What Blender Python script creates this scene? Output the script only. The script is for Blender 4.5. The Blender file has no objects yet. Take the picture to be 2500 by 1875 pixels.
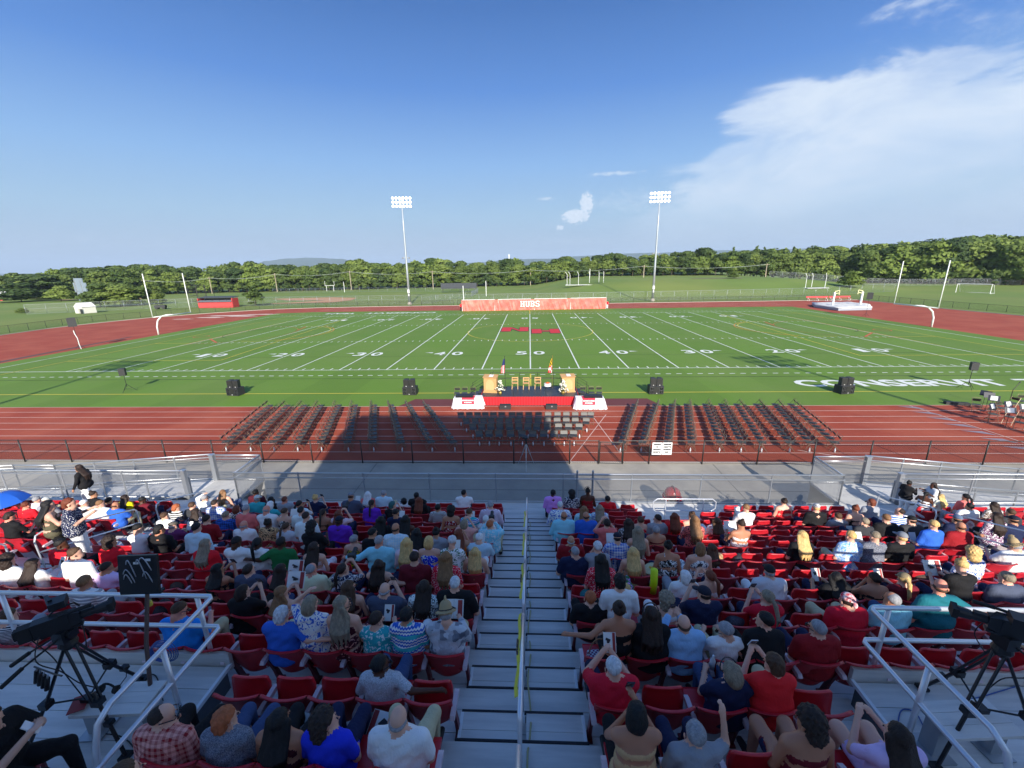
import bpy, math, random
import numpy as np
from mathutils import Vector, Matrix
random.seed(7)
S = bpy.context.scene
COL = S.collection
R = math.radians
ORD = ['first', 'second', 'third', 'fourth', 'fifth', 'sixth', 'seventh', 'eighth', 'ninth', 'tenth', 'eleventh', 'twelfth', 'thirteenth', 'fourteenth', 'fifteenth', 'sixteenth', 'seventeenth', 'eighteenth', 'nineteenth', 'twentieth']

# ------------------------------------------------------------------ camera
CAMP = Vector((-0.0589, -38.4034, 9.1458))
YAW, PIT, ROL, FPX = 0.04413, 0.2692, -0.01642, 1025.70
_f = Vector((-math.sin(YAW)*math.cos(PIT), math.cos(YAW)*math.cos(PIT), -math.sin(PIT)))
_r0 = Vector((math.cos(YAW), math.sin(YAW), 0)); _u0 = _r0.cross(_f)
_r = math.cos(ROL)*_r0 + math.sin(ROL)*_u0
_u = -math.sin(ROL)*_r0 + math.cos(ROL)*_u0
cam = bpy.data.cameras.new('camera'); camo = bpy.data.objects.new('camera', cam); COL.objects.link(camo)
cam.sensor_width = 36; cam.lens = 36*FPX/2500; cam.clip_end = 30000; cam.clip_start = 0.05
camo.matrix_world = Matrix(((_r.x, _u.x, -_f.x, CAMP.x), (_r.y, _u.y, -_f.y, CAMP.y), (_r.z, _u.z, -_f.z, CAMP.z), (0, 0, 0, 1)))
S.camera = camo
def ray(x, y): return _f + _r*((x-1250)/FPX) - _u*((y-937.5)/FPX)
def atz(x, y, z=0.0):
    d = ray(x, y); return CAMP + d*((z-CAMP.z)/d.z)
def aty(x, y, Y):
    d = ray(x, y); return CAMP + d*((Y-CAMP.y)/d.y)
def proj(P):
    d = Vector(P)-CAMP; z = d.dot(_f)
    return (1250+FPX*d.dot(_r)/z, 937.5-FPX*d.dot(_u)/z, z)

# ------------------------------------------------------------------ light
SUN_EL = R(27.5); SAZ = Vector((0.2, -1.0, 0)).normalized()
sdir = Vector((SAZ.x*math.cos(SUN_EL), SAZ.y*math.cos(SUN_EL), math.sin(SUN_EL)))
W = bpy.data.worlds.new('World'); S.world = W; W.use_nodes = True
wt = W.node_tree; wn = wt.nodes; wl = wt.links; wn.clear()
def N(t, ty, **kw):
    n = t.nodes.new(ty)
    for k, v in kw.items(): setattr(n, k, v)
    return n
def M_(t, op, a, b=None, c=None, clamp=False):
    n = t.nodes.new('ShaderNodeMath'); n.operation = op; n.use_clamp = clamp
    for i, v in enumerate((a, b, c)):
        if v is None: continue
        if isinstance(v, (int, float)): n.inputs[i].default_value = v
        else: t.links.new(v, n.inputs[i])
    return n.outputs[0]
sky = N(wt, 'ShaderNodeTexSky'); sky.sky_type = 'NISHITA'; sky.sun_disc = False
sky.sun_elevation = SUN_EL; sky.sun_rotation = math.atan2(sdir.x, sdir.y)
sky.altitude = 150; sky.air_density = 1.0; sky.dust_density = 0.6; sky.ozone_density = 2.2
geo = N(wt, 'ShaderNodeTexCoord'); sep = N(wt, 'ShaderNodeSeparateXYZ')
wl.new(geo.outputs['Generated'], sep.inputs[0])
AZ = M_(wt, 'MULTIPLY', M_(wt, 'ARCTAN2', sep.outputs[0], sep.outputs[1]), 57.2958)   # degrees, 0 = +Y, + = right
EL = M_(wt, 'MULTIPLY', M_(wt, 'ARCSINE', sep.outputs[2]), 57.2958)
def noise(t, vec, scale, detail=6, rough=.55, dist=0.0):
    n = N(t, 'ShaderNodeTexNoise'); n.inputs['Scale'].default_value = scale; n.inputs['Detail'].default_value = detail
    n.inputs['Roughness'].default_value = rough; n.inputs['Distortion'].default_value = dist
    if vec is not None: t.links.new(vec, n.inputs['Vector'])
    return n.outputs['Fac']
def azel(px, py):
    d = ray(px, py); return math.degrees(math.atan2(d.x, d.y)), math.degrees(math.atan2(d.z, math.hypot(d.x, d.y)))
cmb = N(wt, 'ShaderNodeCombineXYZ'); wl.new(AZ, cmb.inputs[0]); wl.new(EL, cmb.inputs[1])
def mapv(t, vec, sc, rot=0.0, loc=(0, 0, 0)):
    m = N(t, 'ShaderNodeMapping'); m.inputs['Scale'].default_value = sc; m.inputs['Rotation'].default_value = (0, 0, rot)
    m.inputs['Location'].default_value = loc; t.links.new(vec, m.inputs[0]); return m.outputs[0]
def curve(t, x, pts, x0, x1, y0, y1):
    u = N(t, 'ShaderNodeMapRange'); u.inputs[1].default_value = x0; u.inputs[2].default_value = x1; t.links.new(x, u.inputs[0])
    c = N(t, 'ShaderNodeFloatCurve'); t.links.new(u.outputs[0], c.inputs[1]); cv = c.mapping.curves[0]
    P = [((a-x0)/(x1-x0), (b-y0)/(y1-y0)) for a, b in pts]
    while len(cv.points) < len(P): cv.points.new(.5, .5)
    for p, q in zip(cv.points, P): p.location = q; p.handle_type = 'AUTO'
    c.mapping.update()
    return M_(t, 'ADD', M_(t, 'MULTIPLY', c.outputs[0], y1-y0), y0)
# anvil cloud: upper edge elevation over azimuth, taken from the photograph
up = [azel(*q) for q in [(1540, 520), (1690, 440), (1800, 290), (1950, 205), (2130, 120), (2300, 85), (2500, 120)]]
AZ0, AZ1 = 0.0, 110.0
upc = [(AZ0, -4.0)] + up + [(up[-1][0]+15, 30), (AZ1, 18)]
upc = sorted(upc)
edge = curve(wt, AZ, upc, AZ0, AZ1, -10, 40)
n1 = noise(wt, mapv(wt, cmb.outputs[0], (.05, .15, 1), R(-28)), 1.5, 9, .6, .5)
n2 = noise(wt, mapv(wt, cmb.outputs[0], (.05, .05, 1), 0, (3, 1, 0)), 1.0, 5, .5)
e2 = M_(wt, 'ADD', edge, M_(wt, 'MULTIPLY', M_(wt, 'SUBTRACT', n1, .36), 18.0))
dd = M_(wt, 'SUBTRACT', e2, EL)
inside = N(wt, 'ShaderNodeMapRange'); inside.interpolation_type = 'SMOOTHSTEP'; inside.inputs[1].default_value = 0.0; inside.inputs[2].default_value = 4.5
wl.new(dd, inside.inputs[0])
low = N(wt, 'ShaderNodeMapRange'); low.interpolation_type = 'SMOOTHSTEP'; low.inputs[1].default_value = -1.0; low.inputs[2].default_value = 12.0
low.inputs[3].default_value = .12; low.inputs[4].default_value = 1.0; wl.new(EL, low.inputs[0])
side = N(wt, 'ShaderNodeMapRange'); side.inputs[1].default_value = 9; side.inputs[2].default_value = 19; side.interpolation_type = 'SMOOTHSTEP'; wl.new(AZ, side.inputs[0])
side2 = N(wt, 'ShaderNodeMapRange'); side2.inputs[1].default_value = 90; side2.inputs[2].default_value = 65; side2.interpolation_type = 'SMOOTHSTEP'; wl.new(AZ, side2.inputs[0])
n3 = noise(wt, mapv(wt, cmb.outputs[0], (.05, .11, 1), R(-30), (5, 2, 0)), 1.6, 8, .6, .4)
dens = N(wt, 'ShaderNodeMapRange'); dens.inputs[1].default_value = .36; dens.inputs[2].default_value = .64; dens.inputs[3].default_value = .48; dens.inputs[4].default_value = 1.0
wl.new(n3, dens.inputs[0])
fine = noise(wt, mapv(wt, cmb.outputs[0], (.22, .6, 1), R(-28), (2, 7, 0)), 1.4, 9, .68, .8)
fr = N(wt, 'ShaderNodeMapRange'); fr.interpolation_type = 'SMOOTHSTEP'; fr.inputs[1].default_value = .22; fr.inputs[2].default_value = .84
wl.new(M_(wt, 'ADD', M_(wt, 'MULTIPLY', inside.outputs[0], .62), M_(wt, 'MULTIPLY', fine, .62)), fr.inputs[0])
inn = M_(wt, 'MULTIPLY', fr.outputs[0], inside.outputs[0])
mask = M_(wt, 'MULTIPLY', M_(wt, 'MULTIPLY', inn, low.outputs[0]), M_(wt, 'MULTIPLY', M_(wt, 'MULTIPLY', side.outputs[0], side2.outputs[0]), dens.outputs[0]))
# small clouds: puff left of the anvil, thin streaks
def blob(px, py, rx, ry, amp, sc, thr=.2, rot=0):
    a, e = azel(px, py)
    ex = M_(wt, 'DIVIDE', M_(wt, 'SUBTRACT', AZ, a), rx); ey = M_(wt, 'DIVIDE', M_(wt, 'SUBTRACT', EL, e), ry)
    if rot: ey = M_(wt, 'SUBTRACT', ey, M_(wt, 'MULTIPLY', ex, rot))
    r2 = M_(wt, 'ADD', M_(wt, 'MULTIPLY', ex, ex), M_(wt, 'MULTIPLY', ey, ey))
    nn = noise(wt, mapv(wt, cmb.outputs[0], (1, 1.6, 1)), sc*2.0, 9, .68)
    v = M_(wt, 'SUBTRACT', M_(wt, 'ADD', 1.0, M_(wt, 'MULTIPLY', M_(wt, 'SUBTRACT', nn, .5), 4.2)), r2)
    m = N(wt, 'ShaderNodeMapRange'); m.interpolation_type = 'SMOOTHSTEP'; m.inputs[1].default_value = 0; m.inputs[2].default_value = thr*2.4+.3; m.inputs[4].default_value = amp
    wl.new(v, m.inputs[0]); return m.outputs[0]
small = blob(1405, 528, 1.9, .9, 1.0, 1.0, .1)
for q in [(1432, 498, .9, 1.4, 1.0, 1.0, .1), (1367, 556, .5, .35, .9, 1.6, .1), (1550, 492, 6.5, 1.7, .62, .4, 1.0), (1500, 424, 3.6, .3, .62, .7, .4), (1334, 485, 1.1, .22, .6, 1.0, .3), (1400, 590, 8, .5, .25, .4, .9), (2060, 540, 12, .5, .3, .35, .9), (210, 583, 1.5, .3, .35, 1, .8), (2480, 70, 6, 2.5, .35, .4, 1.2), (1600, 540, 11, 1.6, .30, .3, 1.4), (760, 560, 12, 1.5, .10, .3, 1.6), (1560, 640, 16, 1.2, .22, .3, 1.2), (340, 590, 12, 1.5, .12, .4, 1)]:
    small = M_(wt, 'MAXIMUM', small, blob(*q))
mask = M_(wt, 'MAXIMUM', mask, small, clamp=True)
ramp = N(wt, 'ShaderNodeValToRGB'); er = ramp.color_ramp; elf = N(wt, 'ShaderNodeMapRange'); elf.inputs[1].default_value = -5; elf.inputs[2].default_value = 90; wl.new(EL, elf.inputs[0]); wl.new(elf.outputs[0], ramp.inputs[0])
for e_, c_ in ((-5, (.35, .44, .55)), (0, (.35, .44, .555)), (3, (.34, .445, .57)), (6.5, (.30, .455, .62)), (12, (.21, .385, .665)), (19.5, (.088, .225, .565)), (26.5, (.048, .145, .41)), (40, (.048, .135, .38)), (90, (.04, .115, .34))):
    p_ = (e_+5)/95; el_ = er.elements[0] if e_ == -5 else er.elements[-1] if e_ == 90 else er.elements.new(p_); el_.position = p_; el_.color = (*c_, 1)
rsc = N(wt, 'ShaderNodeVectorMath', operation='SCALE'); rsc.inputs['Scale'].default_value = 5.6; wl.new(ramp.outputs[0], rsc.inputs[0])
mixh = N(wt, 'ShaderNodeMix', data_type='RGBA'); wl.new(rsc.outputs[0], mixh.inputs[7]); bk_ = N(wt, 'ShaderNodeMapRange'); bk_.interpolation_type = 'SMOOTHSTEP'; bk_.inputs[1].default_value = -.75; bk_.inputs[2].default_value = .25; bk_.inputs[3].default_value = .0; bk_.inputs[4].default_value = 1.0; wl.new(sep.outputs[1], bk_.inputs[0]); wl.new(bk_.outputs[0], mixh.inputs[0])
satn = N(wt, 'ShaderNodeHueSaturation'); satn.inputs['Saturation'].default_value = 1.2; wl.new(sky.outputs[0], satn.inputs['Color'])
wl.new(satn.outputs[0], mixh.inputs[6])
mixc = N(wt, 'ShaderNodeMix', data_type='RGBA'); mixc.inputs[7].default_value = (3.3, 3.75, 4.35, 1)
wl.new(mixh.outputs[2], mixc.inputs[6]); wl.new(M_(wt, 'MULTIPLY', mask, .95), mixc.inputs[0])
bg = N(wt, 'ShaderNodeBackground'); bg.inputs[1].default_value = 0.095; wl.new(mixc.outputs[2], bg.inputs[0])
wo = N(wt, 'ShaderNodeOutputWorld'); wl.new(bg.outputs[0], wo.inputs[0])
sun = bpy.data.lights.new('sun', 'SUN'); sun.energy = 3.15; sun.angle = R(.53); sun.color = (1, .93, .82)
suno = bpy.data.objects.new('sun', sun); COL.objects.link(suno); suno.rotation_euler = (-sdir).to_track_quat('-Z', 'Y').to_euler()
suno.location = (20, -60, 60)
S.view_settings.view_transform = 'Standard'; S.view_settings.look = 'None'; S.view_settings.gamma = 1; S.view_settings.exposure = 1.26
S.render.engine = 'CYCLES'; S.cycles.volume_bounces = 0; S.cycles.max_bounces = 6; S.cycles.transparent_max_bounces = 12

# ------------------------------------------------------------------ materials
MATS = {}
def C3(c):
    if isinstance(c, (tuple, list)): return tuple(c[:3])
    h = c.lstrip('#'); v = [int(h[i:i+2], 16)/255 for i in (0, 2, 4)]
    return tuple(x/12.92 if x <= .04045 else ((x+.055)/1.055)**2.4 for x in v)
def mat(name, c, rough=.6, metal=0, var=0.0, vs=8.0, bump=0.0, bs=40.0, c2=None, c2s=3.0, coat=0, spec=None, stretch=None):
    key = name
    if key in MATS: return MATS[key]
    m = bpy.data.materials.new(name); m.use_nodes = True; t = m.node_tree; b = t.nodes['Principled BSDF']
    c = C3(c); b.inputs['Base Color'].default_value = (*c, 1); b.inputs['Roughness'].default_value = rough; b.inputs['Metallic'].default_value = metal
    if spec is not None: b.inputs['Specular IOR Level'].default_value = spec
    if coat: b.inputs['Coat Weight'].default_value = coat
    tc = t.nodes.new('ShaderNodeTexCoord'); v = tc.outputs['Object']
    if stretch: v = mapv(t, v, stretch)
    out = None
    if c2 is not None:
        n = noise(t, v, c2s, 5, .6)
        rr = N(t, 'ShaderNodeMapRange'); rr.inputs[1].default_value = .42; rr.inputs[2].default_value = .62; t.links.new(n, rr.inputs[0])
        mx = N(t, 'ShaderNodeMix', data_type='RGBA'); mx.inputs[6].default_value = (*c, 1); mx.inputs[7].default_value = (*C3(c2), 1)
        t.links.new(rr.outputs[0], mx.inputs[0]); out = mx.outputs[2]
    if var:
        n = noise(t, v, vs, 6, .65)
        f = M_(t, 'ADD', M_(t, 'MULTIPLY', n, 2*var), 1-var)
        vm = N(t, 'ShaderNodeVectorMath', operation='SCALE')
        if out is not None: t.links.new(out, vm.inputs[0])
        else: vm.inputs[0].default_value = c
        t.links.new(f, vm.inputs['Scale']); out = vm.outputs[0]
    if out is not None: t.links.new(out, b.inputs['Base Color'])
    if bump:
        bp = N(t, 'ShaderNodeBump'); bp.inputs['Strength'].default_value = bump; bp.inputs['Distance'].default_value = .01
        t.links.new(noise(t, v, bs, 4, .6), bp.inputs['Height']); t.links.new(bp.outputs[0], b.inputs['Normal'])
    MATS[key] = m; return m

# ------------------------------------------------------------------ mesh helpers
class MB:
    def __init__(s): s.v = []; s.f = []; s.m = []; s.mi = 0
    def add(s, vs, fs):
        o = len(s.v); s.v += [tuple(v) for v in vs]
        s.f += [tuple(i+o for i in f) for f in fs]; s.m += [s.mi]*len(fs); return s
    def box(s, c, d, rot=None, taper=1.0):
        x, y, z = d[0]/2, d[1]/2, d[2]/2
        P = [Vector((sx*x*(taper if sz > 0 else 1), sy*y*(taper if sz > 0 else 1), sz*z)) for sz in (-1, 1) for sy in (-1, 1) for sx in (-1, 1)]
        if rot is not None: P = [rot @ p for p in P]
        return s.add([p+Vector(c) for p in P], [(0, 2, 3, 1), (4, 5, 7, 6), (0, 1, 5, 4), (2, 6, 7, 3), (0, 4, 6, 2), (1, 3, 7, 5)])
    def bar(s, a, b, w, h=None):
        """square bar from a to b"""
        a, b = Vector(a), Vector(b); h = h or w; d = b-a; L = d.length
        q = d.to_track_quat('Z', 'Y').to_matrix() if abs(d.normalized().z) < .99 else Matrix.Identity(3)
        return s.box((a+b)/2, (w, h, L), q)
    def tube(s, pts, r, n=6, cap=True, r2=None):
        pts = [Vector(p) for p in pts]; k = len(pts); vs = []
        up = None
        for i, p in enumerate(pts):
            d = (pts[min(i+1, k-1)]-pts[max(i-1, 0)]).normalized()
            if up is None:
                up = Vector((0, 0, 1)) if abs(d.z) < .9 else Vector((1, 0, 0))
            x = d.cross(up).normalized()
            if x.length < .1: x = d.orthogonal().normalized()
            y = x.cross(d).normalized(); up = y
            rr = r if r2 is None else r+(r2-r)*i/(k-1)
            if isinstance(r, (list, tuple)): rr = r[i]
            for j in range(n):
                a = 2*math.pi*j/n; vs.append(p+x*math.cos(a)*rr+y*math.sin(a)*rr)
        fs = [(i*n+j, i*n+(j+1) % n, (i+1)*n+(j+1) % n, (i+1)*n+j) for i in range(k-1) for j in range(n)]
        if cap: fs += [tuple(range(n-1, -1, -1)), tuple((k-1)*n+j for j in range(n))]
        return s.add(vs, fs)
    def lathe(s, prof, c=(0, 0, 0), n=16, rot=None):
        vs = []; c = Vector(c)
        for (r, z) in prof:
            for j in range(n):
                a = 2*math.pi*j/n; p = Vector((r*math.cos(a), r*math.sin(a), z))
                if rot is not None: p = rot @ p
                vs.append(p+c)
        k = len(prof)
        fs = [(i*n+j, i*n+(j+1) % n, (i+1)*n+(j+1) % n, (i+1)*n+j) for i in range(k-1) for j in range(n)]
        fs += [tuple(range(n-1, -1, -1)), tuple((k-1)*n+j for j in range(n))]
        return s.add(vs, fs)
    def quad(s, a, b, c, d): return s.add([a, b, c, d], [(0, 1, 2, 3)])
    def rect(s, x0, y0, x1, y1, z): return s.quad((x0, y0, z), (x1, y0, z), (x1, y1, z), (x0, y1, z))
    def poly(s, pts, z): return s.add([(p[0], p[1], z) for p in pts], [tuple(range(len(pts)))])
    def prism(s, pts, axis, a, b):
        """extrude 2d pts along axis ('x','y','z') from a to b"""
        n = len(pts)
        def mk(p, t): return {'x': (t, p[0], p[1]), 'y': (p[0], t, p[1]), 'z': (p[0], p[1], t)}[axis]
        vs = [mk(p, a) for p in pts]+[mk(p, b) for p in pts]
        fs = [(i, (i+1) % n, n+(i+1) % n, n+i) for i in range(n)]+[tuple(range(n-1, -1, -1)), tuple(range(n, 2*n))]
        return s.add(vs, fs)
    def mesh(s, name, mats, smooth=False):
        me = bpy.data.meshes.new(name); me.from_pydata(s.v, [], s.f)
        for m in (mats if isinstance(mats, (list, tuple)) else [mats]): me.materials.append(m)
        if max(s.m, default=0) > 0: me.polygons.foreach_set('material_index', s.m)
        if smooth: me.polygons.foreach_set('use_smooth', [True]*len(s.f))
        me.update()
        if s.f:
            import bmesh
            bm = bmesh.new(); bm.from_mesh(me); bmesh.ops.recalc_face_normals(bm, faces=bm.faces); bm.to_mesh(me); bm.free()
        return me
def ob(name, me, parent=None, loc=None, rot=None):
    o = bpy.data.objects.new(name, me); COL.objects.link(o)
    if parent is not None: o.parent = parent
    if loc is not None: o.location = loc
    if rot is not None: o.rotation_euler = rot
    return o
def build(mb, name, m, parent=None, loc=None, rot=None, smooth=False): return ob(name, mb.mesh(name, m, smooth), parent, loc, rot)
def tag(o, label=None, cat=None, group=None, kind=None):
    if label: o['label'] = label
    if cat: o['category'] = cat
    if group: o['group'] = group
    if kind: o['kind'] = kind
    return o
def thing(name, label, cat, loc=(0, 0, 0), rz=0.0, group=None):
    o = bpy.data.objects.new(name, None); COL.objects.link(o); o.location = loc; o.rotation_euler = (0, 0, rz); o.empty_display_size = .2
    return tag(o, label, cat, group)
def dup(o, loc=None, rz=None, label=None, parent=None, scale=None):
    c = o.copy(); COL.objects.link(c); c.parent = parent
    for ch in KIDS.get(o.name, None) or list(o.children): dup(ch, parent=c)
    if loc is not None: c.location = loc
    if rz is not None: c.rotation_euler = (0, 0, rz)
    if label: c['label'] = label
    if scale: c.scale = scale
    return c
KIDS = {}
def struct(mb, name, m, smooth=False, label=None): return tag(build(mb, name, m, smooth=smooth), label=label, kind='structure')
def text_mesh(txt, size, w, loc, rz=0, bold=.02, sx=1.0, shear=0):
    c = bpy.data.curves.new('txt', 'FONT'); c.body = txt; c.size = size; c.offset = bold; c.shear = shear; c.resolution_u = 3; c.align_x = 'CENTER'
    o = bpy.data.objects.new('txt', c); me = bpy.data.meshes.new_from_object(o); bpy.data.objects.remove(o)
    xs = [v.co.x for v in me.vertices]; ys = [v.co.y for v in me.vertices]
    x0, x1, y0, y1 = min(xs), max(xs), min(ys), max(ys)
    for v in me.vertices:
        v.co.x = ((v.co.x-(x0+x1)/2)/(x1-x0))*w if w else (v.co.x-(x0+x1)/2)*sx
        v.co.y = (v.co.y-y0)/(y1-y0)*size
    return me
# ------------------------------------------------------------------ ground
def sm(t): t = max(0.0, min(1.0, t)); return t*t*(3-2*t)
def terr(x, y):
    h = 4.3*sm((x+4)/34)*sm((y-84)/44)*(1-.75*sm((x-88)/45))
    h += 1.2*sm((y-185)/60)*sm((x-20)/60)
    h += 0.9*math.sin(x*.013+1)*sm((y-130)/80)
    return h-.06
mgrass = mat('field_grass', (.125, .190, .026), .9, var=.22, vs=.05, c2=(.165, .205, .036), c2s=.03, bump=.4, bs=3)
def axis(a, b, fine, pts):
    v = []; x = a
    while x < b:
        v.append(x); d = min(abs(x-p) for p in pts); x += max(fine, (max(0, d-pts_r))*.12+fine)
    v.append(b); return v
pts_r = 140
xs = axis(-9000, 9000, 6, [0, -60, 60, 120, -160]); ys = axis(-400, 9000, 5, [0, 60, 120])
mb = MB(); nx = len(xs)
for y in ys:
    for x in xs: mb.v.append((x, y, terr(x, y)))
for j in range(len(ys)-1):
    for i in range(nx-1): mb.f.append((j*nx+i, j*nx+i+1, (j+1)*nx+i+1, (j+1)*nx+i)); mb.m.append(0)
struct(mb, 'ground', mgrass, smooth=True, label='mown grass of the practice fields beyond the track')
# turf with faint mowing / seam bands
mturf = bpy.data.materials.new('turf'); mturf.use_nodes = True; t = mturf.node_tree; b = t.nodes['Principled BSDF']; b.inputs['Roughness'].default_value = .75
b.inputs['Specular IOR Level'].default_value = .3
tc = N(t, 'ShaderNodeTexCoord'); sp = N(t, 'ShaderNodeSeparateXYZ'); t.links.new(tc.outputs['Object'], sp.inputs[0])
xx = M_(t, 'FLOORED_MODULO', M_(t, 'DIVIDE', sp.outputs[0], 4.572), 2.0)
band = M_(t, 'GREATER_THAN', xx, 1.0)
nz = noise(t, tc.outputs['Object'], .35, 6, .6); nz2 = noise(t, tc.outputs['Object'], 30, 3, .7)
f = M_(t, 'ADD', M_(t, 'ADD', .86, M_(t, 'MULTIPLY', band, .10)), M_(t, 'ADD', M_(t, 'MULTIPLY', nz, .12), M_(t, 'MULTIPLY', nz2, .16)))
vm = N(t, 'ShaderNodeVectorMath', operation='SCALE'); vm.inputs[0].default_value = (.104, .192, .020); t.links.new(f, vm.inputs['Scale'])
wn_ = noise(t, tc.outputs['Object'], .09, 7, .7, .6); wr_ = N(t, 'ShaderNodeMapRange'); wr_.inputs[1].default_value = .42; wr_.inputs[2].default_value = .70; wr_.inputs[4].default_value = .55; t.links.new(wn_, wr_.inputs[0])
wm_ = N(t, 'ShaderNodeMix', data_type='RGBA'); wm_.inputs[7].default_value = (.155, .215, .050, 1); t.links.new(wr_.outputs[0], wm_.inputs[0]); t.links.new(vm.outputs[0], wm_.inputs[6]); t.links.new(wm_.outputs[2], b.inputs['Base Color'])
bp = N(t, 'ShaderNodeBump'); bp.inputs['Strength'].default_value = .5; bp.inputs['Distance'].default_value = .02; t.links.new(nz2, bp.inputs['Height']); t.links.new(bp.outputs[0], b.inputs['Normal'])
mtrack = mat('track_rubber', (.29, .042, .015), .85, var=.24, vs=.6, c2=(.34, .068, .030), c2s=.25, bump=.25, bs=60)
mtrack2 = mat('track_pale', (.40, .20, .15), .9, var=.2, vs=.6)
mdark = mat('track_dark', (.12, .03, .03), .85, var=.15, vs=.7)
mconc = mat('concrete', (.37, .335, .275), .85, var=.22, vs=1.1, c2=(.29, .265, .225), c2s=.5, bump=.2, bs=30)
mcurb = mat('curb', (.42, .38, .34), .8, var=.1)
mwhite = mat('line_white', (.66, .68, .63), .8, var=.14, vs=3)
mpink = mat('lane_line', (.62, .42, .36), .7, var=.12, vs=2)
myel = mat('line_yellow', (.62, .50, .06), .7)
mredl = mat('line_red', (.50, .10, .04), .7)
mora = mat('line_orange', (.60, .26, .04), .7)
mblk = mat('line_black', (.02, .03, .02), .8)
mlogo = mat('logo_red', (.55, .02, .025), .7)
LO = [(-85, 25), (-86, 33), (-85.7, 38), (-84, 44.5), (-82, 50), (-76.5, 57), (-71, 62.5), (-65, 67), (-54, 69.7), (-40, 71)]
RO = [(50, 72.7), (64, 72.9), (82.8, 73), (83.1, 61), (82, 48), (83, 36.5), (84, 25)]
poly = [(x, 49.2-y) for x, y in LO if x < -60][::-1]; poly = [(-50, -19.62)]+[(x, y) for x, y in poly]
mb = MB(); mb.poly([(-48, -19.62)]+[(-65, -17.8), (-71, -13.3), (-76.5, -7.8), (-82, -.8), (-84, 4.7), (-85.7, 11.2), (-86, 16.2)]+LO+[(0, 71.8)]+RO+[(86, 16), (84, 4.7), (82, -.8), (76.5, -7.8), (71, -13.3), (65, -17.8), (48, -19.62)], 0.0)
struct(mb, 'running_track', mtrack, label='red running track with its red end zones')
mb = MB(); mb.poly([(-57.6, -11.05), (57.6, -11.05), (57.6, 57.6), (50, 58.2), (-50, 58.2), (-57.6, 56)], .006)
struct(mb, 'turf_field', mturf, label='green artificial turf football field')
mb = MB(); mb.box((0, -22.2, -.045), (140, 5.1, .1))
struct(mb, 'concrete_walk', mconc)
mb = MB(); mb.box((0, -37, -.06), (160, 24.6, .1)); struct(mb, 'ground_under_stands', mat('gravel', (.2, .19, .17), .95, var=.3, vs=3))
mb = MB(); mb.rect(-70, -22.33, 70, -22.29, .008)
for x in (-42, -24.4, -7.6, 8.6, 26.0, 43): mb.rect(x, -24.6, x+.03, -19.8, .0085)
struct(mb, 'concrete_joints', mat('joint', (.09, .09, .085), .9))
# curb line along the track's outer edge + maroon launch mats before the stage
mb = MB(); mb.box((0, -19.68, .02), (130, .1, .07)); P = [(-62, -18.9), (-71, -13.3), (-76.5, -7.8), (-82, -.8), (-84, 4.7), (-85.7, 11.2), (-86, 16.2)]+LO+[(0, 71.8)]+RO
for a, c in zip(P[:-1], P[1:]): mb.bar((a[0], a[1], .03), (c[0], c[1], .03), .14, .1)
struct(mb, 'track_curb', mcurb)
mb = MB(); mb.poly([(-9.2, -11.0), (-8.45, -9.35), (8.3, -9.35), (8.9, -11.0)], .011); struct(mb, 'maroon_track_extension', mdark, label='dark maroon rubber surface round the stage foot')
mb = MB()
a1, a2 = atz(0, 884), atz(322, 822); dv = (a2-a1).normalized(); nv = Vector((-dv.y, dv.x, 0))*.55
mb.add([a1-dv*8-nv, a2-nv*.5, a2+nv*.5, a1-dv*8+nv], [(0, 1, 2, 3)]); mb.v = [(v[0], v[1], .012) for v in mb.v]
struct(mb, 'dark_track_strip', mat('track_strip', (.10, .055, .05), .9, var=.2, vs=1))  # dark tapering stripe laid on the red end zone
mb = MB()
for (x, y, rx, ry) in [(-66, 52.5, 5.2, 1.0), (-60.3, 54.5, 4.0, .7), (-62.2, 50.6, 3.4, .5), (-68, 49, 3, .8), (-72, 46.5, 2.2, .5)]:
    mb.poly([(x+rx*math.cos(a/9*math.pi)*(1+.2*math.sin(a*2.3)), y+ry*math.sin(a/9*math.pi)*(1+.25*math.cos(a*1.7))) for a in range(18)], .012+.001*len(mb.f))
struct(mb, 'sand_patches', mat('pale_sand', (.62, .5, .42), .95, var=.25, vs=1.0), label='pale spilled sand on the red end zone')

# ---- painted markings
Z1 = .012; U = 4.572
def lines(name, m, fn, z=Z1):
    mb = MB(); fn(mb, z); return struct(mb, name, m)
def yards(mb, z):
    mb.rect(-54.86, -.06, 54.86, .06, z); mb.rect(-54.86, 48.71, 54.86, 48.83, z)
    for k in range(-10, 11): mb.rect(k*U-.06, .06, k*U+.06, 48.71, z)
    mb.rect(-54.92, -.06, -54.8, 48.83, z); mb.rect(54.8, -.06, 54.92, 48.83, z)
    for j in range(-50, 51):
        if j % 5 == 0: 
            if j % 10 == 0 or True:
                x = j*.9144
                for y in (16.26, 32.5): mb.rect(x-.45, y-.05, x-.06, y+.05, z+.003); mb.rect(x+.06, y-.05, x+.45, y+.05, z+.003)
            continue
        x = j*.9144
        for y0, y1 in ((.1, .72), (48.05, 48.67), (15.95, 16.6), (32.2, 32.8)): mb.rect(x-.05, y0, x+.05, y1, z)
    j = -54.0
    while j < 54:
        mb.rect(j, -2.25, j+.45, -2.12, z); mb.rect(j, 51.4, j+.45, 51.53, z); j += .9144
lines('yard_lines', mwhite, yards)
def lanes(mb, z):
    for i in range(9):
        y = -11.05-i*1.067
        mb.rect(-60, y-.03, 60, y+.03, z)
        mb.rect(-50, 60.5+i*1.067, 60, 60.56+i*1.067, z)
lines('lane_lines', mpink, lanes)
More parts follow.
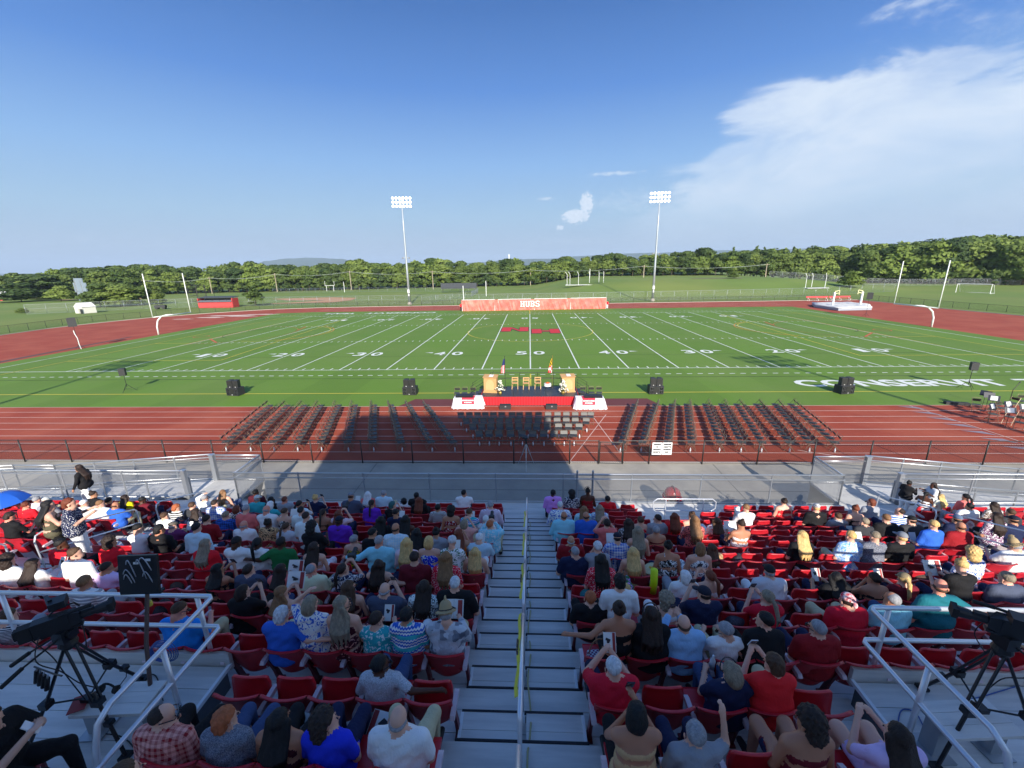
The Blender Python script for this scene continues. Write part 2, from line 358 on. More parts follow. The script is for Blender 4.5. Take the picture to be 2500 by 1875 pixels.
def ln(mb, a, b, w, z):
    a = Vector((a[0], a[1])); b = Vector((b[0], b[1])); d = (b-a).normalized(); n = Vector((-d.y, d.x))*w/2
    mb.add([(a.x-n.x, a.y-n.y, z), (b.x-n.x, b.y-n.y, z), (b.x+n.x, b.y+n.y, z), (a.x+n.x, a.y+n.y, z)], [(0, 1, 2, 3)])
def arc(mb, c, r, a0, a1, w, z, n=48, ry=None):
    ry = ry or r; P = [(c[0]+r*math.cos(R(a0+(a1-a0)*i/n)), c[1]+ry*math.sin(R(a0+(a1-a0)*i/n))) for i in range(n+1)]
    for p, q in zip(P[:-1], P[1:]): ln(mb, p, q, w, z)
lines('start_marks', mpink, lambda mb, z: [ln(mb, (24.9, -11.1), (25.7, -19.5), .06, z+.004), ln(mb, (1.9, -19.5), (4.8, -12.8), .045, z+.004), ln(mb, (3.9, -13.1), (4.5, -18.6), .045, z+.004), ln(mb, (13.5, -18.2), (16.5, -19.6), .07, z+.004)])
def tris(mb, z):
    for i in range(8):
        y = -11.2-1.067*i; x = 24.3-.0*i-i*.02; mb.add([(x-.3, y-.05, z), (x+1.0, y-.8, z), (x+.75, y-.15, z)], [(0, 1, 2)])
lines('exchange_triangles', mat('grey_violet', (.24, .19, .22), .8), tris, .017)
def yel(mb, z):
    ln(mb, (-57, -7.85), (57, -7.85), .11, z); arc(mb, (0, 24.4), 9.25, 0, 360, .1, z, 72)
    for s in (-1, 1):
        ln(mb, (s*51.0, -8), (s*51.0, 56), .1, z); ln(mb, (s*46.0, 10), (s*46.0, 40), .09, z)
        ln(mb, (s*51, 4.9), (s*33.5, 4.9), .1, z); ln(mb, (s*33.5, 4.9), (s*36.2, 43.5), .1, z); ln(mb, (s*51, 43.5), (s*36.2, 43.5), .1, z)
        ln(mb, (s*51, 16.2), (s*45.9, 16.2), .1, z)
        arc(mb, (s*39.5, 25), 8.0, 90 if s < 0 else 90, -90 if s < 0 else 270, .1, z, 30)
    ln(mb, (0, -2), (0, -7.8), .12, z); ln(mb, (0, 48.9), (0, 56), .12, z)
lines('yellow_soccer_lines', myel, yel, .020)
def redl(mb, z):
    for s in (-1, 1):
        arc(mb, (s*45.6, 24.5), 8.8, 90 if s < 0 else 90, -90 if s < 0 else 270, .07, z, 30); ln(mb, (s*45.8, 15), (s*45.8, 34), .07, z)
        ln(mb, (s*42.6, 16.5), (s*46.0, 19.8), .25, z); ln(mb, (s*38.3, 32), (s*37.4, 27.5), .22, z); arc(mb, (s*49.0, 22), 1.0, 0, 360, .12, z, 20)
lines('red_lacrosse_lines', mredl, redl, .024)
lines('orange_arc', mora, lambda mb, z: [arc(mb, (s*39.3, 25), 8.3, 60 if s < 0 else 120, -60 if s < 0 else 240, .12, z, 20) for s in (-1, 1)], .026)
def blk(mb, z):
    ln(mb, (-57, -3.3), (57, -3.3), .08, z); ln(mb, (-57, 6.3), (57, 6.3), .05, z)
    for s in (-1, 1): arc(mb, (s*41.5, 25), 5.2, -60 if s > 0 else 240, 60 if s > 0 else 120, .1, z, 16)
lines('turf_seams', mblk, blk, .016)
def flat_text(txt, size, w, x, y, rz, m, name, bold=.05, z=.019):
    me = text_mesh(txt, size, w, None, bold=bold); me.materials.append(m)
    o = ob(name, me, loc=(x, y, z), rot=(0, 0, rz)); return tag(o, kind='structure')
for k in range(-4, 5):
    n = str(50-abs(k)*10)
    for d, sx in ((n[0], -1), (n[1], 1)):
        flat_text(d, 1.83, .8 if d == '1' else 1.25, k*2*U+sx*.98, 6.74, 0, mwhite, 'yard_number', .035)
        flat_text(d, 1.83, .8 if d == '1' else 1.25, k*2*U-sx*.98, 42.05, math.pi, mwhite, 'yard_number', .035)
    if k:
        s = 1 if k > 0 else -1
        mb = MB(); x = k*2*U+s*1.9
        for y in (8.15, 40.9): mb.add([(x, y-.22, .019), (x+s*.95, y, .019), (x, y+.22, .019)], [(0, 1, 2) if s > 0 else (0, 2, 1)])
        struct(mb, 'yard_arrow', mwhite)
flat_text('CONSERVIT', 1.95, 15.6, 28.7, -6.5, 0, mwhite, 'sideline_lettering', .06)
flat_text('T', 1.95, 1.7, 38.9, -6.5, 0, mwhite, 'sideline_lettering', .06)
flat_text('CONSERVIT', 1.95, 15.6, -28.4, 54.9, math.pi, mwhite, 'sideline_lettering', .06)
flat_text('TEAM', 1.95, 6.5, -41.8, 54.9, math.pi, mwhite, 'sideline_lettering', .06)
def nh(mb, z, dx=0, dy=0):
    def P(pts, ox, oy): mb.poly([(x+ox+dx, y+oy+dy) for x, y in pts], z+len(mb.f)*.0003)
    P([(0, 0), (1.45, 0), (1.45, 4.3), (0, 4.3)], -4.35, 24.3); P([(2.75, 0), (4.1, 0), (4.1, 4.3), (2.75, 4.3)], -4.35, 24.3)
    P([(1.45, 4.2), (2.75, 1.3), (2.75, .1), (1.45, 3.0)], -4.35, 24.3)
    P([(0, 0), (1.45, 0), (1.45, 4.3), (0, 4.3)], .25, 22.1); P([(2.7, 0), (4.15, 0), (4.15, 4.3), (2.7, 4.3)], .25, 22.1); P([(1.45, 1.75), (2.7, 1.75), (2.7, 2.6), (1.45, 2.6)], .25, 22.1)
lines('logo_shadow', mblk, lambda mb, z: (nh(mb, z, -.12, -.4), nh(mb, z, .1, .3)), .018)
lines('field_logo', mlogo, lambda mb, z: nh(mb, z), .026)
# baseball infield, dirt strips and far paths
mdirt = mat('infield_dirt', (.42, .22, .11), .95, var=.15, vs=.3)
mb = MB(); mb.poly([(-82.5, 85.5), (-60, 87.5), (-57, 96), (-60, 108), (-71, 113.5), (-91, 109), (-80, 100), (-66, 97.5), (-74, 89.5)], .02)
mb.poly([(-190, 118), (-150, 121), (-150, 125), (-190, 121)], .02)
struct(mb, 'infield', mdirt, label='tan dirt of the baseball infield')
mb = MB(); mb.poly([(60, 126), (78, 124), (80, 128), (64, 131)], 0); mb.v = [(x, y, terr(x, y)+.06) for x, y, z in mb.v]; struct(mb, 'practice_dirt', mat('worn_grass', (.2, .17, .1), .95, var=.2))
# blue ridge, far
ridge = [(-900, 668), (-300, 672), (0, 668), (300, 664), (480, 657), (560, 649), (620, 645), (650, 637), (700, 631), (760, 629), (830, 632), (880, 641), (960, 646), (1050, 647), (1180, 640), (1240, 633), (1340, 632), (1420, 625), (1500, 620), (1600, 617), (1680, 615), (1760, 611), (1900, 609), (1990, 606), (2060, 612), (2200, 612), (2500, 606), (3000, 590), (3600, 590), (4400, 600)]
mb = MB(); RD = 5200; rows = []
PX = []
for i in range(len(ridge)-1):
    (x0, y0), (x1, y1) = ridge[i], ridge[i+1]
    for j in range(8):
        tt = j/8; PX.append((x0+(x1-x0)*tt, y0+(y1-y0)*(tt*tt*(3-2*tt))+random.uniform(-.5, .5)))
for x, y in PX:
    d = ray(x, y); d = d/d.y; top = CAMP+d*RD; rows.append(top)
prof = [(-900, .0), (-600, .25), (-300, .62), (-90, .94), (0, 1), (200, .8), (900, 0)]
for top in rows:
    for dy, h in prof: mb.v.append((top.x*(1+dy/RD), top.y+dy, max(-2, top.z*h)))
k = len(prof)
for i in range(len(rows)-1):
    for j in range(k-1): mb.f.append((i*k+j, (i+1)*k+j, (i+1)*k+j+1, i*k+j+1)); mb.m.append(0)
struct(mb, 'far_ridge', mat('ridge_forest', (.045, .075, .035), .95, var=.2, vs=.004), smooth=True, label='long wooded ridge blue with distance')
# haze
mh = bpy.data.materials.new('haze'); mh.use_nodes = True; t = mh.node_tree; t.nodes.clear()
pv = N(t, 'ShaderNodeVolumePrincipled'); pv.inputs['Color'].default_value = (.62, .78, 1, 1); pv.inputs['Density'].default_value = 1.2e-4; pv.inputs['Anisotropy'].default_value = 0.0
mo = N(t, 'ShaderNodeOutputMaterial'); t.links.new(pv.outputs[0], mo.inputs['Volume'])
mb = MB(); mb.box((0, 4550, 134), (19000, 10000, 280)); tag(build(mb, 'haze', mh), kind='stuff')
# ------------------------------------------------------------------ fences
mblack = mat('black_vinyl', (.018, .018, .017), .5, var=.2, vs=6)
mgalv = mat('galvanised', (.42, .44, .46), .42, .7, var=.12, vs=6)
mwire = mat('galv_wire', (.36, .37, .38), .45, .6)
malu = mat('aluminium', (.56, .58, .60), .38, .8, var=.10, vs=3, stretch=(1, 6, 6))
def link_mesh(mb, a, b, z0a, z0b, h, p, w):
    """chain link from ground point a to b (xy), bottoms z0a/z0b, height h, cell p, wire w (three-sided wires)"""
    a = Vector((a[0], a[1], z0a)); b = Vector((b[0], b[1], z0b)); L = (b-a).length; d = (b-a)/L
    n = Vector((-d.y, d.x, 0)).normalized(); up = Vector((0, 0, 1))
    for s in (1, -1):
        u = -h
        while u < L:
            u0, u1 = (u, u+h) if s > 0 else (u+h, u)
            p0, p1 = [u0, 0.0], [u1, h]
            def clip(q, r):
                for lim, sg in ((0, 1), (L, -1)):
                    if sg*(q[0]-lim) < 0:
                        tt = (lim-q[0])/(r[0]-q[0]); q = [lim, q[1]+(r[1]-q[1])*tt]
                return q
            q0 = clip(p0, p1); q1 = clip(p1, p0)
            if abs(q1[1]-q0[1]) > .01:
                P0 = a+d*q0[0]+up*q0[1]; P1 = a+d*q1[0]+up*q1[1]; e = (P1-P0).normalized().cross(n)
                o3 = [e*w*.5-n*w*.3, -e*w*.5-n*w*.3, n*w*.6]
                i = len(mb.v); mb.v += [tuple(P0+o) for o in o3]+[tuple(P1+o) for o in o3]
                mb.f += [(i, i+1, i+4, i+3), (i+1, i+2, i+5, i+4), (i+2, i, i+3, i+5)]; mb.m += [0]*3
            u += p
PO = {}
def post_mesh(r, h, m):
    k = (r, h, m.name)
    if k not in PO:
        mb = MB(); mb.tube([(0, 0, 0), (0, 0, h)], r, 8); mb.lathe([(r*1.25, h), (r*1.2, h+r*.6), (.004, h+r*1.3)], n=8); PO[k] = mb.mesh('fence_post', m, True)
    return PO[k]
def fence(name, label, pts, h, posts, m, cell, wire, r=.03, bottom=True, mid=False, group=None, tf=None, wm=None):
    """pts polyline; posts: spacing or list of x"""
    root = thing(name, label, 'fence', (pts[0][0], pts[0][1], 0), group=group); o = Vector((pts[0][0], pts[0][1], 0))
    tz = tf or (lambda x, y: 0.0)
    rl = MB(); lk = MB()
    for (x0, y0), (x1, y1) in zip(pts[:-1], pts[1:]):
        L = math.hypot(x1-x0, y1-y0); n = max(1, round(L/posts)) if not isinstance(posts, list) else 1
        xsn = [i/n for i in range(n+1)] if not isinstance(posts, list) else sorted([0, 1]+[(q-x0)/(x1-x0) for q in posts if min(x0, x1) < q < max(x0, x1)])
        for t0, t1 in zip(xsn[:-1], xsn[1:]):
            a = (x0+(x1-x0)*t0-o.x, y0+(y1-y0)*t0-o.y); b = (x0+(x1-x0)*t1-o.x, y0+(y1-y0)*t1-o.y)
            za, zb = tz(a[0]+o.x, a[1]+o.y), tz(b[0]+o.x, b[1]+o.y)
            rl.tube([(a[0], a[1], za+h), (b[0], b[1], zb+h)], r*.7, 6)
            if bottom: rl.tube([(a[0], a[1], za+.06), (b[0], b[1], zb+.06)], r*.45, 5)
            if mid: rl.tube([(a[0], a[1], za+h*.55), (b[0], b[1], zb+h*.55)], r*.6, 5)
            if cell: link_mesh(lk, a, b, za+.05, zb+.05, h-.06, cell, wire)
        for tt in xsn[:-1] if (x1, y1) != pts[-1] else xsn:
            x, y = x0+(x1-x0)*tt, y0+(y1-y0)*tt
            ob('post', post_mesh(r, h, m), root, (x-o.x, y-o.y, tz(x, y)))
    build(rl, 'rail', m, root)
    if cell: build(lk, 'chain_link', wm or m, root)
    return root
pl = [-60+2.5*i for i in range(0, 18)]
FL = [-55.8+2.5*i for i in range(21)]+[-3.3, -.85, 1.83]
fence('track_fence', 'low black chain link fence along the near edge of the track, left of the gate', [(-60, -19.8), (3.2, -19.8)], 1.2, FL, mblack, .105, .006)
fence('track_fence', 'low black chain link fence along the near edge of the track, right of the gate', [(4.36, -19.8), (60, -19.8)], 1.2, [5.6, 8.1]+[10.65+2.55*i for i in range(19)], mblack, .105, .006)
g = thing('fence_gate', 'black framed chain link gate leaf in the low track fence', 'gate', (3.25, -19.85, 0), R(-3))
mb = MB()
for a, b in (((0, 0, .08), (0, 0, 1.16)), ((1.05, 0, .08), (1.05, 0, 1.16)), ((0, 0, .08), (1.05, 0, .08)), ((0, 0, 1.16), (1.05, 0, 1.16))): mb.tube([a, b], .024, 6)
build(mb, 'gate_frame', mblack, g); mb = MB(); link_mesh(mb, (0, 0), (1.05, 0), .08, .08, 1.08, .09, .007); build(mb, 'chain_link', mblack, g)
mb = MB(); mb.box((1.03, 0, .75), (.06, .08, .12)); mb.tube([(1.0, -.03, .8), (1.12, -.03, .78)], .012, 6); build(mb, 'latch', mblack, g)
fo = [(x*1.012, y*1.0+1.0) for x, y in LO]
fence('boundary_fence', 'low black fence curving round the far left end of the track', [(-70, -16.5), (-80, -7), (-86.5, 5), (-88, 16), (-87.9, 29), (-88.6, 38), (-88, 46), (-79, 60.2), (-69, 67.6), (-56.5, 71.9), (-40, 72.9), (-20, 73.2)], 1.2, 3.0, mblack, .22, .012)
fence('boundary_fence', 'low black fence behind the banner and along the far right side of the track', [(-19, 73.2), (0, 73.6), (30, 74), (60, 74.4), (84.5, 74.6), (85.5, 61), (85.5, 48), (87, 36), (88, 20), (86, 5)], 1.2, 3.0, mblack, .22, .012)
fence('ball_field_fence', 'tall grey chain link fence of the ball field beyond the banner', [(-30, 79), (-10, 79.5), (10, 80), (40, 82), (74, 86), (110, 96)], 2.4, 4.0, mgalv, .4, .012, mid=False, tf=terr)
fence('ball_field_fence', 'tall grey chain link fence beside the dugout and infield', [(-125, 62), (-106, 74), (-91, 79), (-60, 80), (-30, 79)], 2.4, 4.0, mgalv, .4, .012, mid=True, tf=terr)
fence('outfield_fence', 'far grey outfield fence in front of the tree line', [(-30, 79), (-20, 108), (-20.5, 132), (-45, 146), (-120, 158)], 1.8, 4.5, mgalv, .5, .018, tf=terr)
fence('wood_fence_line', 'grey chain link fence in front of the tall trees on the right', [(92, 132), (112, 124), (150, 118), (200, 112)], 2.2, 4.0, mgalv, .4, .018, tf=terr)

# sign on the fence
mwp = mat('white_paint', (.74, .74, .72), .5, var=.04)
mink = mat('ink_black', (.02, .02, .025), .6)
sg = thing('fence_sign', 'white two panel notice board hung on the low track fence', 'sign', (6.15, -19.86, .55))
for dx in (-.235, .235):
    mb = MB(); mb.box((dx, 0, .28), (.45, .012, .62)); build(mb, 'panel', mwp, sg)
def glyphs(root, txt, size, w, loc, rx, m, name='lettering', bold=.012, rz=0):
    me = text_mesh(txt, size, w, None, bold=bold); me.materials.append(m)
    return ob(name, me, root, loc, (rx, 0, rz))
for dx, rows in ((-.235, ('WELCOME', 'TO', 'MIKE CALLAS', 'STADIUM')), (.235, ('HANDICAPPED', 'PARENT USE', 'OF HOBBLE', 'ONLY'))):
    for i, s in enumerate(rows): glyphs(sg, s, .07, min(.36, .05*len(s)), (dx, -.0075, .46-i*.13), R(90), mink)

# ------------------------------------------------------------------ goal posts
mwg = mat('white_goal', (.80, .80, .78), .4)
def goal(x, label):
    s = 1 if x > 0 else -1
    g = thing('goal_post', label, 'goal post', (x, 24.6, 0))
    mb = MB(); P = [(s*3.0, 0, 0), (s*2.95, 0, 1.3), (s*2.6, 0, 2.2), (s*1.9, 0, 2.8), (s*1.0, 0, 3.02), (0, 0, 3.05)]
    mb.tube(P, .11, 12); build(mb, 'gooseneck', mwg, g, smooth=True)
    mb = MB(); mb.tube([(0, -3.56, 3.05), (0, 3.56, 3.05)], .075, 10); build(mb, 'crossbar', mwg, g, smooth=True)
    for y in (-3.56, 3.56):
        mb = MB(); mb.tube([(0, y, 3.0), (0, y, 9.2)], .06, 10); build(mb, 'upright', mwg, g, smooth=True)
goal(-54.9, 'white gooseneck goal post at the left end of the turf'); goal(54.9, 'white gooseneck goal post at the right end of the turf')

# ------------------------------------------------------------------ stadium lights
mlamp = bpy.data.materials.new('lamp_glow'); mlamp.use_nodes = True; _b = mlamp.node_tree.nodes['Principled BSDF']
_b.inputs['Emission Color'].default_value = (1, .95, .93, 1); _b.inputs['Emission Strength'].default_value = 2.4
mpole = mat('pole_grey', (.40, .44, .47), .45, .55, var=.06)
def light_pole(label, loc, rz):
    g = thing('light_pole', label, 'light pole', loc, rz, 'tall stadium light poles')
    mb = MB(); mb.tube([(0, 0, .7), (0, 0, 9), (0, 0, 18), (0, 0, 26)], [.34, .27, .2, .13], 14); build(mb, 'pole', mpole, g, smooth=True)
    mb = MB(); mb.lathe([(.55, 0), (.55, .35), (.40, .72)], n=14); build(mb, 'base', mconc, g)
    mb = MB(); mb.box((0, -.42, 3.6), (.5, .35, .9)); mb.box((0, -.4, 2.6), (.3, .25, .5)); build(mb, 'control_box', mwp, g)
    mb = MB()
    for i in range(3): mb.bar((-2.3, 0, 24.6+i*.95), (2.3, 0, 24.6+i*.95), .09)
    mb.bar((0, -.02, 24), (0, -.02, 27), .12); build(mb, 'crossarm', mpole, g)
    sh = MB(); q = Matrix.Rotation(R(112), 3, 'X'); sh.lathe([(.06, -.36), (.26, -.16), (.32, 0)], n=12, rot=q); shm = sh.mesh('lamp_shade', mpole, True)
    le = MB(); le.lathe([(.30, .005), (.24, .07), (.05, .10)], n=12, rot=q); lem = le.mesh('lens', mlamp, True)
    for i in range(3):
        for j in range(6):
            p = (-2.15+j*.86, -.25, 24.75+i*.95); o = ob('lamp', shm, g, p); ob('lens', lem, o)
    mb = MB(); mb.bar((-.9, 0, 12.3), (.9, 0, 12.3), .08)
    for s in (-1, 1): mb.lathe([(.05, -.2), (.2, -.05), (.22, .1)], (s*.8, -.1, 12.15), 10, Matrix.Rotation(R(120), 3, 'X'))
    build(mb, 'lower_floodlight', mpole, g)
    return g
light_pole('tall stadium light pole with lit lamps beyond the field, left one', (-32.4, 75.6, 0), R(8))
light_pole('tall stadium light pole with lit lamps beyond the field, right one', (32.8, 77.2, 0), R(-8))
light_pole('tall stadium light pole behind the stands, left of the press box', (-32.4, -46, 0), R(172))
light_pole('tall stadium light pole behind the stands, right of the press box', (33.0, -46, 0), R(188))

# ------------------------------------------------------------------ HUBS banner on four goal frames
mtarp = mat('red_tarp', (.60, .115, .09), .55, var=.10, vs=.9, c2=(.68, .20, .15), c2s=.8)
bn = thing('banner', 'long faded red tarp banner reading HUBS hung over white goal frames', 'banner', (0, 0, 0))
x0, x1 = -15.2, 17.1; ya, yb = 56.3, 58.0
nxx, nzz = 260, 16; mb = MB()
def fold(x, z): return .10*math.sin(x*2.6+1.3*math.sin(x*.7)+(2.45-z)*1.1)+.07*math.sin(x*6.1+z*2.2+math.sin(x*1.7)*2)+.04*math.sin(x*13+z*5)
for j in range(nzz+1):
    for i in range(nxx+1):
        x = x0+(x1-x0)*i/nxx; z = .02+2.38*j/nzz; amp = (1-j/nzz)*.9+.25
        if abs(x-.05) < 2.5: amp *= .45
        sag = .12*abs(math.sin((x-x0)/(x1-x0)*4*math.pi))*(j/nzz)
        mb.v.append((x, ya+(yb-ya)*i/nxx+fold(x, z)*amp-.05, z-sag*.4))
for j in range(nzz):
    for i in range(nxx): mb.f.append((j*(nxx+1)+i, j*(nxx+1)+i+1, (j+1)*(nxx+1)+i+1, (j+1)*(nxx+1)+i)); mb.m.append(0)
build(mb, 'tarp', mtarp, bn, smooth=True)
# slab letters, built as bent-free blocks
LT = {'H': [(0, 0, 1.1, 1), (0, 6, 1.1, 7), (2.4, 0, 3.5, 1), (2.4, 6, 3.5, 7), (.35, 1, 1.3, 6), (2.4, 1, 3.35, 6), (1.3, 3.1, 2.4, 4), (0, 0, 1.6, 1), (0, 6, 1.6, 7), (2.1, 0, 3.6, 1), (2.1, 6, 3.6, 7)],
      'U': [(0, 6, 1.6, 7), (2.1, 6, 3.7, 7), (.35, .8, 1.3, 6), (2.4, .8, 3.35, 6), (.8, 0, 2.9, 1)],
      'B': [(0, 0, 2.8, 1), (0, 6, 2.8, 7), (.35, 1, 1.3, 6), (1.3, 3.1, 2.7, 4), (2.4, .7, 3.4, 3.2), (2.4, 3.9, 3.4, 6.4)],
      'S': [(.7, 0, 2.8, 1), (.7, 6, 2.8, 7), (.1, 3.8, 1.0, 6.4), (2.5, .6, 3.4, 3.2), (.7, 3.0, 2.9, 4), (.1, .3, .9, 2.1), (2.6, 5, 3.4, 6.7)]}
mwt = mat('banner_white', (.78, .74, .68), .6, var=.05)
for i, ch in enumerate('HUBS'):
    mb = MB(); ox = -2.1+i*1.12
    for k, (a, b, c, d) in enumerate(LT[ch]):
        sx, sz = .265, .185; y = 57.0+ox*.05-.26-k*.002
        mb.box((ox+(a+c)/2*sx, y, .75+(b+d)/2*sz), ((c-a)*sx, .02, (d-b)*sz))
    build(mb, 'letter', mwt, bn)
for i in range(4):
    a = x0+(x1-x0)*(i/4)+.1; b = x0+(x1-x0)*((i+1)/4)-.7
    if i == 3: b = x1
    ya_, yb_ = ya+(yb-ya)*((a-x0)/(x1-x0)), ya+(yb-ya)*((b-x0)/(x1-x0))
    mb = MB(); mb.tube([(a, ya_, 0), (a, ya_, 2.46), (b, yb_, 2.46), (b, yb_, 0)], .06, 8)
    for x, y in ((a, ya_), (b, yb_)): mb.tube([(x, y, 2.46), (x, y+1.0, 2.3), (x, y+2.0, .05), (x, y, .05)], .03, 6)
    build(mb, 'goal_frame', mwg, bn)

# ------------------------------------------------------------------ stage
mdeck = mat('stage_deck', (.035, .04, .05), .45, var=.2, vs=2)
mred = mat('skirt_red', (.55, .012, .02), .7, var=.1, vs=3)
mwood = mat('oak', (.52, .30, .12), .5, var=.14, vs=4, stretch=(8, 8, 1))
mbook = mat('black_book', (.015, .016, .02), .45)
st = thing('stage', 'low black stage with red pleated skirt facing the stands', 'stage', (0, 0, 0))
SX0, SX1, SY0, SY1, SH = -3.45, 3.28, -10.7, -8.15, .6
for i in range(3):
    for j in range(2):
        a = SX0+(SX1-SX0)*i/3; b = SX0+(SX1-SX0)*(i+1)/3; c = SY0+(SY1-SY0)*j/2; d = SY0+(SY1-SY0)*(j+1)/2
        mb = MB(); mb.box(((a+b)/2, (c+d)/2, SH-.05), (b-a-.02, d-c-.02, .1)); build(mb, 'deck_panel', mdeck, st)
        for px_, py_ in ((a+.1, c+.1), (b-.1, c+.1), (a+.1, d-.1), (b-.1, d-.1)):
            mb = MB(); mb.tube([(px_, py_, 0), (px_, py_, SH-.1)], .025, 6); build(mb, 'leg', mblack, st)
mb = MB(); n = 220; vs = []
for zz, am in ((.01, 1), (.3, .8), (.595, .35)):
    for i in range(n+1):
        x = SX0+(SX1-SX0)*i/n; vs.append((x, SY0-.05-am*.035*(1+math.sin(i*.98+.5*math.sin(i*.13)))-(.03 if zz < .2 else 0), zz))
mb.add(vs, [(j*(n+1)+i, j*(n+1)+i+1, (j+1)*(n+1)+i+1, (j+1)*(n+1)+i) for j in range(2) for i in range(n)]); build(mb, 'skirt', mred, st, smooth=True)
for s, X in ((-1, SX0-.03), (1, SX1+.03)):
    mb = MB(); mb.box((X, (SY0+SY1)/2, .3), (.04, 2.5, .56)); build(mb, 'side_skirt', mred, st)
mb = MB()
xs_ = [SX0+.45, -1.9, -.8, .5, 1.7, SX1-.45]
for z in (1.66, 1.2): mb.tube([(xs_[0], SY1+.02, z), (xs_[-1], SY1+.02, z)], .018, 6)
for x in xs_: mb.tube([(x, SY1+.02, .55), (x, SY1+.02, 1.66)], .018, 6)
build(mb, 'back_rail', mblack, st)
def steps(label, x, s):
    g = thing('stage_steps', label, 'steps', (x, -9.0, 0))
    for i in range(3):
        mb = MB(); mb.box((s*(.18+i*.28), 0, .5-i*.17), (.28, 1.0, .05)); build(mb, 'tread', mdeck, g)
    mb = MB()
    for y in (-.5, .5):
        mb = MB(); mb.tube([(0, y, .5), (0, y, 1.5), (s*.82, y, 1.0), (s*.82, y, 0)], .018, 6); mb.tube([(0, y, 1.05), (s*.82, y, .55)], .015, 6); build(mb, 'handrail', mblack, g)
steps('black steps with handrail at the left end of the stage', SX0-.02, -1); steps('black steps with handrail at the right end of the stage', SX1+.02, 1)
def podium(label, loc, s):
    g = thing('lectern', label, 'lectern', loc, R(8)*s)
    mb = MB(); mb.prism([(-.28, .08), (.28, .08), (.24, 1.16), (-.24, 1.08)], 'x', -.46, .46); build(mb, 'cabinet', mwood, g)
    mb = MB(); mb.box((0, 0, .04), (1.02, .66, .08)); build(mb, 'plinth', mwood, g)
    mb = MB(); mb.box((0, .01, 1.15), (1.04, .62, .04), Matrix.Rotation(R(9), 3, 'X')); build(mb, 'reading_top', mwood, g)
    mp = mat('oak_light', (.60, .38, .17), .5, var=.08)
    pts = [(-.3, .2), (.3, .2), (.3, .6)]+[(.3*math.cos(a/8*math.pi), .62+.34*math.sin(a/8*math.pi)) for a in range(9)]+[(-.3, .6)]
    mb = MB(); mb.add([(x, -.305-.0*z+.03*z, z) for x, z in pts]+[(x, -.32+.03*z, z) for x, z in pts], [tuple(range(len(pts), 2*len(pts)))]+[(i, (i+1) % len(pts), len(pts)+(i+1) % len(pts), len(pts)+i) for i in range(len(pts))]); build(mb, 'arched_panel', mp, g)
    mb = MB(); mb.tube([(-s*.1, .05, 1.16), (-s*.15, 0, 1.4), (-s*.22, -.12, 1.52)], .008, 6); mb.tube([(-s*.22, -.12, 1.52), (-s*.26, -.17, 1.55)], .022, 8); build(mb, 'microphone', mblack, g)
    mb = MB(); mb.box((.05, .02, 1.185), (.3, .4, .01), Matrix.Rotation(R(9), 3, 'X')); build(mb, 'papers', mwp, g)
podium('oak lectern with arched front on the left side of the stage', (-2.85, -9.5, SH), -1)
podium('oak lectern with arched front on the right side of the stage', (2.62, -9.45, SH), 1)
mpet = mat('petal_white', (.80, .78, .66), .7, var=.08); mleaf0 = mat('bouquet_leaf', (.05, .10, .03), .7, var=.2); mgold = mat('vase', (.45, .3, .08), .3, .7)
def flowers(label, loc, seed):
    rnd = random.Random(seed); g = thing('flower_arrangement', label, 'flowers', loc)
    mb = MB(); mb.lathe([(.09, 0), (.14, .12), (.10, .2), (.12, .24)], n=12); build(mb, 'vase', mgold, g)
    fl = MB(); lf = MB()
    bl = MB()
    for a in range(6):
        an = a*math.pi/3; bl.add([(0, 0, .02), (.05*math.cos(an-.5), .05*math.sin(an-.5), .03), (.065*math.cos(an), .065*math.sin(an), 0), (.05*math.cos(an+.5), .05*math.sin(an+.5), .03)], [(0, 1, 2, 3)])
    bl.lathe([(.02, -.02), (.045, .01), (.01, .04)], n=6); bme = bl.mesh('bloom', mpet)
    for i in range(46):
        a = rnd.uniform(0, 6.28); u = rnd.uniform(0, 1)**.6; z = .25+.75*rnd.random()**1.2; rad = (.36-.3*(z-.25)/.75)*u+.02
        P = Vector((rad*math.cos(a), rad*math.sin(a), z)); 
        o = ob('bloom', bme, g, P, (rnd.uniform(-1, 1), rnd.uniform(-1, 1), a)); o.scale = (1.1,)*3
        lf.tube([(0, 0, .2), (P.x*.6, P.y*.6, .2+(z-.2)*.6), P], .006, 3)
        q = Vector((rnd.uniform(-1, 1), rnd.uniform(-1, 1), rnd.uniform(-.3, 1))).normalized()*.1; w = q.orthogonal().normalized()*.03
        lf.add([P-q*.2, P+q*.5+w, P+q*1.2, P+q*.5-w], [(0, 1, 2, 3)])
    build(lf, 'stems', mleaf0, g)
flowers('white flower arrangement before the left oak lectern', (-2.15, -10.15, SH), 1); flowers('white flower arrangement before the right oak lectern', (2.25, -10.15, SH), 2)
def wood_chair(label, loc, rz):
    g = thing('wooden_chair', label, 'chair', loc, rz, 'wooden chairs on the stage')
    for s in (-1, 1):
        mb = MB(); mb.bar((s*.21, -.22, 0), (s*.21, .2, .82), .04, .03); build(mb, 'leg', mwood, g)
        mb = MB(); mb.bar((s*.18, .25, 0), (s*.18, -.2, .45), .04, .03); build(mb, 'leg', mwood, g)
    mb = MB(); mb.box((0, 0, .45), (.4, .4, .03)); build(mb, 'seat', mwood, g)
    for z in (.62, .78):
        mb = MB(); mb.box((0, .17+(z-.62)*.25, z), (.46, .02, .09)); build(mb, 'back_slat', mwood, g)
wood_chair('wooden folding chair on stage, left of the three', (-1.15, -8.75, SH), R(180)*0); wood_chair('wooden folding chair on stage, middle of the three', (-.33, -8.8, SH), 0); wood_chair('wooden folding chair on stage, right of the three', (.52, -8.75, SH), 0)
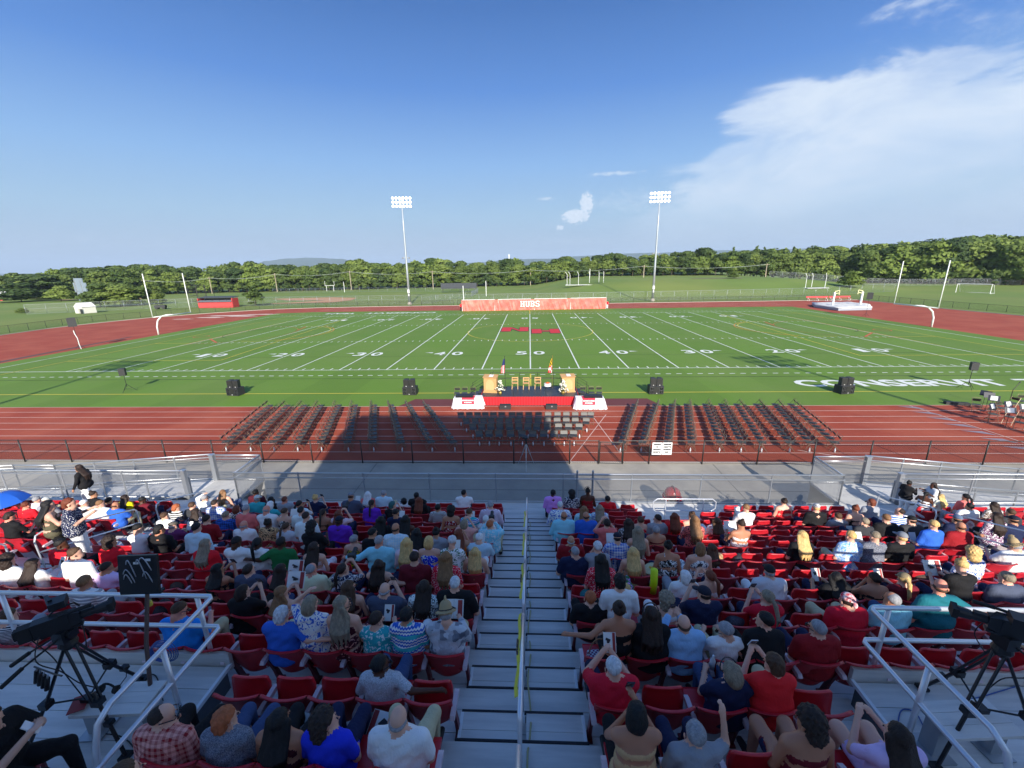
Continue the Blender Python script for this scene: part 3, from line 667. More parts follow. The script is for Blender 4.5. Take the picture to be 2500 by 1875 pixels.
for c, X, lab in ((0, 1.23, 'small white covered stool with red flowers beside the wooden chairs'),):
    g = thing('side_table', lab, 'table', (X, -8.95, SH)); mb = MB(); mb.lathe([(.26, .42), (.25, .45), (.02, .455)], n=16); mb.lathe([(.27, .26), (.25, .44)], n=16); build(mb, 'cloth', mwp, g)
    mb = MB()
    for i in range(3): mb.tube([(0, 0, .4), (.24*math.cos(i*2.1), .24*math.sin(i*2.1), 0)], .012, 5)
    build(mb, 'leg', mblack, g); mb = MB(); mb.lathe([(.12, .455), (.17, .5), (.05, .55)], n=10); build(mb, 'flowers', mat('orange_red', (.6, .12, .02), .7, var=.3, vs=20), g)
# flags
def flag(label, loc, kind):
    g = thing('flag', label, 'flag', loc)
    mb = MB(); mb.lathe([(.14, 0), (.13, .04), (.03, .08)], n=14); build(mb, 'stand', mblack, g)
    mb = MB(); mb.tube([(0, 0, .05), (0, 0, 2.3)], .014, 8); mb.lathe([(.005, 2.3), (.03, 2.34), (.004, 2.42)], n=8); build(mb, 'staff', mgold if kind else mblack, g)
    fm = []
    if kind == 0: cs = [(.02, .03, .14), (.60, .02, .03), (.75, .74, .70)]
    else: cs = [(.75, .50, .02), (.015, .015, .015), (.62, .02, .03), (.75, .74, .70)]
    fm = [mat(f'flag_{kind}_{i}', c, .7) for i, c in enumerate(cs)]
    nu, nv = 16, 30; mb = MB()
    for j in range(nv+1):
        for i in range(nu+1):
            u, v = i/nu, j/nv; w = (.10+.20*v**.7); a = u*9+v*1.2
            mb.v.append((-.02-w*u*.95+.02*math.sin(a), .06*math.sin(a)*(.4+v), 2.22-v*1.12-u*.12*(1-v)))
    for j in range(nv):
        for i in range(nu):
            u, v = i/nu, j/nv
            if kind == 0: mi = 0 if (v < .42) else (1 if (i//2) % 2 else 2)
            else: mi = ((0 if (i//3+j//4) % 2 else 1) if v < .5 else (2 if (i//4+j//6) % 2 else 3))
            mb.f.append((j*(nu+1)+i, j*(nu+1)+i+1, (j+1)*(nu+1)+i+1, (j+1)*(nu+1)+i)); mb.m.append(mi)
    o = build(mb, 'cloth', fm, g, smooth=True); md = o.modifiers.new('t', 'SOLIDIFY'); md.thickness = .004
flag('striped red, white and blue flag hanging from its staff on the stage', (-1.88, -8.5, SH), 0); flag('yellow, black, red and white state flag hanging from its staff', (1.58, -8.45, SH), 1)
# cloth covered tables
mcloth = mat('tablecloth', (.80, .80, .82), .75, var=.03)
def table(label, x0, x1, y0, y1, s):
    cx, cy = (x0+x1)/2, (y0+y1)/2; hw, hd = (x1-x0)/2, (y1-y0)/2
    g = thing('table', label, 'table', (cx, cy, 0)); mb = MB(); mb.box((0, 0, .73), (2*hw, 2*hd, .03)); build(mb, 'tabletop', mwp, g)
    for a in (-1, 1):
        for b_ in (-1, 1):
            mb = MB(); mb.tube([(a*(hw-.2), b_*(hd-.1), 0), (a*(hw-.2), b_*(hd-.1), .72)], .016, 6); build(mb, 'leg', mblack, g)
    c = tag(ob('tablecloth', None), 'x', 'x'); bpy.data.objects.remove(c)
    mb = MB(); n = 160; ring = []
    per = 4*(hw+hd)
    def pt(t):
        d = t*per
        if d < 2*hw: return (-hw+d, -hd, 0, -1)
        d -= 2*hw
        if d < 2*hd: return (hw, -hd+d, 1, 0)
        d -= 2*hd
        if d < 2*hw: return (hw-d, hd, 0, 1)
        d -= 2*hw; return (-hw, hd-d, -1, 0)
    vs = []
    for k, (z, am) in enumerate(((.75, 0), (.735, .012), (.5, .05), (.25, .09), (.03, .13))):
        for i in range(n):
            x, y, nx_, ny_ = pt(i/n); crn = max(0, abs(x)/hw-.9)*max(0, abs(y)/hd-.6)*6
            w = am*(.75+.5*math.sin(i*.9+math.sin(i*.31)*2))+am*crn*1.6
            vs.append((x+(nx_+ (x/hw)*crn*.8)*w, y+(ny_+(y/hd)*crn*.8)*w, z))
    fs = [(k*n+i, k*n+(i+1) % n, (k+1)*n+(i+1) % n, (k+1)*n+i) for k in range(4) for i in range(n)]+[tuple(range(n))]
    mb.add(vs, fs); o = build(mb, 'tablecloth', mcloth, loc=(cx, cy, 0), smooth=False); tag(o, 'long white tablecloth over the '+('left' if s < 0 else 'right')+' table by the stage', 'tablecloth')
    rr = thing('table_runner', 'red school runner with white lettering on the '+('left' if s < 0 else 'right')+' white table', 'runner', (cx+(.05 if s < 0 else -.1), cy, 0))
    mb = MB(); mb.box((0, -.05, .757), (.84, 2*hd-.08, .006)); y = -hd-.07
    mb.quad((-.42, -hd-.022, .76), (.42, -hd-.022, .76), (.42, y-.035, .36), (-.42, y-.035, .36)); build(mb, 'cloth', mat('runner_red', (.62, .03, .06), .7), rr)
    glyphs(rr, 'NORTH HAGERSTOWN', .085, .76, (0, y-.012, .58), R(84), mwp, bold=.02); glyphs(rr, 'HIGH SCHOOL', .085, .5, (0, y-.028, .44), R(84), mwp, bold=.02)
    for i in range(8):
        o = thing('diploma_stack', f'stack of black diploma folders on the {"left" if s < 0 else "right"} white table, {ORD[i % 4]} in its {"front" if i < 4 else "back"} row', 'folders', (cx+(-.75+.33*(i % 4))*(1 if s < 0 else -1)*.9, cy-.12+.3*(i//4), .765), random.uniform(-.1, .1), 'diploma folder stacks')
        mb = MB(); 
        for j in range(5): mb.box((0, 0, .012+j*.026), (.29, .23, .02)); 
        build(mb, 'folders', mbook, o)
table('folding table under a white cloth left of the stage', -5.2, -3.35, -11.55, -10.85, -1); table('folding table under a white cloth right of the stage', 3.0, 4.85, -11.75, -11.05, 1)
# wedge monitors
def wedge(label, x):
    g = thing('stage_monitor', label, 'speaker', (x, -11.55, 0), 0, 'floor monitors')
    mb = MB(); mb.prism([(-.2, 0), (.22, 0), (.22, .14), (.02, .36), (-.2, .3)], 'x', -.38, .38); build(mb, 'cabinet', mat('speaker_black', (.025, .026, .028), .6), g)
    mb = MB(); mb.box((0, .13, .26), (.7, .03, .24), Matrix.Rotation(R(48), 3, 'X')); build(mb, 'grille', mblack, g)
    mb = MB(); mb.box((.02, -.212, .22), (.1, .02, .08)); build(mb, 'socket_plate', mgalv, g)
wedge('black wedge monitor before the stage, left one', -1.72); wedge('black wedge monitor before the stage, right one', 1.38)
# speaker stacks
mspk = MATS['speaker_black']; mcone = mat('speaker_cone', (.008, .008, .009), .35)
def stack(label, x, y, rz, rot2):
    g = thing('subwoofer', label, 'speaker', (x, y, 0), rz)
    mb = MB(); mb.box((0, .35, .32), (1.02, .68, .6)); build(mb, 'cabinet', mspk, g)
    mb = MB(); mb.box((0, 0.0, .33), (.34, .03, .5)); build(mb, 'grille', mblack, g)
    for sx in (-.34, .34):
        for z in (.2, .46):
            mb = MB(); q = Matrix.Rotation(R(90), 3, 'X'); mb.lathe([(.115, -.0), (.10, .03), (.03, -.02), (.001, -.02)], (sx, .0, z), 14, q); build(mb, 'driver', mcone, g, smooth=True)
    mb = MB(); mb.box((0, -.01, .1), (.08, .02, .03)); build(mb, 'badge', mwp, g)
    for i, sx in enumerate((-.23, .23)):
        h = thing('loudspeaker', ('left' if sx < 0 else 'right')+' loudspeaker standing on the '+label.split(' subwoofer')[0]+' subwoofer', 'speaker', (x+sx*math.cos(rz+rot2)-.3*math.sin(rz), y+sx*math.sin(rz+rot2)+.35*math.cos(rz), .62), rz+rot2, 'loudspeakers on the subwoofers')
        mb = MB(); mb.prism([(-.21, -.2), (.21, -.2), (.15, .2), (-.15, .2)], 'z', 0, .56); build(mb, 'cabinet', mspk, h)
        mb = MB(); mb.box((0, -.205, .29), (.36, .012, .46)); build(mb, 'grille', mblack, h)
        mb = MB(); mb.box((0, -.214, .06), (.06, .01, .04)); build(mb, 'badge', mwp, h)
stack('far left black subwoofer with four drivers on the turf', -22.9, -8.4, R(-8), R(6)); stack('left centre black subwoofer with four drivers on the turf', -9.15, -8.4, 0, 0)
stack('right centre black subwoofer with four drivers on the turf', 9.25, -8.4, 0, 0); stack('far right black subwoofer with four drivers on the turf', 22.8, -8.5, R(10), R(-6))
def stand_speaker(label, x, y, rz, h=1.35, cable=False):
    g = thing('speaker_on_stand', label, 'speaker', (x, y, 0), rz)
    mb = MB(); mb.tube([(0, 0, .35), (0, 0, h)], .02, 8); build(mb, 'pole', mblack, g)
    for k in range(3):
        a = k*2.1+.4; mb = MB(); mb.tube([(.55*math.cos(a), .55*math.sin(a), .01), (0, 0, .62)], .014, 6); mb.tube([(.3*math.cos(a), .3*math.sin(a), .28), (0, 0, .2)], .01, 5); build(mb, 'leg', mblack, g)
    s = .40*(1 if h < 2 else 1.9); mb = MB(); mb.prism([(-s*.55, -s*.45), (s*.55, -s*.45), (s*.35, s*.45), (-s*.35, s*.45)], 'z', h, h+s*1.45); build(mb, 'cabinet', mspk, g)
    if cable:
        mb = MB(); mb.tube([(-.12, 0, h-.5), (-.08, -.05, h-.9), (.06, -.06, h-1.5), (.05, 0, .5), (.12, -.08, 0)], .045, 6); build(mb, 'cable_wrap', mwp, g)
stand_speaker('black speaker on a tripod stand on the turf at left', -32.6, -7.0, R(15)); 
pr = atz(1900+1700/3.687, 840+405/3.687); stand_speaker('black speaker on a tripod stand over the white sideline lettering', pr.x, pr.y, R(-12), 1.45)
stand_speaker('big black speaker on a tall pole by the left end zone', -57.7, 12.5, R(40), 2.9, True); stand_speaker('big black speaker on a tall pole by the high jump mat', 58.6, 37.9, R(-30), 3.0)

# ------------------------------------------------------------------ folding chairs
mtan = mat('chair_tan', (.24, .17, .11), .45, .3); mgr = mat('chair_vinyl', (.055, .055, .05), .5, var=.1); mbl = mat('bottle', (.62, .66, .70), .15)
def folding(mframe, mseat, tall=1):
    g = thing('folding_chair', 'x', 'folding chair')
    mb = MB()
    for s in (-1, 1):
        mb.tube([(s*.2, .26, 0), (s*.2, .05, .42), (s*.2, -.2, .80)], .011, 4, False); mb.tube([(s*.18, -.24, 0), (s*.18, .16, .42)], .010, 4, False)
    mb.tube([(-.2, -.2, .80), (-.16, -.21, .84), (.16, -.21, .84), (.2, -.2, .80)], .011, 4, False); mb.tube([(-.18, -.2, .06), (.18, -.2, .06)], .009, 4, False)
    build(mb, 'frame', mframe, g)
    mb = MB(); mb.prism([(-.2, .2), (.2, .2), (.19, -.14), (.12, -.18), (-.12, -.18), (-.19, -.14)], 'z', .43, .455); build(mb, 'seat', mseat, g)
    mb = MB(); mb.box((0, -.165, .70), (.37, .018, .19), Matrix.Rotation(R(-28), 3, 'X')); build(mb, 'backrest', mseat, g)
    return g
fc = folding(mtan, mgr); first = [True]
def put_chair(x, y, rz, lab, grp, z=0):
    if first[0]: o = fc; first[0] = False
    else: o = dup(fc)
    o.location = (x, y, z); o.rotation_euler = (0, 0, rz); o['label'] = lab; o['group'] = grp; return o
mb = MB(); mb.lathe([(.032, 0), (.032, .13), (.012, .18), (.012, .21)], n=8); btm = mb.mesh('water_bottle', mbl, True)
def bottle(x, y, z, lab, grp='water bottles by the folding chairs'):
    o = ob('water_bottle', btm, loc=(x, y, z), rot=(0, 0, 0)); o.scale = (1.3, 1.3, 1.15); tag(o, lab, 'bottle', grp)
LB = [-16.58, -15.24, -13.96, -12.69, -11.41, -9.97, -8.62, -7.11, -5.53, -4.34]; LTp = [-17.9, -16.67, -15.5, -14.39, -13.17, -12.04, -10.72, -9.58, -8.38, -7.19]
RBt = [4.92, 5.97, 7.24, 8.43, 9.88, 10.95, 11.96, 13.33, 14.3, 15.54]; RTp = [6.98, 8.33, 9.39, 10.35, 11.52, 12.54, 13.52, 14.73, 15.91, 16.91]
rnd = random.Random(5)
for side, B_, T_ in (('left', LB, LTp), ('right', RBt, RTp)):
    sg_ = 1 if side == 'left' else -1
    for c in range(10):
        for i in range(12):
            t = i/11; x = B_[c]+(T_[c]-B_[c])*t; y = -18.15+6.0*t
            col = (10-c) if side == 'left' else c+1
            x += sg_*.25; ang = math.atan2(T_[c]-B_[c], 6.0)
            put_chair(x+rnd.uniform(-.02, .02), y, R(-90)*sg_-ang+rnd.uniform(-.04, .04), f'brown folding chair, {ORD[i]} from fence, {ORD[col-1]} column {side} of the stage', f'folding chairs in columns on the {side} of the track')
        bottle(B_[c]+sg_*.38, -18.42, 0, f'clear water bottle at fence end of the {ORD[col-1]} chair column {side} of stage')
CR = [([-4.24, -3.73, -3.22, -2.75, -2.27, -1.76, -1.14, -.69, -.13, .46, 1.02, 1.58, 2.11, 2.64, 3.16, 3.57], -14.4), ([-3.76, -3.24, -2.76, -2.3, -1.81, -1.3, -.75, -.13, .41, .95, 1.49, 2.02, 2.53, 3.17], -15.42), ([-3.27, -2.77, -2.27, -1.75, -1.2, -.68, -.18, .31, .91, 1.51, 2.08, 2.65], -16.32), ([-2.79, -2.26, -1.73, -1.1, -.49, .08, .66, 1.21, 1.73, 2.25], -17.34)]
for r_, (X, Y) in enumerate(CR):
    for i, x in enumerate(X):
        put_chair(x, Y, rnd.uniform(-.05, .05), f'dark folding chair facing the stage, {ORD[i]} from left, {ORD[3-r_]} row from fence', 'folding chairs in rows facing the stage')
        if r_ >= 1 or i == 0: bottle(x+.02, Y-.32, 0, f'water bottle behind {ORD[i]} chair from left, {ORD[3-r_]} centre row from fence')
for s, X in ((-1, (-5.35, -4.8, -4.2)), (1, (3.75, 4.35, 4.9))):
    for i, x in enumerate(X): put_chair(x, -9.3, math.pi, f'empty folding chair beside the stage, {ORD[i]} of the {"left" if s < 0 else "right"} three', 'folding chairs beside the stage')
# orchestra corner at the right
for i, (zx, zy) in enumerate([(820, 860), (1200, 850), (1560, 830), (1760, 790), (1150, 1060), (1500, 1120), (1300, 930), (1700, 1240), (1810, 1010)]):
    p = atz(2280+zx/8.295, 900+zy/8.295); put_chair(p.x, p.y, R(150+40*math.sin(i*2.3)), f'tan folding chair of the band at right, {ORD[i]} one among the music stands', 'band chairs on the track')
def music_stand(label, x, y, rz, white):
    g = thing('music_stand', label, 'music stand', (x, y, 0), rz, 'music stands on the track')
    mb = MB(); mb.tube([(0, 0, .05), (0, 0, .9)], .012, 6)
    for k in range(3): mb.tube([(0, 0, .2), (.25*math.cos(k*2.1), .25*math.sin(k*2.1), 0)], .008, 4)
    build(mb, 'post', mblack, g); mb = MB(); q = Matrix.Rotation(R(-25), 3, 'X'); mb.box((0, 0, 1.05), (.5, .02, .34), q); mb.box((0, -.03, .9), (.5, .06, .015)); build(mb, 'desk', mat('navy_black', (.015, .016, .03), .5), g)
    if white: mb = MB(); mb.box((0, -.02, 1.06), (.3, .01, .27), q); build(mb, 'sheet_music', mwp, g)
for i, (zx, zy, w) in enumerate([(1080, 1050, 1), (1400, 1000, 1), (1720, 1060, 1), (1440, 1140, 1), (1030, 800, 0), (1120, 870, 1), (960, 760, 0)]):
    p = atz(2280+zx/8.295, 900+(zy+60)/8.295); music_stand(f'black music stand of the band at right{", with white sheets" if w else ", empty desk"}, {ORD[i]} one', p.x, p.y, R(20-12*i), w)
g = thing('keyboard_case', 'long black instrument case lying at the edge of the track', 'case', tuple(atz(2280+460/8.295, 900+730/8.295)), R(-15)); mb = MB(); mb.box((0, 0, .08), (1.3, .3, .16)); mb.box((0, 0, .17), (1.2, .24, .03)); mb.tube([(-.2, -.16, .1), (-.15, -.2, .1), (.15, -.2, .1), (.2, -.16, .1)], .01, 5); build(mb, 'shell', mspk, g)
p = atz(2280+1480/8.295, 900+830/8.295); g = thing('microphone_stand', 'tall black boom microphone stand among the band chairs', 'microphone stand', tuple(p)); mb = MB(); mb.tube([(0, 0, 0), (0, 0, 1.3), (.25, 0, 1.75)], .02, 6); [mb.tube([(0, 0, .25), (.3*math.cos(k*2.1), .3*math.sin(k*2.1), 0)], .012, 5) for k in range(3)]; build(mb, 'stand', mblack, g); mb = MB(); mb.tube([(.25, 0, 1.75), (.3, 0, 1.82)], .035, 8); build(mb, 'microphone', mspk, g)
# camera tripod behind the fence
g = thing('video_tripod', 'video camera on a silver tripod standing at the track fence', 'camera', (-.25, -20.2, 0))
for k, (dx, dy) in enumerate(((0, -.45), (-.38, .35), (.38, .35))):
    mb = MB(); mb.tube([(dx, dy, .01), (dx*.5, dy*.5, .62)], .012, 6); mb.tube([(dx*.5, dy*.5, .6), (dx*.05, dy*.05, 1.2)], .022, 6); build(mb, 'leg', malu, g)
mb = MB(); mb.tube([(0, 0, 1.15), (0, 0, 1.38)], .04, 8); mb.bar((0, 0, 1.36), (.1, -.3, 1.2), .02); build(mb, 'head', mblack, g)
mb = MB(); mb.box((0, .03, 1.48), (.14, .3, .16)); mb.tube([(0, .15, 1.48), (0, .3, 1.48)], .05, 10); mb.box((-.12, 0, 1.5), (.1, .02, .08)); build(mb, 'camera_body', mspk, g)
# red helmet cart
_h = aty(1643, 1190, -24.1); g = thing('helmet', 'glossy red football helmet shaped shell behind the front railing', 'helmet', (_h.x, -24.1, _h.z-1.3*.62)); g.scale = (.62, .62, .62); mhel = mat('helmet_red', (.33, .01, .015), .18, coat=.4)
mb = MB(); mb.lathe([(.42, .62), (.48, .8), (.46, 1.0), (.36, 1.18), (.2, 1.27), (.02, 1.3)], n=24); build(mb, 'shell', mhel, g, smooth=True)
mb = MB(); mb.lathe([(.36, -.55), (.36, .6)], n=20); build(mb, 'barrel', mat('bin_dark', (.05, .02, .02), .6), g)
mb = MB(); P = [(.52*math.cos(R(a)), .52*math.sin(R(a)), .66+.12*math.sin(R(a))) for a in range(0, 370, 20)]; mb.tube(P, .06, 8, False); build(mb, 'rim', mhel, g, smooth=True)
mb = MB(); P = [(.02, -.51*math.cos(R(a)), .8+.53*math.sin(R(a))) for a in range(-10, 190, 12)]; mb.tube(P, .035, 6); build(mb, 'stripe', mat('dark_stripe', (.05, .01, .015), .2), g, smooth=True)

# ------------------------------------------------------------------ things beyond the track
g = thing('high_jump_mat', 'grey and white covered high jump mat on the red end zone', 'mat', (0, 0, 0)); mb = MB()
P = [(63.5, 60.2), (60.8, 55.0), (60.6, 47.6), (67.4, 48.2), (72, 55), (71.4, 60.5)]; mb.prism(P, 'z', .05, .62); build(mb, 'cushion', mat('mat_grey', (.30, .33, .38), .6, var=.1), g)
mb = MB(); cx, cy = sum(p[0] for p in P)/6, sum(p[1] for p in P)/6
vs = []; rings = [(1.01, .52), (1.0, .66), (.8, .7), (.55, .62), (.3, .68), (.02, .72)]; nn = 36
def onp(a):
    t = a*6; i = int(t) % 6; f_ = t-int(t); q, w = P[i], P[(i+1) % 6]; return q[0]+(w[0]-q[0])*f_, q[1]+(w[1]-q[1])*f_
for k, (s, z) in enumerate(rings):
    for i in range(nn):
        x, y = onp(i/nn); vs.append((cx+(x-cx)*s, cy+(y-cy)*s, z+.05*math.sin(i*1.7+k*2)))
mb.add(vs, [(k*nn+i, k*nn+(i+1) % nn, (k+1)*nn+(i+1) % nn, (k+1)*nn+i) for k in range(len(rings)-1) for i in range(nn)]); build(mb, 'cover', mat('cover_white', (.66, .64, .60), .7, var=.08), g, smooth=True)
mb = MB(); mb.box((62.2, 53.5, .35), (.3, 1.5, .5)); build(mb, 'side_pad', MATS['mat_grey'], g)
for i, (x, y) in enumerate(((63.6, 53.8), (70.0, 54.8))):
    g = thing('vault_standard', f'white high jump standard with yellow bracket, {"left" if i == 0 else "right"} one', 'standard', (x, y, 0)); mb = MB(); mb.box((0, 0, .04), (.6, .6, .08)); mb.bar((0, 0, 0), (0, 0, 3.2), .28); build(mb, 'post', mwg, g)
    mb = MB(); s = 1 if i == 0 else -1; mb.bar((s*.1, 0, 3.4), (s*1.0, 0, 3.6), .1); mb.bar((s*.1, 0, 2.9), (s*1.0, 0, 3.1), .1); mb.bar((s*.1, 0, 2.8), (s*.1, 0, 3.5), .12); mb.bar((s*.95, 0, 2.7), (s*.95, 0, 3.6), .1); build(mb, 'bracket', mat('pale_yellow', (.75, .72, .4), .5), g)
for i, x in enumerate((72.0, 77.5)):
    g = thing('bench', f'long red bench at the far right corner of the track, {"left" if i == 0 else "right"} one', 'bench', (x, 71.5, 0)); mr = mat('bench_red', (.50, .05, .06), .5)
    mb = MB(); mb.box((0, 0, .5), (5.3, .45, .05)); build(mb, 'seat', mr, g); mb = MB(); mb.box((0, .45, .95), (5.3, .05, .4)); build(mb, 'backrest', mr, g)
    for dx in (-2.2, 0, 2.2): mb = MB(); mb.bar((dx, -.2, 0), (dx, -.2, .5), .07); mb.bar((dx, -.2, .3), (dx, .5, .8), .05); mb.bar((dx, .4, 0), (dx, .4, .8), .06); build(mb, 'leg', mwg, g)
# dugout, backstop, shed, scoreboards
g = thing('dugout', 'red dugout with grey roof beside the infield', 'dugout', (-85.5, 75.3, 0), R(1)); mr = mat('dugout_red', (.52, .05, .05), .7, var=.06)
mb = MB(); mb.box((0, -1, .8), (9.4, .2, 1.6)); build(mb, 'front_wall', mr, g); mb = MB(); mb.box((0, 1.6, 1.2), (9.4, .2, 2.4)); build(mb, 'rear_wall', mat('dark_inside', (.04, .04, .05), .8), g)
for s in (-1, 1): mb = MB(); mb.box((s*4.7, .3, 1.25), (.2, 2.6, 2.5)); build(mb, 'side_wall', mr, g)
mb = MB(); mb.box((0, -.8, 1.78), (9.4, 1.3, .1), Matrix.Rotation(R(16), 3, 'X')); build(mb, 'lower_roof', mat('shingle_grey', (.13, .14, .16), .85, var=.1), g)
mb = MB(); mb.box((0, .7, 2.75), (9.7, 2.8, .12), Matrix.Rotation(R(5), 3, 'X')); build(mb, 'roof', mat('roof_dark', (.05, .055, .06), .6), g)
for dx in (-3, -1, 1, 3): mb = MB(); mb.bar((dx, -.6, 1.6), (dx, -.6, 2.7), .1); build(mb, 'post', mblack, g)
g = thing('backstop', 'tall dark backstop cage left of the red dugout', 'backstop', (-95.5, 78, 0)); mb = MB()
for x in (0, 2.6, 5.2): mb.tube([(x, 0, 0), (x, 0, 6)], .06, 6); mb.tube([(x, 3, 0), (x, 3, 6)], .05, 6)
for z in (1.5, 3, 4.5, 6): mb.tube([(0, 0, z), (5.2, 0, z)], .04, 5); mb.tube([(0, 0, z), (0, 3, z)], .04, 5)
build(mb, 'frame', mblack, g); mb = MB(); link_mesh(mb, (0, 0), (5.2, 0), 0, 0, 6, .35, .02); build(mb, 'netting', mblack, g)
g = thing('shed', 'small white shed with a gable roof at the far left', 'shed', (-111, 63.5, 0), R(-20)); g.scale = (.55, .55, .62); mcream = mat('cream_siding', (.68, .66, .58), .7, var=.05)
mb = MB(); mb.box((0, 0, 1.3), (6, 5, 2.6)); build(mb, 'wall', mcream, g); mb = MB(); mb.prism([(-3.3, 2.5), (3.3, 2.5), (0, 4.1)], 'y', -2.7, 2.7); build(mb, 'roof', mat('roof_white', (.75, .74, .68), .6), g)
mb = MB(); mb.box((.6, -2.52, 1.0), (1.6, .06, 2.0)); build(mb, 'door', mat('door_grey', (.4, .38, .33), .7), g); mb = MB(); mb.box((2.5, -2.6, .9), (1.6, .2, 1.8)); build(mb, 'dark_annex', mspk, g)
g = thing('scoreboard', 'scoreboard seen from behind on two steel posts at the far left', 'scoreboard', (-163.5, 112, -1.2), R(-25)); ms = mat('board_back', (.22, .27, .33), .6, var=.12, vs=1)
for dx in (-2.5, 2.5): mb = MB(); mb.bar((dx, -.3, 0), (dx, -.3, 8.6), .3); build(mb, 'post', mgalv, g)
mb = MB(); mb.box((0, 0, 7.0), (6.4, .4, 4.6)); build(mb, 'main_panel', ms, g); mb = MB(); mb.box((0, .1, 6.0), (10.2, .35, 3.4)); build(mb, 'wing_panel', ms, g); mb = MB(); mb.box((0, -.1, 4.0), (6.4, .3, .9)); build(mb, 'lower_panel', ms, g)
g = thing('ball_field_board', 'long dark board on the outfield fence left of the banner', 'board', (-28, 134, 0), R(-35)*0); mb = MB(); mb.box((-.5, 0, 2.6), (14.5, .2, 2.2)); build(mb, 'panel', mat('board_dark', (.04, .045, .055), .7), g)
for dx in (-7, 0, 6.5): mb = MB(); mb.bar((dx, .2, 0), (dx, .2, 3.6), .15); build(mb, 'post', mblack, g)
for i, (px_, Y, h) in enumerate(((800+812/2.458, 92, 4.2), (800+950/2.458, 110, 5.0), (800+98/2.458, 150, 4.5), (600+1040/3.69*0+839, 152, 4.0))):
    p = aty(px_, 700, Y); g = thing('foul_pole', f'thin white pole on the ball field, {ORD[i]} from the banner', 'pole', (p.x, Y, terr(p.x, Y))); mb = MB(); mb.tube([(0, 0, 0), (0, 0, h)], .1, 8); mb.box((0, 0, h), (.24, .24, .1)); build(mb, 'shaft', mwg, g)
g = thing('practice_goal', 'small white football goal far off before the tree line', 'goal post', (-93.5, 160, 0)); mb = MB(); mb.bar((-1.7, 0, 0), (-1.7, 0, 2.6), .14); mb.bar((1.7, 0, 0), (1.7, 0, 2.6), .14); mb.bar((-2.2, 0, 2.6), (2.2, 0, 2.6), .12); mb.bar((-2.2, 0, 2.6), (-2.2, 0, 4.6), .09); mb.bar((2.2, 0, 2.6), (2.2, 0, 4.6), .09); build(mb, 'frame', mwg, g)
g = thing('soccer_goal', 'white soccer goal with net on the practice field at right', 'soccer goal', (128, 91, terr(128, 91)), R(-62)); mb = MB(); mb.tube([(-3.6, 0, 0), (-3.6, 0, 2.6), (3.6, 0, 2.6), (3.6, 0, 0)], .09, 6)
for s in (-1, 1): mb.tube([(s*3.6, 0, 2.5), (s*3.6, 1.2, 2.4), (s*3.6, 3, 0), (s*3.6, 0, 0)], .05, 5)
mb.tube([(-3.6, 3, .05), (3.6, 3, .05)], .05, 5); build(mb, 'frame', mwg, g); mb = MB(); link_mesh(mb, (-3.6, 3), (3.6, 3), 0, 0, 2.3, .45, .02); [mb.v.__setitem__(i, (v[0], v[1]-v[2]*.75, v[2])) for i, v in enumerate(mb.v)]; build(mb, 'net', mwp, g)
def cage(label, x, y, n, w):
    g = thing('throwing_cage', label, 'cage', (x, y, terr(x, y)))
    for i in range(n):
        a = math.pi*(i/(n-1)); px_, py_ = w*math.cos(a), w*.6*math.sin(a); mb = MB(); mb.tube([(px_, py_, 0), (px_, py_, 3.7), (px_*1.05-.4, py_, 4.6)], .07, 6); build(mb, 'post', mwg, g)
    mb = MB(); mb.box((0, -.5, .06), (2.2*w, 2.5, .1)); build(mb, 'pad', mwp, g)
cage('ring of tall white cage posts on the grass rise, centre', 20, 118, 6, 6.5); cage('two tall curved white posts on the grass rise at right', 90.5, 102, 3, 3.0)
# people at the banner ends (standing staff in red)
# utility poles and wires
mup = mat('pole_wood', (.36, .30, .22), .8); pts_ = []
for i, (x, yt, Y) in enumerate([(350, 682, 150), (510, 676, 160), (670, 667, 168), (853, 661, 172), (1055, 661, 168), (1295, 657, 178), (1573, 647, 150), (1873, 643, 152), (1960, 645, 170)]):
    t = aty(x, yt, Y); g = thing('utility_pole', f'wooden utility pole before the woods, {ORD[i]} from the left', 'utility pole', (t.x, Y, terr(t.x, Y))); h = t.z-terr(t.x, Y)
    mb = MB(); mb.tube([(0, 0, 0), (0, 0, h)], .2, 7, r2=.14); build(mb, 'shaft', mup, g); mb = MB(); mb.bar((-1.1, 0, h-.5), (1.1, 0, h-.5), .12); build(mb, 'crossarm', mup, g); pts_.append(t)
g = thing('power_lines', 'thin sagging power lines between the wooden utility poles', 'wires', (0, 0, 0)); mb = MB()
for a, b in zip(pts_[:-2], pts_[1:-1]):
    for off in (-.9, .9): mb.tube([a+(b-a)*k/10+Vector((off, 0, -.45-4*(k/10)*(1-k/10)*1.2)) for k in range(11)], .045, 3, False)
build(mb, 'wire', mat('wire', (.42, .46, .4), .6), g)
t = aty(800+1088/2.458, 540+207/2.458, 900); g = thing('tower', 'thin white tower far off beyond the tree tops', 'tower', (t.x, 900, 0)); mb = MB(); mb.tube([(0, 0, 0), (0, 0, t.z)], 1.2, 8, r2=.9); mb.lathe([(1.6, t.z), (1.7, t.z+1.5), (.4, t.z+3)], n=8); build(mb, 'mast', mwg, g)
g = thing('equipment_cart', 'dark utility cart parked on the grass left of the goal post', 'cart', (-99, 72, 0), R(20)); mb = MB(); mb.box((0, 0, .75), (2.4, 1.3, .6)); mb.box((-.2, 0, 1.5), (1.2, 1.2, .1)); [mb.bar((a, b_, 1), (a, b_, 1.5), .06) for a in (-.7, .35) for b_ in (-.5, .5)]; build(mb, 'body', mspk, g)
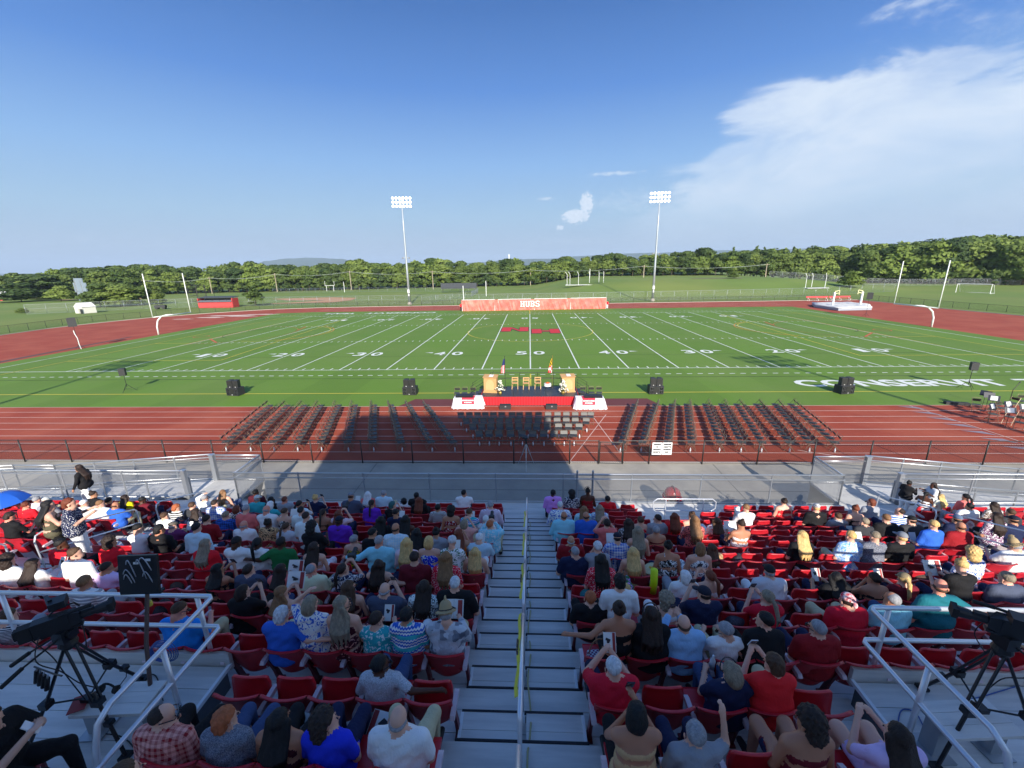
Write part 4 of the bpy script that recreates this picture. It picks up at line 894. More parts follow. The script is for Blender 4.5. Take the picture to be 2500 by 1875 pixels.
for a in (-.8, .8):
    for b_ in (-.65, .65): mb = MB(); mb.lathe([(.3, -.08), (.3, .08)], (a, b_, .3), 12, Matrix.Rotation(R(90), 3, 'X')); build(mb, 'wheel', mblack, g)
for i, (x, y, w, d, h, m_) in enumerate([(-246, 150, 22, 12, 6, mwp), (-212, 122, 9, 6, 3, mr), (-232, 196, 26, 10, 8, mcream)]):
    g = thing('farm_building', ['long pale building with white roof at the far left edge', 'low red building among trees at the far left', 'pale building behind the trees at the far left'][i], 'building', (x, y, terr(x, y)), R(25)); mb = MB(); mb.box((0, 0, h*.4), (w, d, h*.8)); build(mb, 'wall', m_, g); mb = MB(); mb.prism([(-d/2-.4, h*.8), (d/2+.4, h*.8), (0, h*1.15)], 'x', -w/2-.3, w/2+.3); build(mb, 'roof', MATS['roof_white'], g)
    for k in range(5): mb = MB(); mb.box((-w/2+w*(k+.5)/5, -d/2-.03, h*.45), (w*.09, .06, h*.25)); build(mb, 'window', mspk, g)
# ------------------------------------------------------------------ trees
def leafmat(name, c1, c2):
    m = bpy.data.materials.new(name); m.use_nodes = True; t = m.node_tree; b = t.nodes['Principled BSDF']; b.inputs['Roughness'].default_value = .65; b.inputs['Specular IOR Level'].default_value = .25
    oi = N(t, 'ShaderNodeObjectInfo'); tc = N(t, 'ShaderNodeTexCoord'); n = noise(t, tc.outputs['Object'], .9, 3, .6)
    f = M_(t, 'ADD', M_(t, 'MULTIPLY', oi.outputs['Random'], .75), M_(t, 'MULTIPLY', M_(t, 'SUBTRACT', n, .5), 1.3), clamp=True)
    mx = N(t, 'ShaderNodeMix', data_type='RGBA'); mx.inputs[6].default_value = (*c1, 1); mx.inputs[7].default_value = (*c2, 1); t.links.new(f, mx.inputs[0]); t.links.new(mx.outputs[2], b.inputs['Base Color'])
    tr = N(t, 'ShaderNodeBsdfTranslucent'); t.links.new(mx.outputs[2], tr.inputs[0]); ms = N(t, 'ShaderNodeMixShader'); ms.inputs[0].default_value = .22
    t.links.new(b.outputs[0], ms.inputs[1]); t.links.new(tr.outputs[0], ms.inputs[2]); t.links.new(ms.outputs[0], t.nodes['Material Output'].inputs[0]); return m
mleafA = leafmat('leaf_mid', (.058, .100, .022), (.205, .262, .056)); mleafB = leafmat('leaf_dark', (.042, .074, .022), (.120, .172, .042)); mleafC = leafmat('leaf_light', (.15, .21, .04), (.21, .27, .06))
mbark = mat('bark', (.12, .09, .06), .9, var=.3, vs=4)
def crown_mesh(name, seed, m, kind='round', n=2600):
    """unit tree: height 1, crown radius ~.38; leaf clumps spread over lobes"""
    r_ = np.random.RandomState(seed); lobes = []
    if kind == 'conifer':
        for k in range(16):
            z = .12+.85*k/16; rad = .24*(1-z)+.015
            for a in range(5): an = r_.rand()*6.28; lobes.append((rad*.6*math.cos(an), rad*.6*math.sin(an), z, rad*.6, .05))
    else:
        low = {'round': .04, 'bush': .0, 'tall': .02}[kind]
        for k in range(19 if kind != 'bush' else 9):
            an = r_.rand()*6.28; z = low+.12+(.80-low)*r_.rand(); w = math.sin(min(1, (z-low)/(1-low)*.9+.12)*math.pi)**.6
            rr = (.26 if kind != 'tall' else .2)*w*math.sqrt(r_.rand()); s = .10+.10*r_.rand(); lobes.append((rr*math.cos(an), rr*math.sin(an), min(z, .98-s*.8), s*1.15, s*.85))
        lobes.append((0, 0, .62, .2, .2)); lobes.append((0, 0, .84, .13, .14))
    L = np.array(lobes); w = L[:, 3]**2; idx = r_.choice(len(L), n, p=w/w.sum())
    d = r_.normal(size=(n, 3)); d /= np.linalg.norm(d, axis=1)[:, None]; d[:, 2] = np.where(d[:, 2] < -.35, -d[:, 2]*.4, d[:, 2])
    rad = .78+.27*r_.rand(n)
    P = L[idx, :3]+d*np.stack([L[idx, 3]*rad, L[idx, 3]*rad, L[idx, 4]*rad], 1)
    nrm = d+r_.normal(size=(n, 3))*.42; nrm /= np.linalg.norm(nrm, axis=1)[:, None]
    a = np.cross(nrm, r_.normal(size=(n, 3))); a /= np.linalg.norm(a, axis=1)[:, None]; b = np.cross(nrm, a)
    s = (.016+.018*r_.rand(n))[:, None]*(1 if n > 2000 else 1.3)
    V = np.stack([P-a*s-b*s*.6, P+a*s*.8-b*s, P+a*s+b*s*.7, P-a*s*.7+b*s], 1).reshape(-1, 3)
    me = bpy.data.meshes.new(name); me.vertices.add(len(V)); me.vertices.foreach_set('co', V.astype(np.float32).ravel())
    me.loops.add(4*n); me.loops.foreach_set('vertex_index', np.arange(4*n, dtype=np.int32)); me.polygons.add(n); me.polygons.foreach_set('loop_start', np.arange(0, 4*n, 4, dtype=np.int32)); me.polygons.foreach_set('loop_total', np.full(n, 4, dtype=np.int32))
    me.materials.append(m); me.update(); me.validate(); return me
def trunk_mesh(seed):
    r_ = random.Random(seed); mb = MB(); mb.tube([(0, 0, -.03), (.004, 0, .25), (0, .006, .6)], .022, 7, r2=.009)
    for k in range(6):
        a = r_.uniform(0, 6.28); z = .2+.06*k; mb.tube([(0, 0, z), (.09*math.cos(a), .09*math.sin(a), z+.12), (.17*math.cos(a), .17*math.sin(a), z+.2)], .008, 5, r2=.003)
    return mb.mesh('trunk', mbark, True)
CR_ = [crown_mesh('crown', 10+i, [mleafA, mleafA, mleafB, mleafA, mleafB, mleafA][i], ['round', 'round', 'round', 'tall', 'tall', 'round'][i], 3000) for i in range(6)]
CB_ = [crown_mesh('crown', 40+i, [mleafA, mleafB, mleafC][i], 'bush', 1300) for i in range(3)]
CC_ = crown_mesh('crown', 60, mleafB, 'conifer', 2200); CL_ = crown_mesh('crown', 61, mleafC, 'round', 2600)
TK = [trunk_mesh(i) for i in range(3)]
def tree(x, y, h, wd, crown, name, label, group, z=None, rz=None):
    g = thing(name, label, 'tree', (x, y, terr(x, y) if z is None else z), random.uniform(0, 6.28) if rz is None else rz, group)
    o = ob('crown', crown, g); o.scale = (wd, wd, h); o2 = ob('trunk', random.choice(TK), g); o2.scale = (h, h, h); return g
prof = [(-120, 672), (0, 668), (40, 665), (70, 667), (110, 659), (140, 653), (170, 650), (190, 655), (220, 652), (260, 646), (300, 643), (340, 642), (400, 646), (440, 649), (500, 647), (530, 648), (565, 637), (610, 636), (650, 646), (750, 645), (820, 641), (850, 636), (875, 627), (900, 638), (950, 641), (1000, 640), (1030, 631), (1075, 628), (1105, 636), (1150, 637), (1200, 634), (1265, 626), (1300, 640), (1370, 623), (1400, 621), (1440, 620), (1510, 615), (1540, 621), (1600, 620), (1650, 615), (1700, 612), (1730, 603), (1760, 611), (1790, 610), (1870, 606), (1940, 603), (2010, 598), (2050, 600), (2110, 592), (2150, 598), (2200, 588), (2240, 588), (2290, 578), (2340, 575), (2420, 573), (2500, 576), (2700, 570)]
def top_at(x):
    for (a, ya_), (b, yb_) in zip(prof[:-1], prof[1:]):
        if a <= x <= b: return ya_+(yb_-ya_)*(x-a)/(b-a)
    return 640
def dist_at(x):
    P = [(-200, 125), (300, 150), (450, 172), (900, 182), (1250, 185), (1600, 172), (1900, 160), (2100, 148), (2300, 130), (2700, 112)]
    for (a, ya_), (b, yb_) in zip(P[:-1], P[1:]):
        if a <= x <= b: return ya_+(yb_-ya_)*(x-a)/(b-a)
    return 150
LM = [(130, 'at the far left edge'), (200, 'behind the scoreboard'), (420, 'behind the left goal post'), (560, 'behind the red dugout'), (700, 'behind the infield tree'), (860, 'behind the small far goal'), (960, 'left of the left light pole'), (1060, 'right of the left light pole'), (1180, 'left of the banner end'), (1300, 'behind the banner letters'), (1440, 'behind the central cage posts'), (1560, 'left of the right light pole'), (1700, 'right of the right light pole'), (1850, 'behind the lone young tree'), (1980, 'left of the curved white posts'), (2100, 'behind the curved white posts'), (2230, 'left of the right goal post'), (2340, 'between the right goal uprights'), (2460, 'behind the soccer goal'), (9999, 'at the far right edge')]
CNT = {}
def where(x, row):
    for a, s in LM:
        if x < a:
            CNT[(s, row)] = CNT.get((s, row), 0)+1; return s, ORD[min(19, CNT[(s, row)]-1)]
rt = random.Random(21); cnt = 0
NM = ['deciduous_tree', 'deciduous_tree', 'dark_tree', 'tall_tree', 'tall_tree', 'deciduous_tree']
x = -140
while x < 2680:
    Y = dist_at(x)+rt.uniform(-3, 3); tp = top_at(x)
    for row in range(3):
        yy = Y+row*9+rt.uniform(-2, 2); xx_ = x+rt.uniform(-9, 9)
        tgt = tp+(rt.uniform(9, 20) if row == 0 else rt.uniform(2, 15) if row == 1 else rt.uniform(-1, 5))
        P = aty(xx_, tgt, yy); z0 = terr(P.x, yy); h = max(6, (P.z-z0)*1.01); i = rt.randrange(7)
        tree(P.x, yy, h, h*rt.uniform(.95, 1.35)+2, (CR_+[CL_])[i], (NM+['light_tree'])[i], (lambda w: f'leafy wood tree {w[0]}, {w[1]} from left in the {["front", "middle", "back"][row]} row')(where(xx_, row)), 'trees of the wood behind the fields'); cnt += 1
    x += rt.uniform(22, 32)*(1 if x < 1900 else 1.25)
x = -120
while x < 2600:
    Y = dist_at(x)-5+rt.uniform(-2, 2); P = aty(x, 690, Y); h = rt.uniform(3.5, 8.0)
    tree(P.x, Y, h, h*1.25, CB_[rt.randrange(2)], 'bush', (lambda w: f'low bush at the wood edge {w[0]}, {w[1]} from the left')(where(x, 9)), 'bushes at the wood edge'); x += rt.uniform(18, 30)
for i, (px_, tp, Y) in enumerate([(1792, 600, 175), (1850, 596, 170), (1868, 600, 172), (1940, 599, 168), (1648, 612, 180), (2108, 590, 150)]):
    P = aty(px_, tp, Y); h = P.z-terr(P.x, Y); tree(P.x, Y, h, h*.8, CC_, 'conifer', f'dark pointed conifer rising over the wood, {ORD[i]} one', 'conifers in the wood')
# single trees nearer by
def onetree(px_, ybase, ytop, Y, wd, cr, label, name='deciduous_tree'):
    b = aty(px_, ybase, Y); t = aty(px_, ytop, Y); h = t.z-max(b.z, terr(b.x, Y)); tree(b.x, Y, h, wd, cr, name, label, None)
onetree(151, 740, 696, 113, 12, CL_, 'light green round tree left of the scoreboard'); onetree(55, 742, 690, 112, 22, CR_[4], 'dark spreading tree at the far left, behind the thin mast')
onetree(110, 735, 668, 128, 24, CR_[2], 'big dark tree behind the light green one at left'); onetree(250, 765, 692, 82, 13, CR_[4], 'large dense tree left of the goal post, left one'); onetree(300, 762, 694, 84, 14, CR_[0], 'large dense tree left of the goal post, middle one'); onetree(345, 758, 700, 88, 13, CR_[1], 'large dense tree behind the left goal post upright'); onetree(383, 750, 708, 92, 9, CR_[5], 'smaller tree just right of the goal post upright')
onetree(625, 745, 701, 79.5, 8.5, CB_[1], 'round headed tree right of the red dugout'); onetree(2075, 697, 656, 104, 10, CL_, 'small bright green tree on the grass rise at right'); onetree(1787, 697, 662, 125, 5, CR_[0], 'thin young tree alone on the grass rise'); onetree(57, 775, 752, 66, 4, CR_[3], 'small sapling by the far left fence')
# ------------------------------------------------------------------ grandstand
Y0, Z0, RR, TT = -26.56, 1.2385, .28116, .84
def dz(k): return Z0+k*RR
def nose(k): return Y0-k*TT
malud = mat('deck_aluminium', (.68, .665, .635), .5, .0, var=.20, vs=1.6, stretch=(.5, 5, 5), c2=(.55, .54, .52), c2s=1.2)
malur = mat('riser_aluminium', (.42, .42, .42), .6, .0, var=.1)
mstrip = mat('step_edge_white', (.78, .80, .82), .4, .0)
mnos = mat('nosing_black', (.012, .013, .02), .7)
GS = thing('grandstand', 'aluminium grandstand with stepped decks of red seats in the foreground', 'grandstand', (0, 0, 0))
XW = 24.0
for k in range(-1, 17):
    y1 = -24.88 if k == -1 else nose(k); y0 = nose(k+1); z = dz(k) if k >= 0 else dz(-1)
    row = ob('deck_row', None, GS)
    n = 3 if k >= 0 else 5; w = (y1-y0)/n
    segs = [(-XW, XW)]
    if k >= 9: segs = [(-4.12, 4.0)]+([(-XW, -11.9), (11.9, XW)] if k < 12 else [(-XW, -11.9), (11.9, XW)])
    for (a, b) in segs:
        for i in range(n):
            mb = MB(); mb.box(((a+b)/2, y0+w*(i+.5), z-.02), (b-a, w-.008, .04)); build(mb, 'plank', malud, row)
        mb = MB(); mb.box(((a+b)/2, y0-.012, z+RR/2-.03), (b-a, .02, RR-.05)); build(mb, 'riser', malur, row)
    if k >= 0 and k < 15:
        mb = MB(); mb.box((-.17, y1+.014, z-.012), (1.50, .026, .040)); build(mb, 'nosing', mnos, row)
    # half steps in the central aisle
    if k < 15:
        hz = dz(k)+RR/2; yb = nose(k+1); yf = yb+.44
        for (a, b) in ((-.90, -.205), (-.135, .56)):
            h = ob('half_step', None, GS)
            for i in range(2):
                mb = MB(); mb.box(((a+b)/2, yb+.012+.21*(i+.5), hz-.015), (b-a-.03, .205, .03)); build(mb, 'plank', malud, h)
            mb = MB(); mb.box(((a+b)/2, yf+.0, hz-.01), (b-a+.02, .026, .035)); build(mb, 'nosing', mnos, h)
            mb = MB(); mb.box(((a+b)/2, yf-.02, hz-RR/4-.02), (b-a, .015, RR/2-.03)); build(mb, 'riser', malur, h)
            xe = a if a < -.5 else b; mb = MB(); mb.box((xe, yb+.215, hz+.006), (.035, .40, .02)); build(mb, 'edge_strip', mstrip, h)
    # side aisles
    if k >= 0 and k < 12:
        for cx in (-11.3, 11.2):
            h = ob('half_step', None, GS); hz = dz(k-1)+RR/2; yb = nose(k)
            mb = MB(); mb.box((cx, yb+.22, hz-.015), (1.15, .42, .03)); build(mb, 'plank', malud, h)
            mb = MB(); mb.box((cx, yb+.435, hz-.01), (1.17, .03, .04)); build(mb, 'nosing', mnos, h)
# front fascia, shade board under the walkway
mb = MB(); mb.box((-.08, -24.87, .80), (21.7, .03, .30)); build(mb, 'front_fascia', malur, GS)
mb = MB(); mb.box((0, -24.95, .40), (48, .04, .78)); build(mb, 'walkway_shade_board', mat('under_shadow', (.05, .052, .055), .9), GS)  # near-black board, stands in for the shade under the walkway
def rail_run(root, pts, r=.028, m=None, name='rail'):
    mb = MB(); mb.tube(pts, r, 8); return build(mb, name, m or malu, root, smooth=True)
WZ = dz(-1)
def railing(name, label, a, b, z0a, z0b, posts, dbl=True, cell=.055, h=1.1, group=None, low=True):
    """walkway railing with chain link from a to b"""
    g = thing(name, label, 'railing', (a[0], a[1], z0a), group=group); L = math.hypot(b[0]-a[0], b[1]-a[1]); dx, dy = b[0]-a[0], b[1]-a[1]
    A = Vector((0, 0, 0)); B = Vector((dx, dy, z0b-z0a))
    rail_run(g, [A+Vector((0, 0, h)), B+Vector((0, 0, h))]);
    n = Vector((-dy, dx, 0)).normalized()*.05
    if dbl: rail_run(g, [A+Vector((0, 0, h-.16))-n, B+Vector((0, 0, h-.16))-n], .021)
    if low: rail_run(g, [A+Vector((0, 0, .03)), B+Vector((0, 0, .03))], .022)
    for i in range(posts+1):
        p = A+(B-A)*i/posts; mb = MB(); mb.tube([p-Vector((0, 0, .1)), p+Vector((0, 0, h+.03))], .026, 8); build(mb, 'post', mgalv, g)
    if cell:
        mb = MB(); link_mesh(mb, (0, 0), (dx, dy), .05, z0b-z0a+.05, h-.06, cell, .0062); build(mb, 'chain_link', mwire, g)
    return g
railing('front_railing', 'long double topped railing with chain link along the front walkway', (-10.93, -24.85), (10.75, -24.85), WZ, WZ, 9, h=1.12)
for s, x0, x1, xk in ((-1, -10.93, -12.9, -19.9), (1, 10.75, 12.7, 18.4)):
    sd = 'left' if s < 0 else 'right'
    # landing + ramp
    lg = thing('landing', f'concrete coloured landing deck at the head of the {sd} ramp', 'landing', (0, 0, 0)); mlan = mat('landing_deck', (.50, .49, .46), .7, var=.08, c2=(.44, .43, .41))
    for i in range(4): mb = MB(); mb.box(((x0+x1)/2, -24.68+.38*i-.0, WZ-.03), (abs(x1-x0)-.01, .372, .06)); build(mb, 'plank', mlan, lg)
    mb = MB(); mb.box(((x0+x1)/2, -23.33, WZ/2-.03), (abs(x1-x0), .03, WZ-.06)); build(mb, 'skirt', malur, lg)
    rp = thing('ramp', f'aluminium access ramp sloping away on the {sd}', 'ramp', (0, 0, 0)); zl = .42
    P = [(x1, WZ), (xk, zl), (xk+s*1.8, zl), (xk+s*9, .0)]
    for (a, za), (b, zb) in zip(P[:-1], P[1:]):
        for j in range(4):
            y = -24.5+.33*j; mb = MB(); mb.add([(a, y, za-.02), (b, y, zb-.02), (b, y+.315, zb-.02), (a, y+.315, za-.02), (a, y, za-.07), (b, y, zb-.07), (b, y+.315, zb-.07), (a, y+.315, za-.07)], [(0, 1, 2, 3), (4, 5, 6, 7), (0, 1, 5, 4), (2, 3, 7, 6), (0, 3, 7, 4), (1, 2, 6, 5)]); build(mb, 'plank', malud, rp)
        mb = MB(); mb.bar((a, -23.22, za-.1), (b, -23.22, zb-.1), .05, .16); mb.bar((a, -24.6, za-.1), (b, -24.6, zb-.1), .05, .16); build(mb, 'stringer', mgalv, rp)
    railing('landing_railing', f'outer railing across the {sd} landing', (x0, -23.3), (x1, -23.3), WZ, WZ, 1, cell=.06)
    railing('landing_side_railing', f'short chain link side railing of the {sd} landing beside the walkway', (x0, -24.85), (x0, -23.3), WZ, WZ, 1, cell=.055)
    railing('ramp_railing', f'outer railing down the {sd} ramp', (x1, -23.2), (xk, -23.2), WZ, zl, 4, cell=.075)
    railing('ramp_railing', f'outer railing of the lower run of the {sd} ramp', (xk, -23.2), (xk+s*1.8, -23.2), zl, zl, 1, cell=0)
    railing('ramp_railing', f'outer railing of the last run of the {sd} ramp', (xk+s*1.8, -23.2), (xk+s*9, -23.2), zl, 0, 4, cell=0)
    g = railing('ramp_inner_railing', f'inner railing down the {sd} ramp next to the stand', (x1+s*.05, -24.55), (xk, -24.55), WZ-.25, zl-.2, 4, dbl=True, cell=0, h=1.0)
    railing('walkway_railing', f'walkway railing with chain link beyond the {sd} ramp opening', (x1+s*.1, -24.72), (x1+s*9.6, -24.72), WZ, WZ, 4, cell=.06, h=1.12)
    g = thing('gate_column', f'stout galvanised column at the {sd} ramp opening', 'post', (x1, -23.35, WZ)); mb = MB(); mb.bar((0, 0, -.5), (0, 0, 1.12), .16, .12); build(mb, 'column', mgalv, g)
    mb = MB(); mb.box((0, 0, 1.13), (.2, .16, .02)); build(mb, 'cap', malu, g)
    g = thing('gate_column', f'stout dark column at the inner corner of the {sd} ramp', 'post', (x1+s*.08, -24.7, WZ)); mb = MB(); mb.bar((0, 0, -.5), (0, 0, 1.12), .15, .12); build(mb, 'column', mgalv, g); mb = MB(); mb.box((0, 0, 1.13), (.19, .16, .02)); build(mb, 'cap', malu, g)
# extra railing over the maintenance gate posts
for i, x in enumerate((1.6, 2.15)):
    g = thing('gate_post', f'blue grey gate post in the front railing, {"left" if i == 0 else "right"} of the pair', 'post', (x, -24.86, WZ)); mb = MB(); mb.tube([(0, 0, -.1), (0, 0, 1.25)], .035, 8); mb.lathe([(.04, 1.25), (.01, 1.29)], n=8); build(mb, 'shaft', mgalv, g)
# central handrail
mrail = mat('rail_satin', (.74, .76, .80), .32, .5)
def zs(y): return dz((Y0-y)/TT)
for i, (ka, kb) in enumerate([(-.2, 1.6), (1.8, 3.7), (4.0, 5.9), (6.2, 8.0), (8.3, 10.6), (10.9, 13.4)]):
    ya_, yb_ = nose(ka), nose(kb); g = thing('aisle_handrail', f'satin aluminium handrail in the middle of the steps, {ORD[i]} length from the front', 'handrail', (-.17, 0, 0), group='central aisle handrails')
    za, zb = dz(ka), dz(kb)
    rail_run(g, [(0, ya_, za-.05), (0, ya_, za+.82), (0, ya_-.06, za+.90), (0, yb_+.06, zb+.90), (0, yb_, zb+.86), (0, yb_, zb+.0)], .022, mrail)
    rail_run(g, [(0, ya_, za+.48), (0, yb_, zb+.5)], .018, mrail, 'lower_rail')
    mb = MB(); ym = (ya_+yb_)/2; mb.tube([(0, ym, zs(ym)), (0, ym, zs(ym)+.88)], .022, 8); build(mb, 'post', mrail, g)
mtape = mat('caution_yellow', (.62, .58, .04), .45)
for i, (ka, kb, tx) in enumerate([(1.9, 3.6, ''), (6.3, 7.9, 'CAUTION'), (8.4, 10.3, 'CAUTION'), (4.2, 5.8, '')]):
    g = thing('caution_tape', f'yellow caution tape wound along the central handrail, {ORD[i]} strip from the front', 'tape', (0, 0, 0)); mb = MB()
    n = 12
    for j in range(n):
        a0 = ka+(kb-ka)*j/n; a1 = ka+(kb-ka)*(j+1)/n; x0_, x1_ = -.212-.010*math.sin(j*1.3), -.212-.010*math.sin((j+1)*1.3)
        mb.quad((x0_-.014, nose(a0), zs(nose(a0))+.893), (x1_-.014, nose(a1), zs(nose(a1))+.893), (x1_+.022, nose(a1), zs(nose(a1))+.920), (x0_+.022, nose(a0), zs(nose(a0))+.920))
    o = build(mb, 'ribbon', mtape, g); md = o.modifiers.new('s', 'SOLIDIFY'); md.thickness = .003
    if tx:
        sl = math.atan2(RR, TT); km = (ka+kb)/2
        me = text_mesh(tx, .034, .34, None, bold=.012); me.materials.append(mink); o2 = ob('lettering', me, g); tx_ = Vector((0, math.cos(sl), -math.sin(sl))); ty_ = Vector((-.82, .18, .55)).normalized(); tz_ = tx_.cross(ty_).normalized(); ty_ = tz_.cross(tx_)
        o2.matrix_local = Matrix(((tx_.x, ty_.x, tz_.x, -.208), (tx_.y, ty_.y, tz_.y, nose(km)), (tx_.z, ty_.z, tz_.z, zs(nose(km))+.918), (0, 0, 0, 1)))
g = thing('aisle_cable', 'tan cable lying down the steps along the right of the handrail', 'cable'); mb = MB(); P = []
for j in range(0, 62):
    kk = 13-.22*j
    if kk < -1: break
    y = nose(kk); fk = math.floor(kk); fr = kk-fk; z = dz(fk)+(RR/2 if fr > .52 else 0) if kk > 0 else WZ
    P.append((-.085+.022*math.sin(j*.9), y, z+.05))
mb.tube(P, .011, 6); build(mb, 'cord', mat('cord_tan', (.42, .38, .18), .6), g, smooth=True)
# side aisle handrails and looped guard rails
def loop_rail(label, pts, feet, r=.019):
    g = thing('loop_handrail', label, 'handrail', (0, 0, 0)); mb = MB(); mb.tube(pts, r, 8); build(mb, 'rail', mrail, g, smooth=True)
    for a, b in feet: mb = MB(); mb.tube([a, b], r, 8); build(mb, 'post', mrail, g)
    return g
for s, cx in ((-1, -11.3), (1, 11.2)):
    sd = 'left' if s < 0 else 'right'
    for i, (ka, kb) in enumerate([(-.9, 1.3), (2.0, 4.8), (5.4, 7.8)]):
        ya_, yb_ = nose(ka), nose(kb); za, zb = max(WZ, dz(ka)), dz(kb)
        pts = [(cx, ya_, za), (cx, ya_, za+.84), (cx, ya_-.05, za+.91), (cx, yb_+.16, zb+.88), (cx, yb_+.03, zb+.86), (cx, yb_-.02, zb+.74), (cx, yb_, zb)]
        loop_rail(f'bent aluminium handrail in the {sd} side aisle, {ORD[i]} from the front', pts, [((cx, ya_, za+.45), (cx, yb_, zb+.45))])
gx0, gx1, gy = 3.95, 5.95, -26.05
loop_rail('low looped guard rail on the walkway before the wheelchair bay at right', [(gx0+.1, gy, WZ+.45), (gx0, gy, WZ+.55), (gx0, gy, WZ+.78), (gx0+.12, gy, WZ+.88), (gx1-.12, gy, WZ+.88), (gx1, gy, WZ+.78), (gx1, gy, WZ+.55), (gx1-.12, gy, WZ+.45), (gx0+.1, gy, WZ+.45)], [((gx0+.4, gy, WZ), (gx0+.4, gy, WZ+.88)), ((gx1-.4, gy, WZ), (gx1-.4, gy, WZ+.88))])
# ------------------------------------------------------------------ camera platforms
PZ = 4.05
def platform(s, xe):
    sd = 'left' if s < 0 else 'right'; xo = s*11.85
    g = thing('camera_platform', f'raised aluminium camera platform with curb at the {sd}', 'platform', (0, 0, 0))
    for i in range(12):
        y = -34.14-.31*i; mb = MB(); mb.box(((xe+xo)/2, y-.155, PZ-.02), (abs(xo-xe), .302, .04)); build(mb, 'plank', malud, g)
    mb = MB(); mb.box(((xe+xo)/2, -34.09, PZ+.05), (abs(xo-xe)+.04, .06, .26)); build(mb, 'front_curb', malud, g)
    mb = MB(); mb.box((xe-s*.01, -35.9, PZ+.0), (.04, 3.6, .05)); build(mb, 'edge_trim', mstrip, g)
    mb = MB(); mb.box((xe-s*.012, -35.95, PZ-.21), (.03, 3.5, .36)); build(mb, 'side_panel', mat('panel_dark', (.10, .115, .13), .6, .3), g)
    rg = thing('platform_railing', f'double pipe railing round the {sd} camera platform', 'railing', (0, 0, 0)); xr = xe+s*.03; y0 = -34.07
    for h, ye in ((1.08, -35.45), (.60, -35.75)):
        rail_run(rg, [(xo, y0, PZ+h), (xr+s*.04, y0, PZ+h), (xr, y0-.04, PZ+h), (xr, ye, PZ+h), (xr+s*.01, ye-.14, PZ+h-.08), (xr+s*.02, ye-.2, PZ+h-.28), (xr+s*.03, ye-.24, PZ+(.6 if h > 1 else .0))], .028, mrail)
    for (px_, py_, b_) in ((xr+s*.22, y0, 0), (xr+s*2.9, y0, 0), (xr+s*5.6, y0, 0), (xr, -34.85, 0), (xr+s*.03, -36.1, 0)):
        mb = MB(); mb.tube([(px_, py_, PZ-.1), (px_, py_, PZ+(1.06 if py_ > -36 else .6))], .028, 8); build(mb, 'post', mrail, rg, smooth=True)
    # small bench on pedestals
    bq = atz(290, 1700, PZ+.46) if s < 0 else atz(2369, 1749, PZ+.46); bx, by = bq.x, bq.y
    b = thing('platform_bench', f'small aluminium bench on two pedestals on the {sd} camera platform', 'bench', (bx, by, PZ), R(4))
    for i in range(3): mb = MB(); mb.box((0, -.13+.13*i, .42), (.78, .126, .04)); build(mb, 'plank', malud, b)
    for d in (-.32, .32): mb = MB(); mb.box((d, 0, .22), (.13, .16, .42)); mb.box((d, 0, .012), (.26, .32, .02)); mb.box((d, 0, .41), (.16, .3, .03)); build(mb, 'pedestal', mgalv, b)
platform(-1, -4.12); platform(1, 4.0)
# press box and upper wall behind the camera: they throw the shade
mpb = mat('press_box_wall', (.74, .72, .68), .8, var=.06)  # wall colour lightened to bounce light into the shaded stand
pbx = thing('press_box', 'pale press box standing behind the top of the grandstand', 'building', (.55, -44.2, 0))
mb = MB(); mb.box((0, 0, 11.8), (11.5, 3.4, 7.4)); build(mb, 'wall', mpb, pbx); mb = MB(); mb.box((0, .05, 15.62), (11.5, 3.5, .16)); build(mb, 'roof', mat('roof_dark2', (.06, .065, .07), .7), pbx)
for i in range(7): mb = MB(); mb.box((-4.8+1.6*i, 1.72, 13.2), (1.4, .05, 1.3)); build(mb, 'window', mat('window_glass', (.04, .05, .06), .08), pbx)
for x in (-5, 0, 5): mb = MB(); mb.bar((x, 0, 0), (x, 0, 8.2), .4); build(mb, 'column', mgalv, pbx)
wl_ = thing('rear_wall', 'tall rear wall panels along the top of the grandstand', 'wall', (0, -42.1, 0))
HW = 8.95
for i in range(12): mb = MB(); mb.box((-23.5+i*4.1, 0, HW/2), (4.08, .12, HW)); build(mb, 'panel', mpb, wl_)
# ------------------------------------------------------------------ seats
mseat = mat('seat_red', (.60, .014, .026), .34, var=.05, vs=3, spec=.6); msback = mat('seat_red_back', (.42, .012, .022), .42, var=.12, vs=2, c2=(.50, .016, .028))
marm = mat('armrest_pinkish', (.60, .48, .52), .5, var=.1); mleg = mat('seat_leg_red', (.16, .010, .018), .45)
def shell(w0, w1, pts, curv, th, nu=8, lip=None):
    """curved sheet: pts = [(y,z,wfac)] along height; edges bend forward by curv"""
    mb = MB(); nv = len(pts); vs = []
    for side in (0, 1):
        for (y, z, wf) in pts:
            for i in range(nu+1):
                u = -1+2*i/nu; x = u*w0/2*wf; vs.append((x, y+curv*u*u+side*th, z+(0 if not lip else lip*abs(u)**3*(1 if z == pts[-1][1] else 0))))
    n1 = (nu+1)*nv
    for j in range(nv-1):
        for i in range(nu):
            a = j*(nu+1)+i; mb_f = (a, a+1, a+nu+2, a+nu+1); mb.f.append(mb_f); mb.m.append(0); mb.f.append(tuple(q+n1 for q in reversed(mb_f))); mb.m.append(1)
    ring = [i for i in range(nu+1)]+[j*(nu+1)+nu for j in range(1, nv)]+[(nv-1)*(nu+1)+i for i in range(nu-1, -1, -1)]+[j*(nu+1) for j in range(nv-2, 0, -1)]
    for a, b in zip(ring, ring[1:]+ring[:1]): mb.f.append((a, b, b+n1, a+n1)); mb.m.append(0)
    mb.v = vs; return mb
